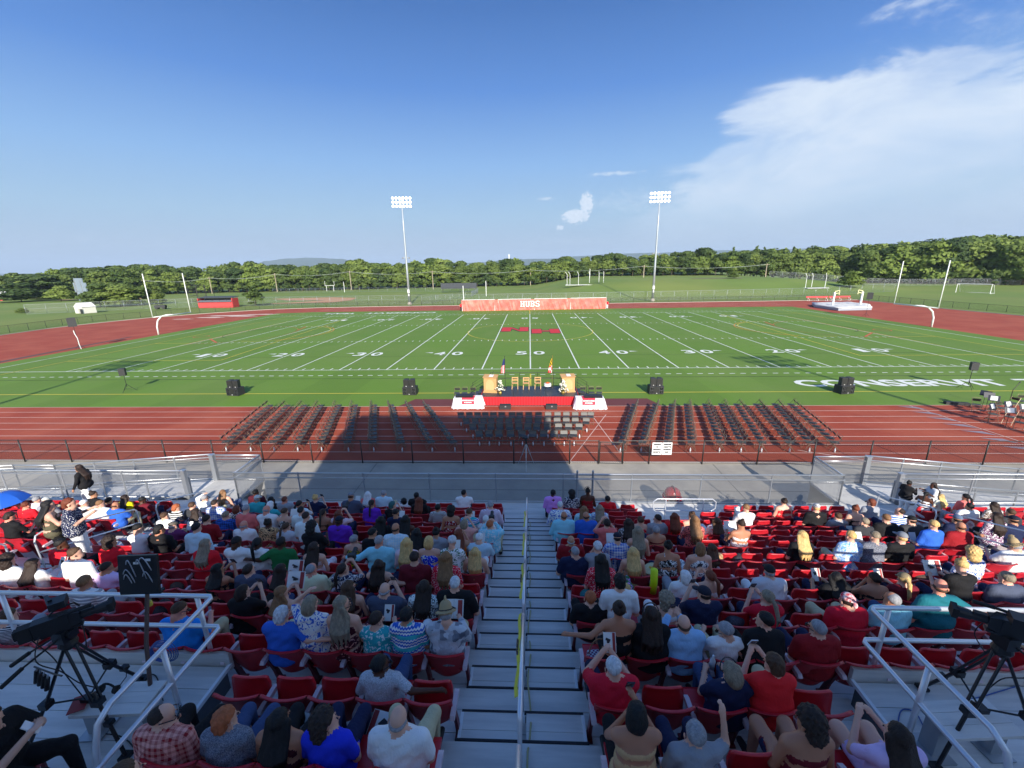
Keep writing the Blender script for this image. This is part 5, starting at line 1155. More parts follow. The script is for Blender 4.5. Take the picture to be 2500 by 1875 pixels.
# seat local frame: origin at deck nose line (dy = 0), x centre, z deck
bk = shell(.50, .5, [(-.70, .30, .62), (-.70, .33, .80), (-.715, .40, .92), (-.75, .52, 1.0), (-.785, .66, 1.03), (-.815, .76, 1.04), (-.845, .805, 1.05), (-.868, .80, 1.04)], .055, .018)
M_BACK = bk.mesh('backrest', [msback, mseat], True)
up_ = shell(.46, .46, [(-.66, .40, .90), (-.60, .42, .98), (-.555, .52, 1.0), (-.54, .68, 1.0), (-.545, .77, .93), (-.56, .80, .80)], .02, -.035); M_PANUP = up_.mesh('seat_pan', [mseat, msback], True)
dn = shell(.46, .46, [(-.72, .43, .80), (-.62, .425, .97), (-.45, .44, 1.0), (-.31, .455, .97), (-.27, .44, .85), (-.262, .41, .8)], .0, .0); dn = MB()
dn.prism([(-.70, .425), (-.45, .43), (-.30, .455), (-.265, .44), (-.27, .40), (-.68, .38)], 'x', -.22, .22); M_PANDN = dn.mesh('seat_pan', [mseat])
mb = MB(); mb.prism([(-.86, .60), (-.83, .635), (-.55, .635), (-.50, .615), (-.50, .585), (-.55, .575), (-.83, .575)], 'x', -.026, .026); M_ARM = mb.mesh('armrest', [marm])
mb = MB(); mb.prism([(-.60, 0), (-.52, 0), (-.60, .30), (-.70, .58), (-.76, .58), (-.66, .28)], 'x', -.02, .02); mb.box((0, -.57, .01), (.07, .14, .02)); M_LEG = mb.mesh('leg', [mleg])
mb = MB()
for sx in (-1, 1):
    for z, y in ((.36, -.712), (.56, -.765)): mb.lathe([(.011, 0), (.008, .006)], (sx*.19, y+.045, z), 6, Matrix.Rotation(R(90), 3, 'X'))
M_BOLT = mb.mesh('bolts', [marm])
PITCH = .545
def seat_rows():
    out = []
    for k in range(-1, 12):
        for side in (-1, 1):
            base = -.93 if side < 0 else .62
            nmax = 17
            for i in range(nmax):
                x = base+side*(.2725+PITCH*i)
                if k >= 9 and abs(x-base) > 2.95: continue
                if k in (-1, 0) and side > 0 and 3.3 < x < (6.1 if k == -1 else 5.0): continue
                if k in (-1,) and side < 0 and x < -8.6: continue
                out.append((k, side, i, x, 0))
            base = -12.1 if side < 0 else 12.0
            for i in range(16):
                if k > 8: continue
                out.append((k, side, i, base+side*(.2725+PITCH*i), 1))
    return out
SEATS = seat_rows(); OCC = set()
ROWN = ['front', 'second', 'third', 'fourth', 'fifth', 'sixth', 'seventh', 'eighth', 'ninth', 'tenth', 'eleventh', 'twelfth', 'thirteenth']
def nearest_seat(k, x):
    b = None
    for s in SEATS:
        if s[0] == k and (b is None or abs(s[3]-x) < abs(b[3]-x)): b = s
    return b
def make_seats():
    vis = []
    for s in SEATS:
        k, side, i, x, blk_ = s; px_, py_, d = proj((x, nose(k)-.8, dz(k)+.7))
        if d > .5 and -70 < px_ < 2570 and py_ < 2010: vis.append((d, s))
    vis.sort(key=lambda q: q[0]); near = vis[:300]; rest = vis[300:]
    def parts(root, x, k, end, occ):
        pass
    for d, s in near:
        k, side, i, x, blk_ = s; occ = (k, side, i, blk_) in OCC
        lab = f'red {"occupied" if occ else "empty tip-up"} seat, {ORD[i]} {side < 0 and "left" or "right"} of the {"central" if not blk_ else "side"} aisle, {ROWN[k+1]} row'
        g = thing('stadium_seat', lab, 'seat', (x, nose(k), dz(k)), group='red stadium seats')
        ob('backrest', M_BACK, g); ob('seat_pan', M_PANDN if occ else M_PANUP, g)
        if d < 9: ob('bolts', M_BOLT, g)
        ob('armrest', M_ARM, g, (-PITCH/2 if side > 0 else PITCH/2, 0, 0)); ob('leg', M_LEG, g, (-PITCH/2 if side > 0 else PITCH/2, 0, 0))
    mb = MB(); mats_ = [mseat, msback, marm, mleg]
    for d, s in rest:
        k, side, i, x, blk_ = s; occ = (k, side, i, blk_) in OCC
        for me, mi in ((M_BACK, (1, 0)), (M_PANDN if occ else M_PANUP, (0, 1)), (M_ARM, (2, 2)), (M_LEG, (3, 3))):
            ox = 0 if mi[0] < 2 else (-PITCH/2 if side > 0 else PITCH/2)
            o = len(mb.v); mb.v += [(v.co.x+x+ox, v.co.y+nose(k), v.co.z+dz(k)) for v in me.vertices]
            for p in me.polygons: mb.f.append(tuple(q+o for q in p.vertices)); mb.m.append(mi[p.material_index])
    if rest:
        me = bpy.data.meshes.new('far_seats'); me.from_pydata(mb.v, [], mb.f); [me.materials.append(m) for m in mats_]; me.polygons.foreach_set('material_index', mb.m); me.polygons.foreach_set('use_smooth', [True]*len(mb.f)); me.update()
        tag(ob('far_seats', me), 'remaining red seats of the rows nearest the field', 'seats', kind='stuff')
# ------------------------------------------------------------------ people: signed-distance bodies
class Grid:
    def __init__(s, lo, hi, h):
        s.h = h; s.lo = np.array(lo, float); n = np.ceil((np.array(hi)-lo)/h).astype(int)+1; s.n = n
        s.ax = [s.lo[i]+h*np.arange(n[i]) for i in range(3)]
    def new(s): return np.full(tuple(s.n), 9.0, np.float32)
    def sub(s, lo, hi):
        sl = []; co = []
        for i in range(3):
            a = max(0, int(math.floor((lo[i]-s.lo[i])/s.h))); b = min(s.n[i], int(math.ceil((hi[i]-s.lo[i])/s.h))+1)
            if b <= a: return None, None
            sl.append(slice(a, b)); sh = [1, 1, 1]; sh[i] = b-a; co.append(s.ax[i][a:b].reshape(sh))
        return tuple(sl), co
    def cap(s, F, a, b, ra, rb, k=.03):
        a = np.array(a, float); b = np.array(b, float); r = max(ra, rb)+k+2*s.h
        sl, c = s.sub(np.minimum(a, b)-r, np.maximum(a, b)+r)
        if sl is None: return
        ba = b-a; L2 = max(1e-9, ba @ ba)
        px, py, pz = c[0]-a[0], c[1]-a[1], c[2]-a[2]
        t = np.clip((px*ba[0]+py*ba[1]+pz*ba[2])/L2, 0, 1)
        d = np.sqrt((px-t*ba[0])**2+(py-t*ba[1])**2+(pz-t*ba[2])**2)-(ra+(rb-ra)*t)
        s.mix(F, sl, d, k)
    def ell(s, F, c_, r, k=.03, M=None, cut=None, disp=None):
        c_ = np.array(c_, float); r = np.array(r, float); R_ = (max(r) if M is not None else r)+k+2*s.h
        sl, c = s.sub(c_-R_, c_+R_)
        if sl is None: return
        px, py, pz = c[0]-c_[0], c[1]-c_[1], c[2]-c_[2]
        if M is not None: px, py, pz = [M[0, i]*px+M[1, i]*py+M[2, i]*pz for i in range(3)]
        k0 = np.sqrt((px/r[0])**2+(py/r[1])**2+(pz/r[2])**2); k1 = np.sqrt((px/r[0]**2)**2+(py/r[1]**2)**2+(pz/r[2]**2)**2)+1e-9
        d = k0*(k0-1)/k1
        if disp: d = d+disp(px, py, pz)
        if cut: d = np.maximum(d, cut(px, py, pz))
        s.mix(F, sl, d, k)
    def mix(s, F, sl, d, k):
        A = F[sl]; hh = np.maximum(k-np.abs(A-d), 0)/max(k, 1e-6); F[sl] = np.minimum(A, d)-hh*hh*k*.25
def nets(g, F):
    """surface nets: vertices, quads, cell index"""
    n = g.n; inside = F < 0; cells = tuple(n-1)
    acc = np.zeros(cells+(3,), np.float32); cnt = np.zeros(cells, np.float32); quads = []
    for ax in range(3):
        s0 = [slice(None)]*3; s1 = [slice(None)]*3; s0[ax] = slice(0, -1); s1[ax] = slice(1, None)
        a, b = F[tuple(s0)], F[tuple(s1)]; E = inside[tuple(s0)] != inside[tuple(s1)]
        idx = np.argwhere(E)
        o = [i for i in range(3) if i != ax]
        idx = idx[(idx[:, o[0]] > 0) & (idx[:, o[1]] > 0) & (idx[:, o[0]] < n[o[0]]-1) & (idx[:, o[1]] < n[o[1]]-1)]
        if not len(idx): continue
        va = a[idx[:, 0], idx[:, 1], idx[:, 2]]; vb = b[idx[:, 0], idx[:, 1], idx[:, 2]]; t = va/(va-vb)
        p = idx.astype(np.float32); p[:, ax] += t
        q = []
        for da, db in ((0, 0), (1, 0), (1, 1), (0, 1)):
            c = idx.copy(); c[:, o[0]] -= da; c[:, o[1]] -= db
            np.add.at(acc, (c[:, 0], c[:, 1], c[:, 2]), p); np.add.at(cnt, (c[:, 0], c[:, 1], c[:, 2]), 1)
            q.append(np.ravel_multi_index((c[:, 0], c[:, 1], c[:, 2]), cells))
        q = np.stack(q, 1); flip = (va > 0) ^ (ax == 1)
        q[flip] = q[flip][:, ::-1]; quads.append(q)
    Q = np.concatenate(quads); m = cnt > 0; ids = np.full(cells, -1, np.int64); ids[m] = np.arange(m.sum())
    V = acc[m]/cnt[m][:, None]; Q = ids.ravel()[Q]; Q = Q[(Q >= 0).all(1)]
    return V*g.h+g.lo, Q, np.round(V).astype(int)
def np_mesh(name, V, Q, mats, mi=None):
    me = bpy.data.meshes.new(name); nq = len(Q); me.vertices.add(len(V)); me.vertices.foreach_set('co', V.astype(np.float32).ravel())
    me.loops.add(4*nq); me.loops.foreach_set('vertex_index', Q.astype(np.int32).ravel()); me.polygons.add(nq)
    me.polygons.foreach_set('loop_start', np.arange(0, 4*nq, 4, dtype=np.int32)); me.polygons.foreach_set('loop_total', np.full(nq, 4, np.int32))
    for m in mats: me.materials.append(m)
    if mi is not None: me.polygons.foreach_set('material_index', mi.astype(np.int32))
    me.polygons.foreach_set('use_smooth', [True]*nq); me.update(calc_edges=True); return me

# --- cloth, skin and hair materials
def fab(kind, c1, c2=None, c3=None):
    key = f'fabric_{kind}_{c1}_{c2}'
    if key in MATS: return MATS[key]
    m = bpy.data.materials.new(key[:60]); m.use_nodes = True; t = m.node_tree; b = t.nodes['Principled BSDF']; b.inputs['Roughness'].default_value = .82; b.inputs['Specular IOR Level'].default_value = .25
    br_ = lambda c: tuple(min(.82, q*1.5+.004) for q in C3(CLR[c]))
    A = (*br_(c1), 1); B = (*br_(c2 or 'white'), 1)
    tc = N(t, 'ShaderNodeTexCoord'); v = tc.outputs['Object']; sp = N(t, 'ShaderNodeSeparateXYZ'); t.links.new(v, sp.inputs[0]); X, Yc, Z = sp.outputs
    def mx(f, a, b_):
        n = N(t, 'ShaderNodeMix', data_type='RGBA'); t.links.new(f, n.inputs[0])
        for i, q in ((6, a), (7, b_)):
            if isinstance(q, tuple): n.inputs[i].default_value = q
            else: t.links.new(q, n.inputs[i])
        return n.outputs[2]
    def stripe(c, per, duty): return M_(t, 'LESS_THAN', M_(t, 'FRACT', M_(t, 'DIVIDE', M_(t, 'ADD', c, 9.0), per)), duty)
    def vor(sc, thr):
        n = N(t, 'ShaderNodeTexVoronoi'); n.inputs['Scale'].default_value = sc; t.links.new(v, n.inputs['Vector']); return M_(t, 'LESS_THAN', n.outputs['Distance'], thr)
    out = A
    if kind == 'plaid': out = mx(M_(t, 'MULTIPLY', M_(t, 'ADD', stripe(X, .055, .45), M_(t, 'ADD', stripe(Z, .055, .45), stripe(Yc, .055, .45))), .33), A, B)
    elif kind == 'stripe': out = mx(stripe(Z, .05, .45), A, B)
    elif kind == 'finestripe': out = mx(stripe(Z, .02, .4), A, B)
    elif kind == 'floral':
        n = noise(t, v, 26, 3, .6, 1.2); out = mx(M_(t, 'GREATER_THAN', n, .53), A, B)
    elif kind == 'bigfloral':
        n = noise(t, v, 13, 2, .5, 2.0); out = mx(M_(t, 'GREATER_THAN', n, .56), A, B)
    elif kind == 'dots': out = mx(vor(48, .30), A, B)
    elif kind == 'check': 
        n = N(t, 'ShaderNodeTexChecker'); n.inputs['Scale'].default_value = 38; t.links.new(v, n.inputs[0]); out = mx(n.outputs['Fac'], A, B)
    elif kind == 'patch':
        n = N(t, 'ShaderNodeTexVoronoi'); n.inputs['Scale'].default_value = 13; n.distance = 'CHEBYCHEV'; t.links.new(v, n.inputs['Vector']); sp2 = N(t, 'ShaderNodeSeparateColor'); t.links.new(n.outputs['Color'], sp2.inputs[0]); out = mx(M_(t, 'POWER', sp2.outputs[0], 2.0), A, B)
    elif kind == 'aztec':
        w = M_(t, 'ADD', Z, M_(t, 'MULTIPLY', M_(t, 'PINGPONG', X, .02), .8)); out = mx(stripe(w, .045, .5), A, B); out = mx(stripe(Z, .16, .3), out, (.05, .45, .5, 1))
    elif kind == 'tie':
        n = noise(t, v, 7, 5, .7, 2.5); r_ = N(t, 'ShaderNodeMapRange'); r_.inputs[1].default_value = .4; r_.inputs[2].default_value = .62; t.links.new(n, r_.inputs[0]); out = mx(r_.outputs[0], A, B)
    elif kind == 'heather':
        n = noise(t, v, 90, 2, .7); r_ = N(t, 'ShaderNodeMapRange'); r_.inputs[1].default_value = .35; r_.inputs[2].default_value = .65; t.links.new(n, r_.inputs[0]); out = mx(r_.outputs[0], A, B)
    n = noise(t, v, 5, 4, .6); f = M_(t, 'ADD', .86, M_(t, 'MULTIPLY', n, .28)); vm = N(t, 'ShaderNodeVectorMath', operation='SCALE')
    if isinstance(out, tuple): vm.inputs[0].default_value = out[:3]
    else: t.links.new(out, vm.inputs[0])
    t.links.new(f, vm.inputs['Scale']); t.links.new(vm.outputs[0], b.inputs['Base Color'])
    wv = noise(t, mapv(t, v, (9, 9, 5)), 1.6, 3, .5, 1.5); bp = N(t, 'ShaderNodeBump'); bp.inputs['Strength'].default_value = .55; bp.inputs['Distance'].default_value = .02; t.links.new(wv, bp.inputs['Height']); t.links.new(bp.outputs[0], b.inputs['Normal'])
    MATS[key] = m; return m
CLR = dict(white='#dcdcde', offwhite='#d9d5c8', cream='#e0d6b0', black='#101013', charcoal='#2c2d31', grey='#7c7f86', ltgrey='#a9adb4', slate='#3d4456', navy='#141b38', royal='#1c2fb8', blue='#2553a8', bright='#1774d1', sky='#79b5dc', ltblue='#9db7dd', paleblue='#b9c9dd', dressblue='#7ea2e0', teal='#2a8f96', dteal='#0e5560', green='#175a2f', olive='#4a4636', red='#c01322', brred='#d81c22', crimson='#b01029', coral='#d2605c', salmon='#c98a80', orange='#c05a14', maroon='#5a0f1d', dkred='#7a0f18', burg='#3d0c1a', pink='#d2a9ae', lilac='#b79fc9', purple='#5a22a0', plum='#5c2350', mauve='#a07f9e', violet='#b57ccc', yellow='#e2b910', paleyel='#d8d6a0', tan='#b08f68', taupe='#9a8468', brown='#4c3526', khaki='#a39a7c', denim='#2f3f60', aqua='#93c6c9')
CW = dict(offwhite='off-white', ltgrey='light grey', bright='bright blue', sky='sky blue', ltblue='light blue', paleblue='pale blue', dressblue='light blue', dteal='dark teal', brred='bright red', dkred='dark red', burg='burgundy', paleyel='pale yellow', royal='royal blue')
HC = dict(blk=('#0d0b0b', 'black'), dbr=('#21150f', 'dark brown'), br=('#3e2a1b', 'brown'), lbr=('#6a4c31', 'light brown'), aub=('#5a2a18', 'auburn'), gin=('#8a4a2a', 'ginger'), bln=('#a88a58', 'blonde'), ash=('#6e6353', 'ash blonde'), gry=('#77777a', 'grey'), lgr=('#a3a4a6', 'light grey'), wht=('#c9c8c4', 'white'), teal=('#1f4a4a', 'teal-tinted'), navy=('#11162b', 'navy'), cblk=('#131416', 'black'), cgry=('#80858d', 'grey'), cwht=('#cfcfc8', 'white'), camo=('#6a6f60', 'camouflage'), flat=('#6b6358', 'grey tweed'), strw=('#a8926c', 'straw'), flag=('#b01828', 'flag'), tan=('#8a7a5c', 'tan'), cblu=('#5b6c86', 'blue grey'))
SK = dict(L=('#c99a84', 0), M=('#b07f63', 0), T=('#a9745a', 0), D=('#4d2e20', 0), R=('#c98570', 0))
def skinmat(k):
    m = mat('skin_'+k, tuple(min(.75, q*1.22) for q in C3(SK[k][0])), .5, var=.08, vs=6, spec=.35); m.node_tree.nodes['Principled BSDF'].inputs['Subsurface Weight'].default_value = 0.0; return m
def hairmat(k):
    key = 'hair_'+k
    if key in MATS: return MATS[key]
    c = C3(HC[k][0]); m = mat(key, tuple(min(.7, x*1.45+.006) for x in c), .6, var=.30, vs=60, bump=.9, bs=70, stretch=(1, 1, .12), spec=.3, c2=tuple(min(.8, x*1.9+.01) for x in c), c2s=30); return m
mpants = {c: None for c in ()}
def rotm(yaw, pitch, roll=0):
    return np.array(Matrix.Rotation(R(yaw), 3, 'Z') @ Matrix.Rotation(R(-pitch), 3, 'X') @ Matrix.Rotation(R(roll), 3, 'Y'))
POSE = {  # elbow, hand of right side (mirrored on the left), heights above deck for a 1.29 m sitter
 'lap': ((.27, -.02, .70), (.12, .26, .60)), 'arm': ((.32, -.02, .68), (.27, .24, .66)), 'read': ((.27, .10, .72), (.12, .34, .78)), 'phone': ((.25, .14, .78), (.07, .33, .98)),
 'cam': ((.27, .17, .86), (.07, .27, 1.10)), 'chin': ((.22, .16, .74), (.05, .14, 1.03)), 'out': ((.40, -.12, .90), (.66, -.10, .90)), 'fwd': ((.26, .18, .80), (.14, .44, .66)), 'up': ((.32, .05, 1.02), (.28, .12, 1.30)), 'brow': ((.33, .10, 1.10), (.10, .13, 1.25))}
def body(P):
    """returns mesh-ready arrays for a person; P: dict"""
    h = P['vox']; F_ = P['sex'] == 'F'; s = P['s']; b = P['b']*1.09; lean = P['lean']; st = P.get('stand')
    off = .0 if not st else .38
    zz = lambda z: z*s+off
    g = Grid((-.46 if 'out' not in (P['pl'], P['pr']) else -.80, -.34, -.03), (.46 if 'out' not in (P['pl'], P['pr']) else .80, .78 if not st else .42, 1.40*s+off+.1), h)
    sk, tp, pt, sh = g.new(), g.new(), g.new(), g.new()
    sx = (.178 if F_ else .205)*(.88+.12*b); lx = lambda z: lean*(z-.55)   # forward lean
    Y = lambda z, y=0: y-.03+lx(z)
    H = rotm(P['yaw'], P['pitch'], P['roll']); hc = np.array([lean*.0+P['hx'], Y(1.2, .035), zz(1.175)])
    hd = lambda x, y, z: hc+H @ (np.array([x, y, z])*1.17)
    # head
    g.ell(sk, hd(0, -.012, .028), (.074, .094, .088), .02, H); g.ell(sk, hd(0, .03, -.045), (.057, .062, .062), .03, H)
    g.cap(sk, hd(0, .088, .0), hd(0, .108, -.03), .009, .013, .012); g.ell(sk, hd(0, .085, -.062), (.022, .012, .012), .01, H)
    for q in (-1, 1): g.ell(sk, hd(q*.078, -.008, -.012), (.010, .022, .032), .006, H); g.cap(sk, hd(q*.018, .082, .022), hd(q*.042, .074, .022), .008, .007, .012)
    g.cap(sk, (P['hx']*.4, Y(1.02, -.012), zz(1.0)), hd(0, -.02, -.06), .056 if F_ else .066, .05 if F_ else .06, .03)
    # torso
    T = tp; ins = .012*(.5 if P['top'] in 'kx' else 1)
    wb = b*(.95 if F_ else 1.0)
    trunk = [((0, Y(.56), zz(.57)), (.175*b*(1.06 if F_ else 1), .13*b, .12)), ((0, Y(.72), zz(.72)), (.145*wb+.01*(b-1)*8, .108*b+(b-1)*.08, .16)), ((0, Y(.90), zz(.89)), ((.155 if F_ else .178)*wb, .108*(.6+.4*b), .17))]
    for c, r in trunk: g.ell(sk, c, r, .06)
    g.cap(sk, (-sx*.86, Y(1.0), zz(.99)), (sx*.86, Y(1.0), zz(.99)), .06, .06, .05)
    for q in (-1, 1): g.cap(sk, (q*.03, Y(1.03, -.015), zz(1.05)), (q*sx*.8, Y(1.0, -.01), zz(1.005)), .04, .045, .04)
    if F_: g.ell(sk, (0, Y(.88, .075), zz(.87)), (.125, .075, .075), .04)
    cutf = None; top = P['top']
    if st and top == 'd': pass
    if top in 'tshpd':       # t-shirt / shirt / hoodie / polo
        for c, r in trunk: g.ell(tp, c, tuple(q+.014 for q in r), .06)
        g.cap(tp, (-sx*.86, Y(1.0), zz(.985)), (sx*.86, Y(1.0), zz(.985)), .07, .07, .05)
        for q in (-1, 1): g.cap(tp, (q*.04, Y(1.03, -.018), zz(1.045)), (q*sx*.8, Y(1.0, -.01), zz(1.005)), .056, .062, .04)
        if F_: g.ell(tp, (0, Y(.88, .08), zz(.87)), (.135, .08, .08), .04)
        g.ell(tp, (P['hx']*.3, Y(1.04, -.026), zz(1.045)), (.092, .080, .040), .03)
        if top in 'sp': g.cap(tp, (-.035+P['hx']*.3, Y(1.05, -.03), zz(1.06)), (.035+P['hx']*.3, Y(1.05, -.03), zz(1.06)), .052, .052, .01)
        if top == 'h': g.ell(tp, (0, Y(1.0, -.085), zz(1.0)), (.12, .06, .07), .03)
    else:                     # tank / straps: lower cut
        zc = zz(1.0 if top == 'k' else .93); rz_ = .17
        for c, r in trunk:
            g.ell(tp, c, tuple(q+.008 for q in r), .0, cut=lambda px, py, pz, c=c: pz+c[2]-zc+.25*np.abs(px)*(1 if top == 'k' else .2))
        for q in (-1, 1): g.cap(tp, (q*.085, Y(1.0, -.068), zz(.92)), (q*.075, Y(1.0, -.04), zz(1.055)), .020 if top == 'k' else .007, .020 if top == 'k' else .007, .0); g.cap(tp, (q*.075, Y(1.0, -.02), zz(1.07)), (q*.09, Y(1.0, .07), zz(.95)), .018 if top == 'k' else .007, .018 if top == 'k' else .007, .0)
        if F_: g.ell(tp, (0, Y(.88, .08), zz(.86)), (.135, .08, .07), .03)
    # folds
    XX, YY, ZZ = np.meshgrid(*g.ax, indexing='ij', sparse=True); ph = P['seed']*1.7
    if top in 'tshpd':
        tp += (.006*np.sin(26*ZZ+9*XX*np.sin(ph)+ph)*np.sin(13*XX+7*ZZ+ph)+.004*np.sin(47*ZZ-31*XX+ph)*np.sin(9*YY+ph)).astype(np.float32)*(tp < .05)
    # arms
    tips = []
    for q, key in ((-1, P['pl']), (1, P['pr'])):
        (ex, ey, ez), (wx, wy, wz) = POSE[key] if not st else (((.27, -.02, .80), (.27, .10, .56)) if key == 'lap' else ((.28, .06, .80), (.14, .28, .90)))
        S_ = np.array([q*sx, Y(1.0), zz(.985)]); E_ = np.array([q*ex*(.93 if F_ else 1), ey+lx(.8), zz(ez)]); W_ = np.array([q*wx, wy+lx(.8), zz(wz)])
        ar = 1.0*(.88 if F_ else 1.05)*(.75+.25*b)
        g.cap(sk, S_, E_, .050*ar, .040*ar, .03); g.cap(sk, E_, W_, .041*ar, .027*ar, .02)
        if top in 'tpd': M2 = S_+(E_-S_)*(.72 if top != 'd' else .4); g.cap(tp, S_, M2, .066*ar, .062*ar, .035)
        elif top in 'sh': g.cap(tp, S_, E_, .064*ar, .052*ar, .035); g.cap(tp, E_, E_+(W_-E_)*.9, .053*ar, .040*ar, .02)
        dr = (W_-E_)/np.linalg.norm(W_-E_); K = W_+dr*.055; g.cap(sk, W_, K, .026, .030, .015)
        # curled fingers and thumb
        side = np.cross(dr, [0, 0, 1.0]); side /= np.linalg.norm(side)+1e-9; up = np.cross(side, dr)
        inn = -q*np.sign(side[0] if abs(side[0]) > .2 else 1)
        if h < .02:
            for i, (o, L) in enumerate(((-.026, .045), (-.009, .053), (.009, .050), (.026, .038))):
                A_ = K+side*o+dr*.012; B_ = A_+dr*L*.6-up*L*.25; C_ = B_+dr*L*.25-up*L*.5; g.cap(sk, A_, B_, .0095, .009, .004); g.cap(sk, B_, C_, .009, .0075, .004)
            A_ = W_+side*.022*inn+dr*.015; B_ = A_+side*.022*inn+dr*.035; g.cap(sk, A_, B_, .012, .009, .008)
        else: g.cap(sk, K, K+dr*.05-up*.03, .026, .016, .02); g.cap(sk, W_+dr*.02, W_+side*.035*inn+dr*.05, .013, .011, .01)
        tips.append(K)
    # legs
    for q in (-1, 1):
        if not st:
            kx = .13+.05*P['wide']; Hp = (q*.09, -.03, .55); Kn = (q*kx, .43, .555+.02); An = (q*(kx-.01), .46, .12); rt_ = 1.0*(.7+.3*b)
            bare = P['legs'] in SK; D = sk if bare else pt
            g.cap(pt, Hp, (Hp[0]+(Kn[0]-Hp[0])*.6, -.03+.46*.6, .56), .095*rt_, .082*rt_, .05)
            g.cap(D, (q*.1, .1, .555), Kn, .088*rt_, .066*rt_, .04); g.cap(D, Kn, An, .062*rt_, .042, .03)
            g.cap(sh, (An[0], .45, .055), (An[0]+q*.02, .64, .04), .046, .036, .02); g.cap(sh, (An[0], .46, .12), (An[0], .45, .05), .044, .045, .02)
        else:
            wk = .16*q*P.get('stride', 0); Hp = (q*.09, -.02, .93); Kn = (q*.1, .03+wk, .50); An = (q*.1, -.02+wk*1.5, .10)
            D = pt; g.cap(pt, Hp, Kn, .10*b, .066, .05); g.cap(D, Kn, An, .064, .045, .04); g.cap(sh, (An[0], An[1]-.02, .045), (An[0], An[1]+.15, .035), .042, .034, .02)
    if P['bottom'] == 'skirt': g.ell(pt, (0, .12 if not st else 0, .58 if not st else .72), (.22, .30 if not st else .17, .13 if not st else .3), .05)
    ALL = np.minimum(np.minimum(sk, tp), np.minimum(pt, sh)); V, Q, ci = nets(g, ALL)
    ci = np.minimum(ci, np.array(ALL.shape)-1); fs = np.stack([f[ci[:, 0], ci[:, 1], ci[:, 2]] for f in (sk, tp, pt, sh)], 1); mv = fs.argmin(1); mi = np.median(mv[Q], axis=1).astype(int)
    P['hc'] = hc; P['H'] = H; P['tips'] = tips; P['topz'] = zz(1.175)+.136
    return V, Q, mi
def hair(P, style, vox):
    hc, H, s = P['hc'], P['H'], P['s']; st = P.get('stand'); F = None
    g = Grid(hc-np.array([.24, .30, .52]), hc+np.array([.24, .30, .27]), vox); f = g.new(); sd = P['seed']
    hd = lambda x, y, z: hc+H @ (np.array([x, y, z])*1.17)
    dn = lambda amp, fr: (lambda x, y, z: amp*np.sin(fr*x+sd)*np.sin(fr*y*.9+sd*2)*np.sin(fr*z*.8+1))
    face = lambda x, y, z: -(z-.81*(y)+.012)/1.29
    off = .38 if st else 0; zb = lambda z: z*s+off; lx = lambda z: P['lean']*(z-.55)
    fine = lambda x, y, z: .0022*np.sin(150*x+sd)*np.sin(60*z)
    grv = lambda x, y, z: .0032*np.sin(24*np.arctan2(x, y+.02)+9*np.sin(9*z+sd)+sd)+.004*np.sin(50*x+sd)*np.sin(40*z+sd*2)
    if style in ('sh', 'lg', 'wv', 'pt', 'bn', 'bb', 'hl'): g.ell(f, hd(0, -.020, .034), (.086, .102, .092), .01, H, cut=face, disp=grv)
    if style == 'bz': g.ell(f, hd(0, -.016, .032), (.079, .099, .091), .01, H, cut=face)
    if style == 'bd': g.ell(f, hd(0, -.022, .0), (.082, .100, .05), .01, H, cut=lambda x, y, z: np.maximum(y-.025, z-.024-.2*y))
    if style == 'rc': g.ell(f, hd(0, -.026, .024), (.083, .098, .088), .01, H, cut=lambda x, y, z: np.maximum(-(z-.81*y+.012)/1.29, .6*z+y-.055))
    if style == 'cu': g.ell(f, hd(0, -.03, .04), (.118, .122, .122), .01, H, cut=face, disp=dn(.016, 95)); g.ell(f, hd(0, -.06, -.05), (.10, .075, .09), .02, H, disp=dn(.014, 90))
    if style == 'mc': g.ell(f, hd(0, -.022, .036), (.092, .106, .096), .01, H, cut=face, disp=dn(.010, 85)); g.ell(f, hd(0, -.055, -.02), (.08, .06, .06), .02, H, disp=dn(.01, 85))
    if style == 'bb':
        g.ell(f, hd(0, -.038, -.02), (.098, .090, .118), .02, H, cut=lambda x, y, z: y-.06, disp=grv)
    if style in ('lg', 'wv', 'hl'):
        am = .020 if style == 'wv' else .006
        n = 11
        for j in range(n):
            u = -1+2*j/(n-1); L = (.78+.06*math.sin(sd+j*2.3)+.02*(abs(u)))-(.05 if style == 'hl' else 0)
            A = hd(u*.078, -.055+.035*abs(u), .02); B = np.array([hc[0]*.6+u*.095, hc[1]-.140+.05*abs(u)+.0, zb(1.06)]); C = np.array([u*.115+am*math.sin(j*2+sd), -.03+lx(.95)-.190+.05*abs(u)**2, zb(.94)]); D = np.array([u*.11+am*2*math.sin(j*3.1+sd), -.03+lx(.85)-.190+.05*abs(u)**2, zb(L)])
            g.cap(f, A, B, .034, .034, .010); g.cap(f, B, C, .032, .027, .008); g.cap(f, C, D, .026, .009, .006)
    if style == 'pt':
        A = hd(0, -.105, .03); B = hd(.01, -.15, -.02); C = np.array([B[0]+.01, min(B[1], -.215), zb(1.0)]); D = np.array([C[0]+.015*math.sin(sd), C[1]-.0, zb(.88)]); g.cap(f, A, B, .026, .030, .01); g.cap(f, B, C, .032, .028, .01); g.cap(f, C, D, .027, .008, .01)
    if style == 'bn': g.ell(f, hd(0, -.075, .108), (.042, .040, .038), .01, H, disp=dn(.005, 110))
    if style in ('cp', 'fl', 'st'): g.ell(f, hd(0, -.018, .006), (.080, .100, .062), .01, H, cut=lambda x, y, z: np.maximum(z-.02, y-.03))
    V, Q, _ = nets(g, f)
    return V, Q
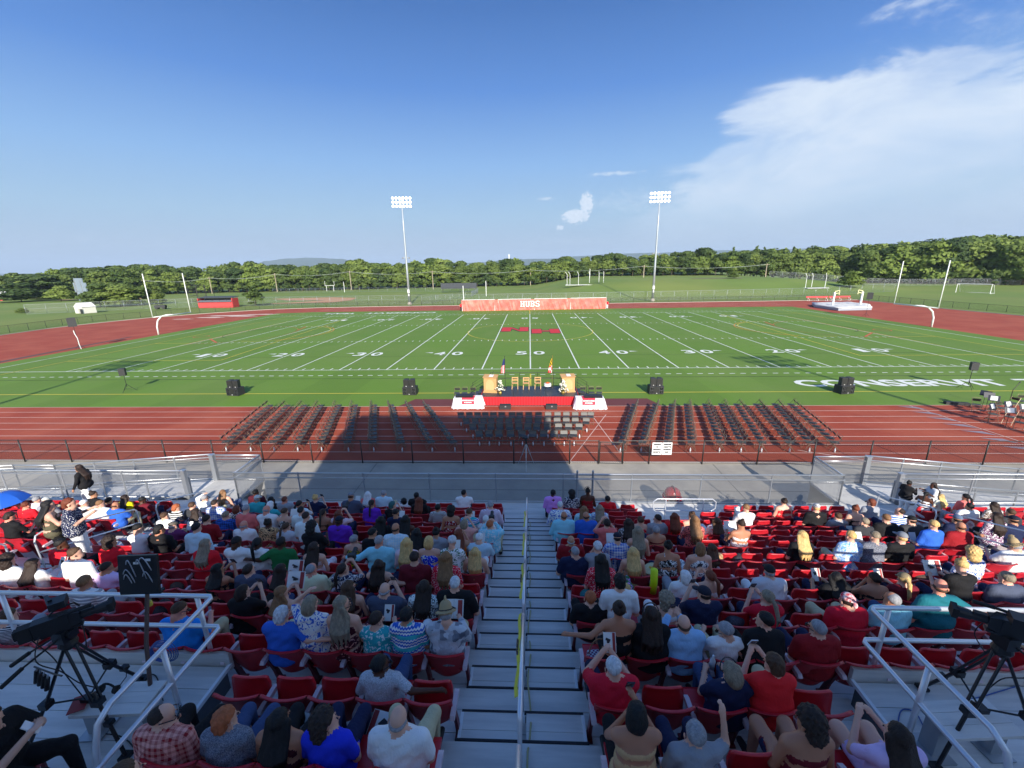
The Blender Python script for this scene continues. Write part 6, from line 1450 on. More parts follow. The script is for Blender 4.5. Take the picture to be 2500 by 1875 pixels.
def hat(P, style, vox):
    hc, H = P['hc'], P['H']; g = Grid(hc-.27, hc+np.array([.27, .27, .30]), vox); f = g.new(); band = None
    hd = lambda x, y, z: hc+H @ (np.array([x, y, z])*1.17)
    if style == 'cp':
        g.ell(f, hd(0, -.014, .045), (.088, .107, .086), .0, H, cut=lambda x, y, z: -z-.012+.0*y)
        g.ell(f, hd(0, .105, .034), (.068, .075, .014), .012, H)
    elif style == 'fl':
        g.ell(f, hd(0, -.002, .058), (.095, .120, .062), .0, H, cut=lambda x, y, z: -z-.02); g.ell(f, hd(0, .11, .03), (.06, .045, .012), .02, H)
    elif style == 'bdn': g.ell(f, hd(0, -.02, .04), (.084, .104, .088), .0, H, cut=lambda x, y, z: -z+.1*y-.01); g.ell(f, hd(.0, -.12, .0), (.03, .03, .05), .02, H)
    else:
        g.ell(f, hd(0, -.01, .045), (.142, .160, .013), .0, H); g.cap(f, hd(0, -.01, .05), hd(0, -.01, .10), .096, .082, .012); g.ell(f, hd(0, -.01, .19), (.012, .06, .03), .03, H)
        g2 = Grid(g.lo, hc+np.array([.27, .27, .30]), vox); f2 = g2.new(); g2.ell(f2, hd(0, -.01, .068), (.101, .101, .016), 0, H); band = nets(g2, f2)
    V, Q, _ = nets(g, f); return V, Q, band
mtext = {}
EYE = MB(); EYE.lathe([(.001, -.006), (.007, -.003), (.008, .001), (.004, .006)], n=8)
M_EYE = None
HAIRW = dict(sh='short {} hair', bz='cropped {} hair', bd='bald head and {} fringe', rc='receding {} hair', lg='long {} hair', wv='long wavy {} hair', hl='half-up long {} hair', pt='{} ponytail', bn='{} hair in a bun', bb='{} bob', cu='big curly {} hair', mc='short curly {} hair', cp='{} cap', fl='{} flat cap', st='{} hat with dark band', bdn='{} bandana')
TOPW = dict(t='T-shirt', p='polo shirt', s='shirt', h='hoodie', k='sleeveless top', x='strappy top', d='dress')
PATW = dict(plaid='checked ', stripe='striped ', finestripe='striped ', floral='patterned ', bigfloral='floral ', dots='dotted ', check='checked ', patch='patchwork ', aztec='banded ', tie='tie-dye ', heather='mottled ')
USED = {}
def person(k, px, py, hs, hcol, skin, top, col, pat='-', pose='lap', yaw=0, bd='M1', pants='navy', extra='', pl=None, label=None, hold=None, legs=None, xy=None):
    """one seated person whose head top is at picture point (px,py) in row k"""
    sex = bd[0]; b = float(bd[1:]) if len(bd) > 1 else 1.0
    seed = (px*7+py*13) % 97/9.7
    stand = 'stand' in extra
    if not stand:
        yh = nose(k)-.56; best = aty(px, py, yh+.0); hgt = best.z-dz(k) if k >= 0 else best.z-WZ
        lean = .02+.06*math.sin(seed*3); 
        if 'lean' in extra: lean = .45
        s = max(.86, min(1.13, (hgt-.136)/1.175)) if 'kid' not in extra else max(.62, min(.9, (hgt-.136)/1.175))
        ns = nearest_seat(k, best.x)
        if ns: OCC.add((ns[0], ns[1], ns[2], ns[4]))
        ox, oy, oz = best.x, yh-(-.03+lean*.62+.035), (dz(k) if k >= 0 else WZ)
    else:
        s = .93 if sex == 'F' else 1.0; lean = .02; ox, oy, oz = xy
    near = (k >= 7 or stand); vox = .0175 if k >= 7 else (.0235 if k >= 4 else .029)
    if stand: vox = .021
    pr = pose; plx = pl or pose
    if '/' in pose: plx, pr = pose.split('/')
    pitch = {'read': 28, 'phone': 12, 'lap': 12, 'cam': 2}.get(pr, 8)+5*math.sin(seed*5)
    P = dict(sex=sex, b=b, s=s, lean=lean, yaw=yaw, pitch=pitch, roll=4*math.sin(seed*7), hx=0.0, top=top, pl=plx, pr=pr, vox=vox, seed=seed, wide=abs(math.sin(seed*4))*(1.5 if sex == 'M' else .4), legs=legs or (skin if pants == 'bare' else ''), bottom='skirt' if pants == 'skirt' else '', stand=stand, stride=1 if 'walk' in extra else 0)
    V, Q, mi = body(P)
    cw = CW.get(col, col); lookh = HAIRW[hs].format(HC[hcol][1]); 
    if label is None:
        art = 'an' if (PATW.get(pat, '')+cw)[0] in 'aeiou' else 'a'
        label = f"person with {lookh} in {cw} {PATW.get(pat, '')}{TOPW[top]}"
        if not stand:
            side = 'left' if best.x < -.17 else 'right'; ns_ = ns[2]+1 if ns and not ns[4] else None
            label += f", {ROWN[k+1]} row {side}"
    USED.setdefault(label, 0); USED[label] += 1
    if USED[label] > 1 and not stand: label += f', {ORD[min(19, ns[2])]} seat'
    g = thing('person', label, 'person', (ox, oy, oz), 0, 'spectators in the red seats' if not stand else None)
    pm = {'navy': 'navy', 'khaki': 'khaki', 'black': 'black', 'denim': 'denim', 'white': 'white', 'bare': col, 'skirt': col, 'grey': 'grey'}[pants]
    tm = fab(pat if pat != '-' else 'plain', col, extra.split('c2=')[1].split()[0] if 'c2=' in extra else ('white' if pat != '-' else None))
    me = np_mesh('body', V, Q, [skinmat(skin), tm, fab('plain', pm) if pants not in ('bare', 'skirt') else tm, mat('shoe_dark', (.03, .03, .032), .6)], mi)
    if not stand: ob('body', me, g)
    else: g.rotation_euler = (0, 0, R(float(extra.split('rz=')[1].split()[0]) if 'rz=' in extra else 0)); ob('body', me, g)
    hv = .0095 if k >= 7 else (.0135 if k >= 4 or stand else .018)
    hm = hcol if hs not in ('cp', 'fl', 'st', 'bdn') else ('gry' if 'gh' in extra else 'bln' if 'bh' in extra else 'dbr')
    V2, Q2 = hair(P, {'bdn': 'cp'}.get(hs, hs), hv) if hs != 'none' else (None, None)
    if 'pony' in extra: V2, Q2 = hair(P, 'pt', hv)
    if len(V2): ob('hair', np_mesh('hair', V2, Q2, [hairmat(hm)]), g)
    if hs in ('cp', 'fl', 'st', 'bdn'):
        V3, Q3, bnd = hat(P, hs, hv); hmname = hcol
        if hcol == 'flag': hmm = fab('tie', 'crimson', 'white')
        elif hcol == 'camo': hmm = fab('tie', 'offwhite', 'charcoal')
        else: hmm = mat('hat_'+hcol, HC[hcol][0], .8, var=.12, vs=30)
        ob('hat' if hs != 'cp' else 'cap', np_mesh('hat', V3, Q3, [hmm]), g)
        if bnd: ob('hat_band', np_mesh('band', bnd[0], bnd[1], [mat('band_dark', (.02, .02, .025), .8)]), g)
    for q in (-1, 1):
        e = P['hc']+P['H'] @ (np.array([q*.030, .078, .008])*1.17); global M_EYE
        if M_EYE is None: M_EYE = EYE.mesh('eye', mat('eye_dark', (.03, .02, .02), .2), True)
        if k >= 4 or abs(yaw) > 40: o = ob('eye', M_EYE, g, tuple(e)); o.rotation_euler = (R(-90), 0, R(yaw))
    if 'glass' in extra or 'shades' in extra:
        mb = MB(); hd = lambda x, y, z: tuple(P['hc']+P['H'] @ (np.array([x, y, z])*1.17)); mb.tube([hd(-.084, -.02, .012), hd(-.078, .08, .016), hd(0, .10, .012), hd(.078, .08, .016), hd(.084, -.02, .012)], .005, 5)
        for q in (-1, 1): mb.box(hd(q*.034, .098, .006), (.05, .012, .034), Matrix(P['H'].tolist()))
        build(mb, 'glasses', mat('shades', (.01, .01, .012), .15), g)
    if 'band' in extra:
        mb = MB(); hd = lambda x, y, z: tuple(P['hc']+P['H'] @ (np.array([x, y, z])*1.17)); mb.tube([hd(.09*math.cos(R(a)), .02, .03+.10*math.sin(R(a))) for a in range(0, 181, 20)], .008, 6); build(mb, 'headband', mat('headband_dark', (.02, .02, .03), .4), g)
    T = [Vector(q)+Vector((ox, oy, oz)) for q in P['tips']] if not stand else None
    if hold and T:
        c = (T[0]+T[1])/2 if plx == pr else T[1]
        nm, tx = hold
        if nm == 'phone':
            o = thing('phone', f'{tx} phone held up by the {lookh.replace("person ", "")} person in {cw}', 'phone', c+Vector((0, .05, .03))); mb = MB(); mb.box((0, 0, 0), (.078, .010, .155), Matrix.Rotation(R(25), 3, 'X')); build(mb, 'shell', mat('phone_'+tx, (.02, .02, .025) if tx == 'dark' else (.65, .66, .7), .2), o); mb = MB(); mb.box((0, -.007, .0), (.068, .003, .138), Matrix.Rotation(R(25), 3, 'X')); build(mb, 'screen', mat('screen', (.05, .06, .09), .08), o)
        elif nm in ('booklet', 'paper'):
            w, h_ = (.15, .22) if nm == 'booklet' else (.30, .26); o = thing('programme', f'{tx} programme held by the person with {lookh} in {cw}', 'booklet', c+Vector((.0, .06, .02)))
            mb = MB(); q = Matrix.Rotation(R(-32), 3, 'X')
            if nm == 'paper': mb.box((-w/4, .012, .03), (w/2, .004, h_), q @ Matrix.Rotation(R(10), 3, 'Z')); mb.box((w/4, .012, .03), (w/2, .004, h_), q @ Matrix.Rotation(R(-10), 3, 'Z'))
            else: mb.box((0, 0, .03), (w, .006, h_), q)
            build(mb, 'pages', mwp, o)
            if k >= 6:
                nv = q @ Vector((0, -1, 0)); mb = MB(); mb.box(Vector((w*.33, 0, .03))+nv*.0045, (w*.22, .002, h_*.98), q); build(mb, 'cover_band', mat('print_maroon', (.30, .03, .03), .6), o)
                mb = MB(); mb.box(q @ Vector((-.02, -.0048, .03))+Vector((0, 0, .03)), (w*.38, .002, .028), q @ Matrix.Rotation(R(20), 3, 'Y')); mb.box(q @ Vector((-.02, -.0048, .008))+Vector((0, 0, .03)), (w*.2, .002, .03), q); build(mb, 'cap_emblem', mink, o)
        elif nm == 'camera':
            o = thing('photo_camera', f'black camera with long lens held by the person in {cw}', 'camera', c+Vector((0, .07, .02))); mb = MB(); mb.box((0, 0, 0), (.14, .07, .1)); build(mb, 'camera_body', mspk, o); mb = MB(); mb.tube([(0, .03, 0), (0, .2, .03)], .042, 12); build(mb, 'lens', mspk, o)
        elif nm == 'bottle': o = thing('water_bottle', f'clear water bottle held by the person in {cw}', 'bottle', c+Vector((0, .03, 0))); mb = MB(); mb.lathe([(.03, -.08), (.033, .05), (.012, .09), (.014, .12)], n=12); build(mb, 'shell', mbl, o, smooth=True)
    return g, P
CROP = dict(A=(0, 1120, 4.916), B=(400, 1160, 4.88), C=(800, 1160, 4.424), D=(1300, 1160, 4.88), E=(1700, 1160, 4.88), F=(2050, 1130, 4.74), G=(0, 1400, 3.493), H=(550, 1400, 3.403), I=(1350, 1380, 3.351), J=(1900, 1400, 3.493))
# crop, x, y, hair, hair colour, skin, top, colour, pattern, pose, yaw, build, pants, extra...
PEOPLE = '''
A 1110 385 bn dbr M t black - lap -30 F1 black
A 540 465 cp cwht L t grey - read 0 M1 khaki gh
A 1000 490 sh wht L s white - lap -20 M1 khaki
A 1215 495 sh lbr L t white - lap -30 M.9 navy
A 1295 470 sh blk M t maroon - lap 0 M.9 navy
A 1355 515 bd br T t blue - read -10 M1.1 khaki
A 1490 430 lg dbr M t yellow - lap -20 F1 navy
A 1700 455 sh blk D t maroon - read -35 M1 navy shades
A 1640 780 sh blk L t white - read -20 F1 navy
A 1900 790 mc blk T t black - lap -20 M1 black
A 1310 930 cu dbr M t red - lap -10 F1.2 navy
A 720 960 sh blk D t red - lap -60 M1 black
A 880 1030 sh br L t white - lap -50 M1 navy
A 1260 1240 bz dbr T t lilac - phone -30 M1 grey hold=phone:dark
A 120 1150 cu dbr L t white - lap 10 F1 navy
A 320 1200 wv dbr L s offwhite - read -10 F1.1 white hold=booklet:white
A 100 640 mc dbr R t black - read -20 F1 black
A 430 450 sh gry L t pink - lap 0 F1 khaki
A 300 515 sh aub R t red - lap 0 M.8 red
A 1000 1400 sh lbr T t grey stripe lap 0 M1 grey
B 480 230 sh gry L s white - brow/lap -20 M1.1 khaki glass
B 700 170 wv lbr L k white - lap -5 F1.1 denim
B 330 315 sh br L t charcoal - lap 0 F1 navy
B 140 345 mc gin L t black stripe read -30 F1 navy
B 0 440 sh br L t white - lap -10 F1 navy
B 370 395 wv dbr L t navy dots lap -30 F1 navy
B 600 290 sh dbr L s blue plaid lap -10 M1.2 navy
B 500 470 sh dbr L t dkred - lap 0 M1 navy
B 730 430 sh ash L s blue plaid lap 0 M1.3 navy c2=navy
B 860 360 bb aub L t black floral lap 0 F1 navy
B 970 350 sh gry L t coral - lap 0 M1.1 khaki
B 1130 240 cp cwht T s teal - lap 0 M1.1 khaki gh hold=booklet:white
B 1260 310 bb wht L t teal - read 10 F1 khaki
B 1215 360 bd gry R s white - read -10 M1.2 navy
B 1090 165 sh blk D t burg - lap 0 M1 black
B 1250 255 sh blk D t black - lap 0 M1 black
B 1430 250 bz aub R t grey - lap 0 M1.1 grey
B 1610 300 pt blk M t paleblue - phone -20 F1 navy hold=phone:dark
B 1430 390 sh br L k black floral read -10 F1 navy hold=paper:white
B 1630 370 sh blk L t paleblue - lap 0 M1 navy
B 1800 230 bn bln L t navy - phone 0 F1.1 navy hold=phone:dark
B 1685 430 sh dbr L t paleblue - lap 0 M1.1 navy
B 1890 400 pt dbr T x brown - lap 0 F1 skirt
B 380 565 sh blk L s ltblue - lap -10 M1.1 navy
B 100 575 fl flat L s plum - read 0 M1.2 khaki gh hold=booklet:white
B 945 540 bd gry R s white - lap 0 M1.2 navy
B 1235 515 bn blk D t tan floral lap -10 F1.1 black c2=black
B 1450 565 pt br L t ltgrey - lap -20 F1 navy
B 1750 545 cu blk D t black - read 0 F1.2 black
B 2080 490 cp navy D s purple - lap -10 M1.25 black hold=booklet:white
B 2080 410 wv aub L t pink - cam -20 F1 navy hold=camera:black
B 480 760 wv ash L t red - lap -20 F1.35 navy
B 860 735 sh blk D h white - read -30 M1.1 navy
B 1100 745 pt blk D t white - lap -5 F1 navy
B 1390 735 sh blk D t green - out/lap 0 M1.15 navy
B 1780 795 lg dbr L x pink floral lap -15 F1 skirt c2=white
B 1750 1050 rc gry R p paleyel - lap -15 M1.2 khaki
B 630 1065 lg blk T x black - phone -30 F1 black hold=phone:dark
B 1010 1095 sh dbr L t slate - lap -10 M1 navy
B 1380 1060 wv dbr T t coral - read -10 F1.1 navy hold=paper:white
B 930 1310 bb dbr L t black - phone -25 F1.25 black hold=phone:dark
B 1400 1370 lg lbr L k white floral phone -50 F1 denim hold=paper:white c2=blue
B 1780 1400 bb ash L t white bigfloral brow/lap -20 F1.1 white c2=blue hold=phone:light
C 245 190 cp cgry T t slate - read 0 M1.2 navy hold=booklet:white
C 430 175 lg wht L t coral - lap 0 F1.1 navy
C 600 160 sh gry L s ltblue - lap 0 M1.15 khaki
C 470 265 pt dbr M t purple - lap 0 F1.2 navy
C 700 280 mc teal L t black - phone -40 F1.1 black
C 925 185 sh blk D t black - lap 0 M1 black
C 850 245 mc blk D t white - lap 30 M.8 navy kid
C 985 235 lg aub D t black - lap 0 F1.15 black
C 1470 155 sh blk M t white - chin -10 M1.15 navy
C 1755 278 sh gry L s mauve finestripe arm 15 M1.25 khaki shades
C 1190 310 sh blk M t white check lap -10 F1 black c2=black
C 1330 335 cu blk M k dkred bigfloral lap 0 F1 skirt
C 1545 360 sh br L t blue aztec read 0 F1.1 navy hold=booklet:white
C 730 365 sh blk M t navy - read 0 F1 navy hold=booklet:white
C 570 440 lg blk T t black - lap 0 F1.1 black
C 835 430 lg blk D x tan - lap 10 F1.2 skirt
C 1480 470 bb ash L t salmon - cam -30 F1.1 khaki
C 1755 485 sh gin L s sky bigfloral cam -20 M1.25 khaki hold=camera:black
C 1690 450 sh wht L t white - lap 0 F1 khaki
C 730 515 bd dbr T s ltblue plaid lap -10 M1.15 navy
C 480 570 sh blk M t black - lap -40 F1 black
C 960 570 lg blk M t black - lap -10 F1 black
C 1170 565 bn blk M t grey - lap 0 F1.1 navy
C 1450 580 lg aub M k orange - phone -30 F1 navy
C 280 645 sh gry L k olive bigfloral lap -20 F1 skirt c2=yellow
C 550 640 bz gry R s sky - out/arm -20 M1.35 khaki over
C 850 675 lg bln L t pink - lap 0 F1 navy
C 1090 635 bb bln L k royal bigfloral lap -5 F1.1 navy c2=paleblue
C 1340 655 sh lgr L t offwhite bigfloral read -10 F1.1 khaki c2=green hold=booklet:white
C 1600 630 sh wht L s ltblue - read 0 M1.15 grey hold=booklet:white
C 930 780 sh dbr L t maroon - lap 0 M1.2 navy
C 1270 785 lg lbr L t crimson dots lap 0 F1.25 navy
C 1590 780 hl bln L k navy floral lap 0 F1.1 white
C 160 950 pt dbr L t navy floral cam -30 F1 navy hold=camera:black
C 540 910 wv dbr L k burg - chin/out 30 F1.1 navy
C 220 1140 lg br L k burg - lap -20 F1 navy shades
C 610 1165 bd gry L t slate - phone 0 M1.25 navy hold=phone:dark
C 1035 1135 wv dbr L t paleblue floral lap 0 F1.15 navy c2=charcoal
C 1370 1090 bz lgr L t black - arm 0 M1.35 denim
H 475 275 mc lgr L t blue - chin/out -10 M1.2 khaki
H 1040 190 lg ash L k burg bigfloral lap -55 F1.15 skirt c2=salmon shades
H 1130 325 sh dbr L t teal bigfloral read -30 F1.15 black c2=paleblue hold=booklet:white
H 1495 285 sh blk M t blue aztec lap -10 F1.2 white c2=white
H 1830 280 st strw L s ltgrey patch read 5 M1.25 khaki c2=slate gh hold=paper:white
H 1290 765 sh blk D t grey heather arm/out -40 F1.15 denim c2=ltgrey glass
H 1430 1120 bd gry L t white - lap 0 M1.3 khaki
H 840 1240 cu dbr L t royal - lap -45 F1.1 navy
H 450 1205 lg blk T k burg - lap -5 F1.2 black
H -10 1140 mc gin L t slate heather lap -20 F1.15 denim c2=grey
H -537 1100 rc dbr L s salmon plaid lap -60 M1.25 black c2=dkred glass
D 245 170 sh blk D s violet - lap 0 M1.1 navy
D 330 310 bz lgr L s white bigfloral arm 0 M1.2 khaki c2=blue
D 470 180 cu blk D t navy floral lap 0 F1.1 navy
D 660 150 bn blk D x dkred - lap 0 F1.1 black band
D 895 245 sh blk T t red - lap 10 M.8 navy kid
D 625 365 lg lbr L t sky floral lap 0 F1.1 khaki
D 790 350 lg ash L t paleblue floral lap 0 F1.1 khaki c2=blue
D 375 430 bd br T s sky - arm 0 M1.4 khaki
D 640 435 bd blk T p blue - lap 0 M1.4 navy
D 890 515 sh dbr L t coral - cam 0 F1.1 navy
D 1150 515 wv dbr M t charcoal floral lap -10 F1.1 black
D 1400 490 sh br L k crimson - lap 0 F1.1 navy
D 1530 470 sh dbr L t grey - lap 50 M1 navy
D 1635 445 lg aub L t brred - lap 0 F1.25 navy
D 1815 430 bn br L x white - lap 0 F1 skirt
D 1935 480 wv lbr L t coral floral read 10 F1 navy c2=black
D 1180 610 hl ash L k white - lap 0 F1 navy
D 1095 690 cp navy L s blue plaid read -10 M1.15 navy hold=paper:white
D 1480 605 sh gry M x maroon - lap -20 F1.05 navy
D 460 720 bd gry M t dkred - lap 0 M1.15 navy
D 745 785 sh lgr L t grey - chin/lap 20 F1.1 navy
D 1620 780 bn blk T k black floral lap -20 F1.1 navy
D 2000 800 bb lbr L k white bigfloral lap 0 F1.1 skirt c2=navy
D 2140 815 lg br T t tan - lap 20 F.8 navy kid
D 540 850 bz gry L p navy - arm/lap 20 M1.35 khaki shades
D 880 935 lg blk L t crimson dots lap -30 F1.1 black
D 1200 860 lg bln L x tan - lap 10 F1 navy
D 1020 1140 mc blk L t white - lap 0 M1.05 navy legs=L
D 1050 1310 sh bln L t green bigfloral lap 30 F.8 skirt c2=violet kid
D 715 1420 sh gin L t black - lap 0 M1.15 black
D 1140 1400 bn dbr T x black - out/lap -10 F1.15 black legs=L
D 1830 1165 bb wht L t white - lap 20 F1.2 grey
D 2110 1170 pt aub L x white - phone 20 F1 navy hold=phone:dark
D 1590 1445 cu ash L k white - lap 0 F1.1 white
D 2050 1330 cp navy L t navy - phone 30 M1.15 navy hold=phone:dark
E 600 345 sh lbr L t white - read 10 F1.1 navy hold=booklet:blue
E 1050 270 bn dbr L k brred - lap -5 F1.3 navy
E 1440 340 cp camo L t black - lap -20 M1.15 navy bh
E 1750 445 sh br L t grey - lap 0 M.8 navy kid
E 1850 355 bn aub L x black - lap -10 F1 navy
E 2090 280 mc aub L t grey - lap 25 F1.2 grey glass
E 250 500 lg br L t offwhite floral lap -10 F1 white c2=coral
E 540 535 bn dbr T x white - read 25 F1.1 navy hold=paper:blue
E 1270 660 lg bln L t black - lap 10 F1 navy
E 2010 505 sh ash L t charcoal - lap 20 F1 navy hold=booklet:white
E 1850 660 sh bln L t bright tie lap 15 F1.2 khaki c2=paleblue
E 2140 670 sh ash L t navy heather read 10 F1.3 navy c2=grey hold=paper:white
E 1680 1170 lg blk M t black - read -20 F1.1 navy hold=booklet:white
E 2130 1180 sh dbr T x black - chin/lap 20 F1.1 black
F 550 590 sh lbr L t black - lap 0 M1.25 black
F 700 515 rc dbr L t blue stripe lap 40 M1.1 navy c2=white
F 845 615 cp cblk L t charcoal - lap 10 M1.2 black
F 1100 660 sh bln L t blue - lap 10 F1.15 navy hold=booklet:white
F 730 800 cp cgry L t black - lap 0 M1 black bh
F 1510 460 sh blk M s offwhite - arm 0 M1.25 grey
F 1800 450 lg dbr M t brown floral lap 0 F1.1 navy
F 1990 530 sh br M t charcoal - lap 0 M1 navy
F 1850 570 wv dbr M t plum floral lap 10 F1.2 black
F 2010 610 cp navy M t navy - lap 0 M1.2 navy
F 1370 600 cp cblu M t navy - lap 0 M1.1 black
F 1415 680 bd br T s dkred - arm 0 M1.35 black
F 1470 355 pt blk M t coral - lap 0 F1.05 white
F 2050 905 st strw L t white - read 25 M1.15 denim gh hold=phone:light
F 1550 975 cu bln L t offwhite floral lap -10 F1.15 navy c2=blue
F 1430 1115 bn bln L t black - read -20 F1.1 navy hold=paper:white
F 1190 1330 bd br R t dteal - arm/out -30 M1.3 navy
F 750 1315 cp tan L t maroon - read -20 F1.2 navy bh pony hold=booklet:white
F 1950 1260 sh ash L t slate - lap 10 M1.1 navy
I 770 340 wv dbr L t black - lap 0 F1.35 black band
I 1050 410 bd br L s dressblue - phone -10 M1.35 black hold=phone:dark
I 1420 505 sh gry L t white - read 30 F1 khaki glass
I 1740 385 sh blk L t black - lap 50 F1.4 black
I 1760 205 pt ash L t crimson - phone 10 F1.15 navy hold=phone:dark
I 1780 0 cp cblk L s ltgrey - lap -10 M1.3 white gh
I 500 760 sh lgr L t crimson - cam/phone 0 M1.3 navy hold=booklet:white
I 1480 840 bb ash L t navy - read 10 F1.2 denim hold=bottle:x band
I 1800 730 mc br L t brred - phone 15 F1.3 khaki hold=phone:light
I 690 1125 bb blk T x tan - chin/phone -10 F1.1 black hold=phone:dark
I 2110 1190 cu dbr T x maroon - lap 25 F1.15 navy legs=L
J 350 400 bz gry L t dkred - lap 20 M1.3 navy shades
J 600 170 bdn flag L t crimson - lap 10 M1.35 khaki
J 980 160 rc gry T p sky - lap 20 M1.35 denim
J 1040 1290 lg dbr L t lilac - phone 5 F1.1 bare
G 640 560 sh br L t lilac - lap -10 M1.1 khaki
G 1510 250 bz br R t bright - read -25 M1.25 khaki glass
G 60 330 sh br L t navy finestripe lap 0 M1 grey
I 1140 1520 sh gry L t grey - lap/up 0 F1 navy
'''
def run_people():
    ent = []; rows = {k: [] for k in range(-1, 12)}
    for ln_ in PEOPLE.strip().splitlines():
        a = ln_.split(); ox, oy, sc = CROP[a[0]]; px, py = ox+float(a[1])/sc, oy+float(a[2])/sc; ex = ' '.join(a[13:])
        best = None
        for k in range(-1, 12):
            z0 = dz(k) if k >= 0 else WZ; p = aty(px, py, nose(k)-.56); e = abs(p.z-z0-(1.28 if 'kid' not in ex else .98))
            if k >= 9 and not -4.0 < p.x < 3.9: continue
            if e > .5 and k < 11: continue
            for x2, _ in rows[k]:
                if abs(x2-p.x) < .42: e += .30*(1-abs(x2-p.x)/.42)
            if best is None or e < best[0]: best = (e, k, p.x)
        if best is None: continue
        rows[best[1]].append([best[2], len(ent)]); ent.append((a, px, py, best[1], ex))
    sh = {}
    for k, L in rows.items():
        L.sort(); xs0 = [q[0] for q in L]
        for it in range(30):
            for i in range(len(L)-1):
                gp = L[i+1][0]-L[i][0]
                if gp < .43 and not (L[i][0] < -.17 < L[i+1][0]): L[i][0] -= (.43-gp)*.5; L[i+1][0] += (.43-gp)*.5
        for q, x0_ in zip(L, xs0): sh[q[1]] = q[0]-x0_
    for n_, (a, px, py, k, ex) in enumerate(ent):
        hs, hcol, skin, top, col, pat, pose, yaw, bd, pants = a[3:13]; hold = legs = None
        for q in a[13:]:
            if q.startswith('hold='): hold = tuple(q[5:].split(':'))
            if q.startswith('legs='): legs = q[5:]
        if pants == 'red': pants = 'navy'
        d = proj((0, nose(k)-.6, dz(k)+1.2))[2]
        person(k, px+sh[n_]*FPX/d, py, hs, hcol, skin, top, col, pat, pose, float(yaw), bd, pants, ex, hold=hold, legs=legs)
run_people()
def stander(px, pyhead, Y, z, args, rz, label, walk=''):
    p = aty(px, pyhead, Y); hs, hcol, skin, top, col, pat, pose, bd, pants = args
    g, P = person(3, px, pyhead, hs, hcol, skin, top, col, pat, pose, 0, bd, pants, f'stand {walk}', label=label, xy=(p.x, Y, z))
    g.rotation_euler = (0, 0, R(rz)); s = max(.8, min(1.15, (p.z-z)/P['topz'])); g.scale = (s,)*3; return g
stander(191, 1134, -25.6, WZ, ('lg', 'dbr', 'M', 's', 'black', '-', 'lap', 'F1.05', 'white'), 100, 'person with long dark hair walking in a black top and white trousers on the walkway', 'walk')
stander(111, 1222, nose(4)-.35, dz(4), ('lg', 'blk', 'L', 'k', 'olive', '-', 'fwd', 'F1', 'black'), -35, 'person with long black hair standing in a dark olive dress in the left side aisle')
stander(162, 1213, nose(4)-.30, dz(4), ('mc', 'aub', 'L', 't', 'navy', 'dots', 'fwd', 'F1.15', 'white'), -50, 'person with curly auburn hair standing in navy dotted top and white trousers, left aisle')
stander(2221, 1175, -25.5, WZ, ('bn', 'blk', 'D', 's', 'black', '-', 'fwd', 'F1.15', 'white'), -70, 'person with pinned black braids standing in black top and white trousers at the right ramp')
stander(2282, 1178, -25.7, WZ, ('wv', 'dbr', 'D', 't', 'ltgrey', 'heather', 'fwd', 'F1.1', 'denim'), 75, 'person with dark curls standing in a pale grey top beside the right ramp railing')
stander(2262, 1203, -26.2, WZ, ('pt', 'blk', 'D', 'x', 'ltgrey', 'stripe', 'fwd', 'F1.1', 'skirt'), -60, 'person with dark braid in a grey and white striped dress, standing right')
stander(2296, 1220, -26.35, WZ, ('lg', 'bln', 'L', 't', 'cream', '-', 'lap', 'F.8', 'white'), 10, 'child with long blonde hair in cream top beside the striped dress')
for i, x in enumerate((-15.45, 17.45)):
    stander(*(proj((x, 56.8 if i == 0 else 58.2, 1.75))[:2]), 56.8 if i == 0 else 58.2, 0.0, ('sh', 'dbr', 'L', 't', 'red', '-', 'lap', 'M1', 'black' if i == 0 else 'white'), 30, f'person in a red shirt standing at the {"left" if i == 0 else "right"} end of the long banner')
make_seats()
# person seated at the left platform: only legs and arms show in the picture
g, P = person(3, 60, 1900, 'sh', 'dbr', 'L', 't', 'black', '-', 'phone', 0, 'M1.2', 'black', 'stand', label='person in black jeans and boots sitting sideways with a phone at the bottom left corner', xy=(-5.6, -36.6, PZ))
bpy.data.objects.remove(g.children[0], do_unlink=True); [bpy.data.objects.remove(c, do_unlink=True) for c in list(g.children)]
P2 = dict(P, stand=None, s=1.0, lean=.1, pl='phone', pr='phone', vox=.0155, pitch=25, yaw=0, wide=.4, legs='', top='t'); V, Q, mi = body(P2)
ob('body', np_mesh('body', V, Q, [skinmat('L'), fab('plain', 'black'), fab('plain', 'black'), mat('shoe_dark', (.03, .03, .032), .6)], mi), g)
V, Q = hair(P2, 'sh', .008); ob('hair', np_mesh('hair', V, Q, [hairmat('dbr')]), g)
q0 = atz(85, 1795, PZ+.92); hv_ = Matrix.Rotation(R(-78), 3, 'Z') @ Vector((0, .36, 0)); g.location = (q0.x-hv_.x, q0.y-hv_.y, PZ); g.rotation_euler = (0, 0, R(-78))
pc = Vector((q0.x, q0.y, PZ+1.02)); o = thing('phone', 'silver phone in the hands of the person in black jeans at the bottom left corner', 'phone', pc, R(-62)); mb = MB(); mb.box((0, 0, 0), (.078, .01, .155), Matrix.Rotation(R(35), 3, 'X')); build(mb, 'shell', mat('phone_light', (.65, .66, .7), .2), o)
stl = thing('stool', 'red seat under the person in black jeans at the bottom left corner', 'seat', (g.location.x, g.location.y, PZ), R(-62)); mb = MB(); mb.box((0, -.02, .42), (.46, .44, .06)); build(mb, 'seat', mseat, stl)
for a in (-.18, .18):
    for b in (-.18, .15): mb = MB(); mb.bar((a, b, 0), (a, b, .4), .03); build(mb, 'leg', mleg, stl)

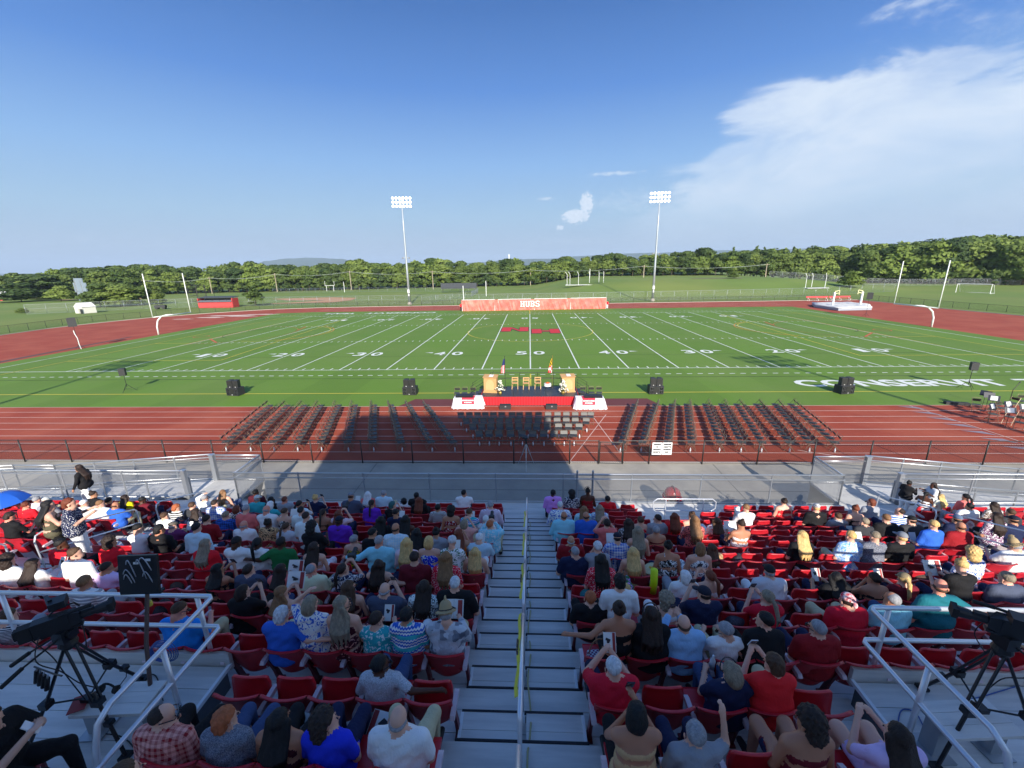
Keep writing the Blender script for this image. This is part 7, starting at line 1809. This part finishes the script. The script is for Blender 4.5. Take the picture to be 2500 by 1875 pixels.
# ------------------------------------------------------------------ broadcast cameras
mcam = mat('camera_black', (.014, .015, .018), .42, var=.2, vs=12); mtri = mat('tripod_black', (.02, .021, .024), .35, .3); mrub = mat('rubber', (.012, .012, .013), .75)
mcable = mat('cable_black', (.012, .012, .015), .5); mblue = mat('cable_blue', (.03, .09, .32), .45)
def video_cam(sd, base, head, rz, lens_dir):
    g = thing('camera_tripod', f'heavy black tripod holding the broadcast camera on the {sd} platform', 'tripod', base)
    top = Vector((0, 0, head)); A = [R(a) for a in ((95, 215, 335) if sd == 'left' else (85, 205, 325))]
    for a in A:
        L = MB(); f = Vector((.62*math.cos(a), .62*math.sin(a), .03)); m_ = f*.5+top*.46; w = Vector((-math.sin(a), math.cos(a), 0))*.035
        for s in (-1, 1): L.tube([top*.93+w*s*1.2+f*.06, m_+w*s], .014, 8)
        L.tube([m_+(top-m_)*.15, f], .019, 8); L.box(m_, (.09, .09, .07)); L.box(m_*.55+f*.45+Vector((0, 0, .05)), (.07, .07, .05)); L.tube([m_, (0, 0, head*.38)], .010, 6)
        L.box(f, (.10, .10, .035)); build(L, 'leg', mtri, g)
    mb = MB(); mb.box((0, 0, head*.38), (.1, .1, .05)); build(mb, 'spreader', mtri, g)
    mb = MB(); mb.lathe([(.06, head*.92), (.085, head*.96), (.07, head+.0)], n=16); mb.box((0, 0, head+.07), (.12, .16, .14)); mb.lathe([(.05, -.02), (.05, .02)], (.08, 0, head+.07), 12, Matrix.Rotation(R(90), 3, 'Y')); build(mb, 'fluid_head', mtri, g)
    mb = MB(); q = Matrix.Rotation(rz, 3, 'Z')
    for s in (-1, 1): mb.tube([q @ Vector((s*.05, -.06, head+.05)), q @ Vector((s*.12, -.36, head-.10))], .011, 8); mb.tube([q @ Vector((s*.11, -.32, head-.08)), q @ Vector((s*.15, -.48, head-.18))], .021, 10)
    build(mb, 'pan_handle', mrub, g)
    c = thing('broadcast_camera', f'big black broadcast camera with viewfinder on the {sd} tripod', 'camera', Vector(base)+Vector((0, 0, head+.13)), rz); c.scale = (.80, .80, .80)
    mb = MB(); mb.box((0, -.08, .12), (.13, .34, .22)); mb.prism([(.09, .02), (.2, .05), (.2, .2), (.09, .23)], 'x', -.06, .06); mb.box((0, 0, -.0), (.10, .4, .03)); build(mb, 'camera_body', mcam, c)
    mb = MB(); mb.tube([(0, .18, .12), (0, .34, .12), (0, .36, .12)], .05, 14, r2=.052); mb.tube([(0, .35, .12), (0, .48, .12)], .062, 14, r2=.075); mb.box((0, .27, .17), (.07, .12, .05)); build(mb, 'lens', mcam, c, smooth=False)
    mb = MB(); mb.box((0, .50, .12), (.16, .06, .13)); build(mb, 'lens_hood', mrub, c)
    mb = MB(); mb.tube([(-.05, -.1, .23), (-.05, .0, .30), (-.05, .16, .30), (-.05, .2, .23)], .012, 8); build(mb, 'handle', mtri, c)
    mb = MB(); mb.box((-.13, .0, .33), (.18, .16, .10)); mb.box((-.20, -.10, .34), (.16, .04, .13), Matrix.Rotation(R(25), 3, 'Z')); build(mb, 'viewfinder', mcam, c)
    mb = MB(); mb.box((0, -.32, .12), (.12, .13, .20)); mb.box((0, -.40, .14), (.09, .03, .12)); build(mb, 'battery', mrub, c)
    mb = MB(); mb.tube([(.09, .02, .26), (.09, .32, .27)], .018, 10); mb.tube([(.09, .14, .268), (.09, .34, .27)], .026, 10); build(mb, 'microphone', mrub, c)
    for k_, P in enumerate([[(-.06, -.3, .1), (-.16, -.34, -.12), (-.12, -.22, -.42), (.05, -.1, -.7), (.1, .0, -1.15)], [(.07, -.2, .05), (.2, -.25, -.2), (.16, -.1, -.5), (.02, -.02, -.9), (-.1, .1, -1.2)], [(.05, .2, .05), (.18, .2, -.25), (.05, .1, -.4)]]):
        from mathutils import geometry
        pts = [Vector(p) for p in P]; sm_ = []
        for i in range(len(pts)-1):
            a = pts[max(0, i-1)]; b = pts[i]; c_ = pts[i+1]; d = pts[min(len(pts)-1, i+2)]
            for j in range(6): t = j/6; sm_.append(.5*((2*b)+(c_-a)*t+(2*a-5*b+4*c_-d)*t*t+(3*b-3*c_+d-a)*t**3))
        mb = MB(); mb.tube(sm_+[pts[-1]], .007, 6); build(mb, 'cable', mcable, c, smooth=True)
lp = atz(165, 1565, PZ+1.3)
video_cam('left', (lp.x, lp.y, PZ), 1.33, R(-52), 1)
rp_ = atz(2450, 1575, PZ+1.35)
video_cam('right', (rp_.x, rp_.y, PZ), 1.35, R(58), 1)
# clips hanging from the left tripod handle
g = thing('clamp_set', 'row of black foam gripped clamps hanging beside the left tripod', 'clamps', (lp.x-.30, lp.y-.12, PZ+1.02), R(-20))
for i in range(4):
    mb = MB(); x = i*.075; mb.tube([(x, 0, 0), (x-.06, -.02, -.16)], .021, 10); build(mb, 'grip', mrub, g, smooth=True); mb = MB(); mb.tube([(x, 0, 0), (x+.03, 0, .05)], .009, 6); build(mb, 'jaw', mgalv, g)
mb = MB(); mb.tube([(-.02, 0, .05), (.35, .02, .09), (.5, .03, .12)], .009, 6); build(mb, 'bar', mtri, g)
# patch panel on a pole
pp = aty(340, 1400, -34.3); g = thing('patch_panel', 'black patch panel with looping white cables on a wooden pole at left', 'panel', (pp.x, -34.3, pp.z), R(4))
mb = MB(); q = Matrix.Rotation(R(-12), 3, 'X'); mb.box((0, 0, 0), (.46, .035, .46), q); build(mb, 'board', mcam, g)
mb = MB(); mb.box((0, -.02, -.24), (.48, .07, .03)); build(mb, 'tray', mtri, g)
mb = MB(); mwc = mat('cable_grey', (.42, .42, .45), .5)
for (x0_, x1_, z0_, z1_) in [(-.16, -.04, .02, -.12), (-.10, -.02, .15, -.02), (.06, .17, -.02, -.13), (-.17, -.07, -.05, -.16), (.02, .10, .16, -.05), (.05, .18, .17, .06)]:
    P = [(x0_+(x1_-x0_)*t, -.03+.04*(z0_+(z1_-z0_)*t), z0_+(z1_-z0_)*t*t+.09*math.sin(math.pi*t)) for t in [i/8 for i in range(9)]]; mb.tube(P, .006, 5)
build(mb, 'patch_cables', mwc, g, smooth=True)
for i in range(14): mb = MB(); mb.lathe([(.009, 0), (.007, .012)], (-.16+.025*i, -.03, -.14+.012*(i % 2)), 6, Matrix.Rotation(R(90), 3, 'X')); build(mb, 'socket', mgalv, g)
for x, z in ((.0, .15), (.15, .19)): mb = MB(); mb.box((x, -.06+.05*0, z), (.06, .004, .028), q); mb.v = [(v[0], v[1]+.055-.0, v[2]) for v in mb.v]; build(mb, 'tag', mwp, g)
mb = MB(); base = Vector((.30, -.65, PZ-pp.z)); mb.tube([(0, .03, .1), (.02, .02, -.25), (.14, -.3, -.75), base], .022, 8); build(mb, 'pole', mat('dark_wood', (.10, .06, .05), .6), g, smooth=True)
mb = MB(); mb.lathe([(.030, -.03), (.032, 0), (.030, .03)], (.035, -.02, -.42), 12); build(mb, 'tape_wrap', mat('tape_yellow', (.6, .48, .05), .5), g)
# blue coiled cable hung on the rail and cables on the decks
cc = aty(395, 1590, -34.45); g = thing('blue_cable_coil', 'blue cable coil hanging from the left platform railing', 'cable', tuple(cc))
for j in range(5):
    rr = .12+.012*j; mb = MB(); mb.tube([(rr*math.cos(a*.35)*(1+.03*math.sin(j)), .02*j-.04, rr*.98*math.sin(a*.35)-.01*j) for a in range(19)], .006, 6); build(mb, 'turn', mblue, g, smooth=True)
for i, (nm_, lab, pts) in enumerate([('floor_cable', 'dark cable snaking across the left platform floor', [(250, 1760), (300, 1700), (330, 1720), (345, 1660), (380, 1650), (400, 1720)]), ('floor_cable', 'thin blue cable looping on the right platform floor', [(2190, 1790), (2200, 1735), (2235, 1740), (2260, 1780), (2290, 1790), (2330, 1720), (2400, 1700), (2500, 1670)]), ('floor_cable', 'dark cable trailing down the left platform floor by the railing', [(240, 1790), (300, 1800), (335, 1840), (330, 1874)])]):
    P = [atz(x, y, PZ+.012) for x, y in pts]; sm_ = []
    for i_ in range(len(P)-1):
        a = P[max(0, i_-1)]; b = P[i_]; c_ = P[i_+1]; d = P[min(len(P)-1, i_+2)]
        for j in range(6): t = j/6; sm_.append(.5*((2*b)+(c_-a)*t+(2*a-5*b+4*c_-d)*t*t+(3*b-3*c_+d-a)*t**3))
    g = thing(nm_, lab, 'cable'); mb = MB(); mb.tube(sm_, .007, 6); build(mb, 'cord', mblue if i == 1 else mcable, g, smooth=True)
# headset and papers on the left bench
lb = atz(290, 1700, PZ+.47); g = thing('headset', 'black headset with boom microphone lying on the left platform bench', 'headset', lb+Vector((-.15, .02, .02))); mb = MB(); mb.tube([(.09*math.cos(R(a)), .02, .09*math.sin(R(a))+.02) for a in range(0, 181, 20)], .012, 6); [mb.lathe([(.04, -.015), (.045, .015)], (s*.09, .02, .03), 12, Matrix.Rotation(R(90), 3, 'Y')) for s in (-1, 1)]; mb.tube([(.1, .02, .03), (.16, .1, .12), (.15, .14, .2)], .005, 5); mb.tube([(.15, .14, .19), (.15, .145, .225)], .018, 8); build(mb, 'frame', mrub, g)
g = thing('programme', 'red and white programme lying on the left platform bench', 'booklet', lb+Vector((-.36, -.1, .012)), R(30)); mb = MB(); mb.box((0, 0, 0), (.15, .22, .006)); build(mb, 'pages', mat('print_maroon', (.30, .03, .03), .6), g)
# ------------------------------------------------------------------ odds and ends in the seats
um = aty(22, 1205, nose(0)-.4); g = thing('umbrella', 'open bright blue umbrella over the crowd at the far left', 'umbrella', (um.x-.25, um.y, um.z-.32)); mum = mat('umbrella_blue', (.02, .12, .55), .5); n = 8
for i in range(n):
    mb = MB(); a0, a1 = 2*math.pi*i/n, 2*math.pi*(i+1)/n; prf = [(.02, .34), (.25, .30), (.46, .18), (.60, .02)]; vs = []
    for r_, z in prf:
        for t in (0, .5, 1): a = a0+(a1-a0)*t; rr = r_*(1-.05*math.sin(math.pi*t)*(r_ > .3)); vs.append((rr*math.cos(a), rr*math.sin(a), z))
    mb.add(vs, [(j*3+i2, j*3+i2+1, (j+1)*3+i2+1, (j+1)*3+i2) for j in range(3) for i2 in range(2)]); build(mb, 'panel', mum, g, smooth=True)
mb = MB(); mb.tube([(0, 0, -.5), (0, 0, .4)], .008, 6); build(mb, 'shaft', mgalv, g)
def on_seat(px_, py_, k, h=.5): p = aty(px_, py_, nose(k)-.55); return Vector((p.x, p.y, p.z))
g = thing('foam_tube', 'neon yellow foam tube standing up behind a red seat', 'tube', on_seat(1593, 1446, 6)); mb = MB(); mb.tube([(0, 0, 0), (.01, 0, .2), (.0, .01, .46)], .062, 16); build(mb, 'foam', mat('neon_yellow', (.55, .72, .0), .6), g, smooth=True)
g = thing('flower_bouquet', 'cellophane wrapped yellow bouquet leaning on a red seat', 'flowers', on_seat(1598, 1410, 5)); mb = MB(); mb.lathe([(.03, -.12), (.06, 0), (.13, .2), (.15, .24)], n=12, rot=Matrix.Rotation(R(-25), 3, 'Y')); build(mb, 'wrap', mat('cellophane', (.6, .56, .3), .3, var=.3, vs=20), g)
for i in range(12): mb = MB(); mb.lathe([(.01, 0), (.03, .02), (.01, .04)], (-.1+.02*i, .03*math.sin(i), .2+.02*math.cos(i*2)), 8); build(mb, 'bloom', mat('bloom_yellow', (.7, .5, .05), .6), g)
hb = aty(1462, 1608, nose(8)-.52); g = thing('handbag', 'patterned handbag with a tall tan loop handle on the red aisle seat', 'handbag', tuple(hb), R(6)); mb = MB(); mb.prism([(-.17, -.06), (.17, -.06), (.15, .10), (-.15, .10)], 'y', -.06, .06); build(mb, 'bag', fab('check', 'ltgrey', 'plum'), g)
mb = MB(); mb.tube([(.14*math.cos(R(a)), .0, .08+.26*math.sin(R(a))) for a in range(0, 181, 15)], .009, 7); build(mb, 'handle', mat('leather_tan', (.32, .17, .08), .5), g, smooth=True)
for lab, px_, py_, k, col in (('dark backpack on the seat beside the navy capped person', 1795, 1505, 7, 'slate'), ('black bag on an empty seat in the sunlit block', 1800, 1368, 4, 'charcoal'), ('brown bag with yellow strap between sunlit seats at right', 2262, 1372, 5, 'brown'), ('brown open handbag on a seat left of the walkway', 432, 1430, 6, 'brown'), ('black bag on the seat near the blue shirted person, left', 395, 1485, 7, 'black'), ('folded grey green jacket over the aisle seat', 1430, 1445, 6, 'teal')):
    p = on_seat(px_, py_, k); p.z = dz(k)+.62; g = thing('bag', lab, 'bag', p, px_*.1); g2 = Grid((-.25, -.18, -.2), (.25, .18, .2), .016); F = g2.new(); g2.ell(F, (0, 0, 0), (.18, .11, .12), .03); g2.ell(F, (.07, .02, .05), (.1, .09, .09), .04); g2.cap(F, (-.1, 0, .1), (.1, 0, .13), .015, .015, .01); V, Q, _ = nets(g2, F); ob('bag', np_mesh('bag', V, Q, [fab('heather', col, 'charcoal')]), g)
for i, (px_, py_, k, w) in enumerate([(1843, 1412, 5, 0), (1990, 1412, 6, 0), (2230, 1338, 4, 1), (2277, 1338, 4, 1), (2045, 1370, 5, 0), (205, 1340, 5, 1), (385, 1415, 6, 1)]):
    p = on_seat(px_, py_, k); p.z = dz(k)+.80*0+.62; g = thing('programme', f'programme left lying on a red seat, {ORD[i]} of those lying loose', 'booklet', p, i*.7, 'loose programmes on seats'); mb = MB(); mb.box((0, 0, 0), (.20, .15, .006), Matrix.Rotation(R(12), 3, 'X')); build(mb, 'pages', mwp, g)
for i, (zx, zy) in enumerate([(620, 1240), (1050, 1270)]):   # laps of the front group
    p = aty(300+zx/2.602*1.0+(180 if i == 0 else 220), 1650+(330)/2.602, nose(10)-.18); g = thing('programme', f'printed programme with graduation cap emblem on a lap in the nearest row, {"left" if i == 0 else "right"} one', 'booklet', (p.x, p.y, p.z), R(-12)); q = Matrix.Rotation(R(28), 3, 'X')
    mb = MB(); mb.box((0, 0, 0), (.22, .29, .006), q); build(mb, 'pages', mwp, g); mb = MB(); mb.box(q @ Vector((-.075, 0, .0045)), (.06, .28, .002), q); build(mb, 'maroon_band', mat('print_maroon', (.30, .03, .03), .6), g)
    mb = MB(); mb.add([q @ Vector(v) for v in ((-.02, .03, .005), (.05, .0, .005), (.10, .06, .005), (.03, .09, .005))], [(0, 1, 2, 3)]); mb.add([q @ Vector(v) for v in ((.02, .01, .0045), (.02, -.04, .0045), (.07, -.05, .0045), (.07, .01, .0045))], [(0, 1, 2, 3)]); build(mb, 'cap_emblem', mink, g)
g = thing('phone_tripod', 'small phone tripod standing among the sunlit seats', 'tripod', on_seat(1772, 1345, 3)-Vector((0, 0, .1))); mb = MB(); [mb.tube([(0, 0, .32), (.07*math.cos(a), .07*math.sin(a), -.12)], .008, 5) for a in (0, 2.1, 4.2)]; mb.tube([(0, 0, .3), (0, 0, .5)], .01, 6); mb.box((0, 0, .52), (.16, .02, .06)); build(mb, 'frame', mtri, g)
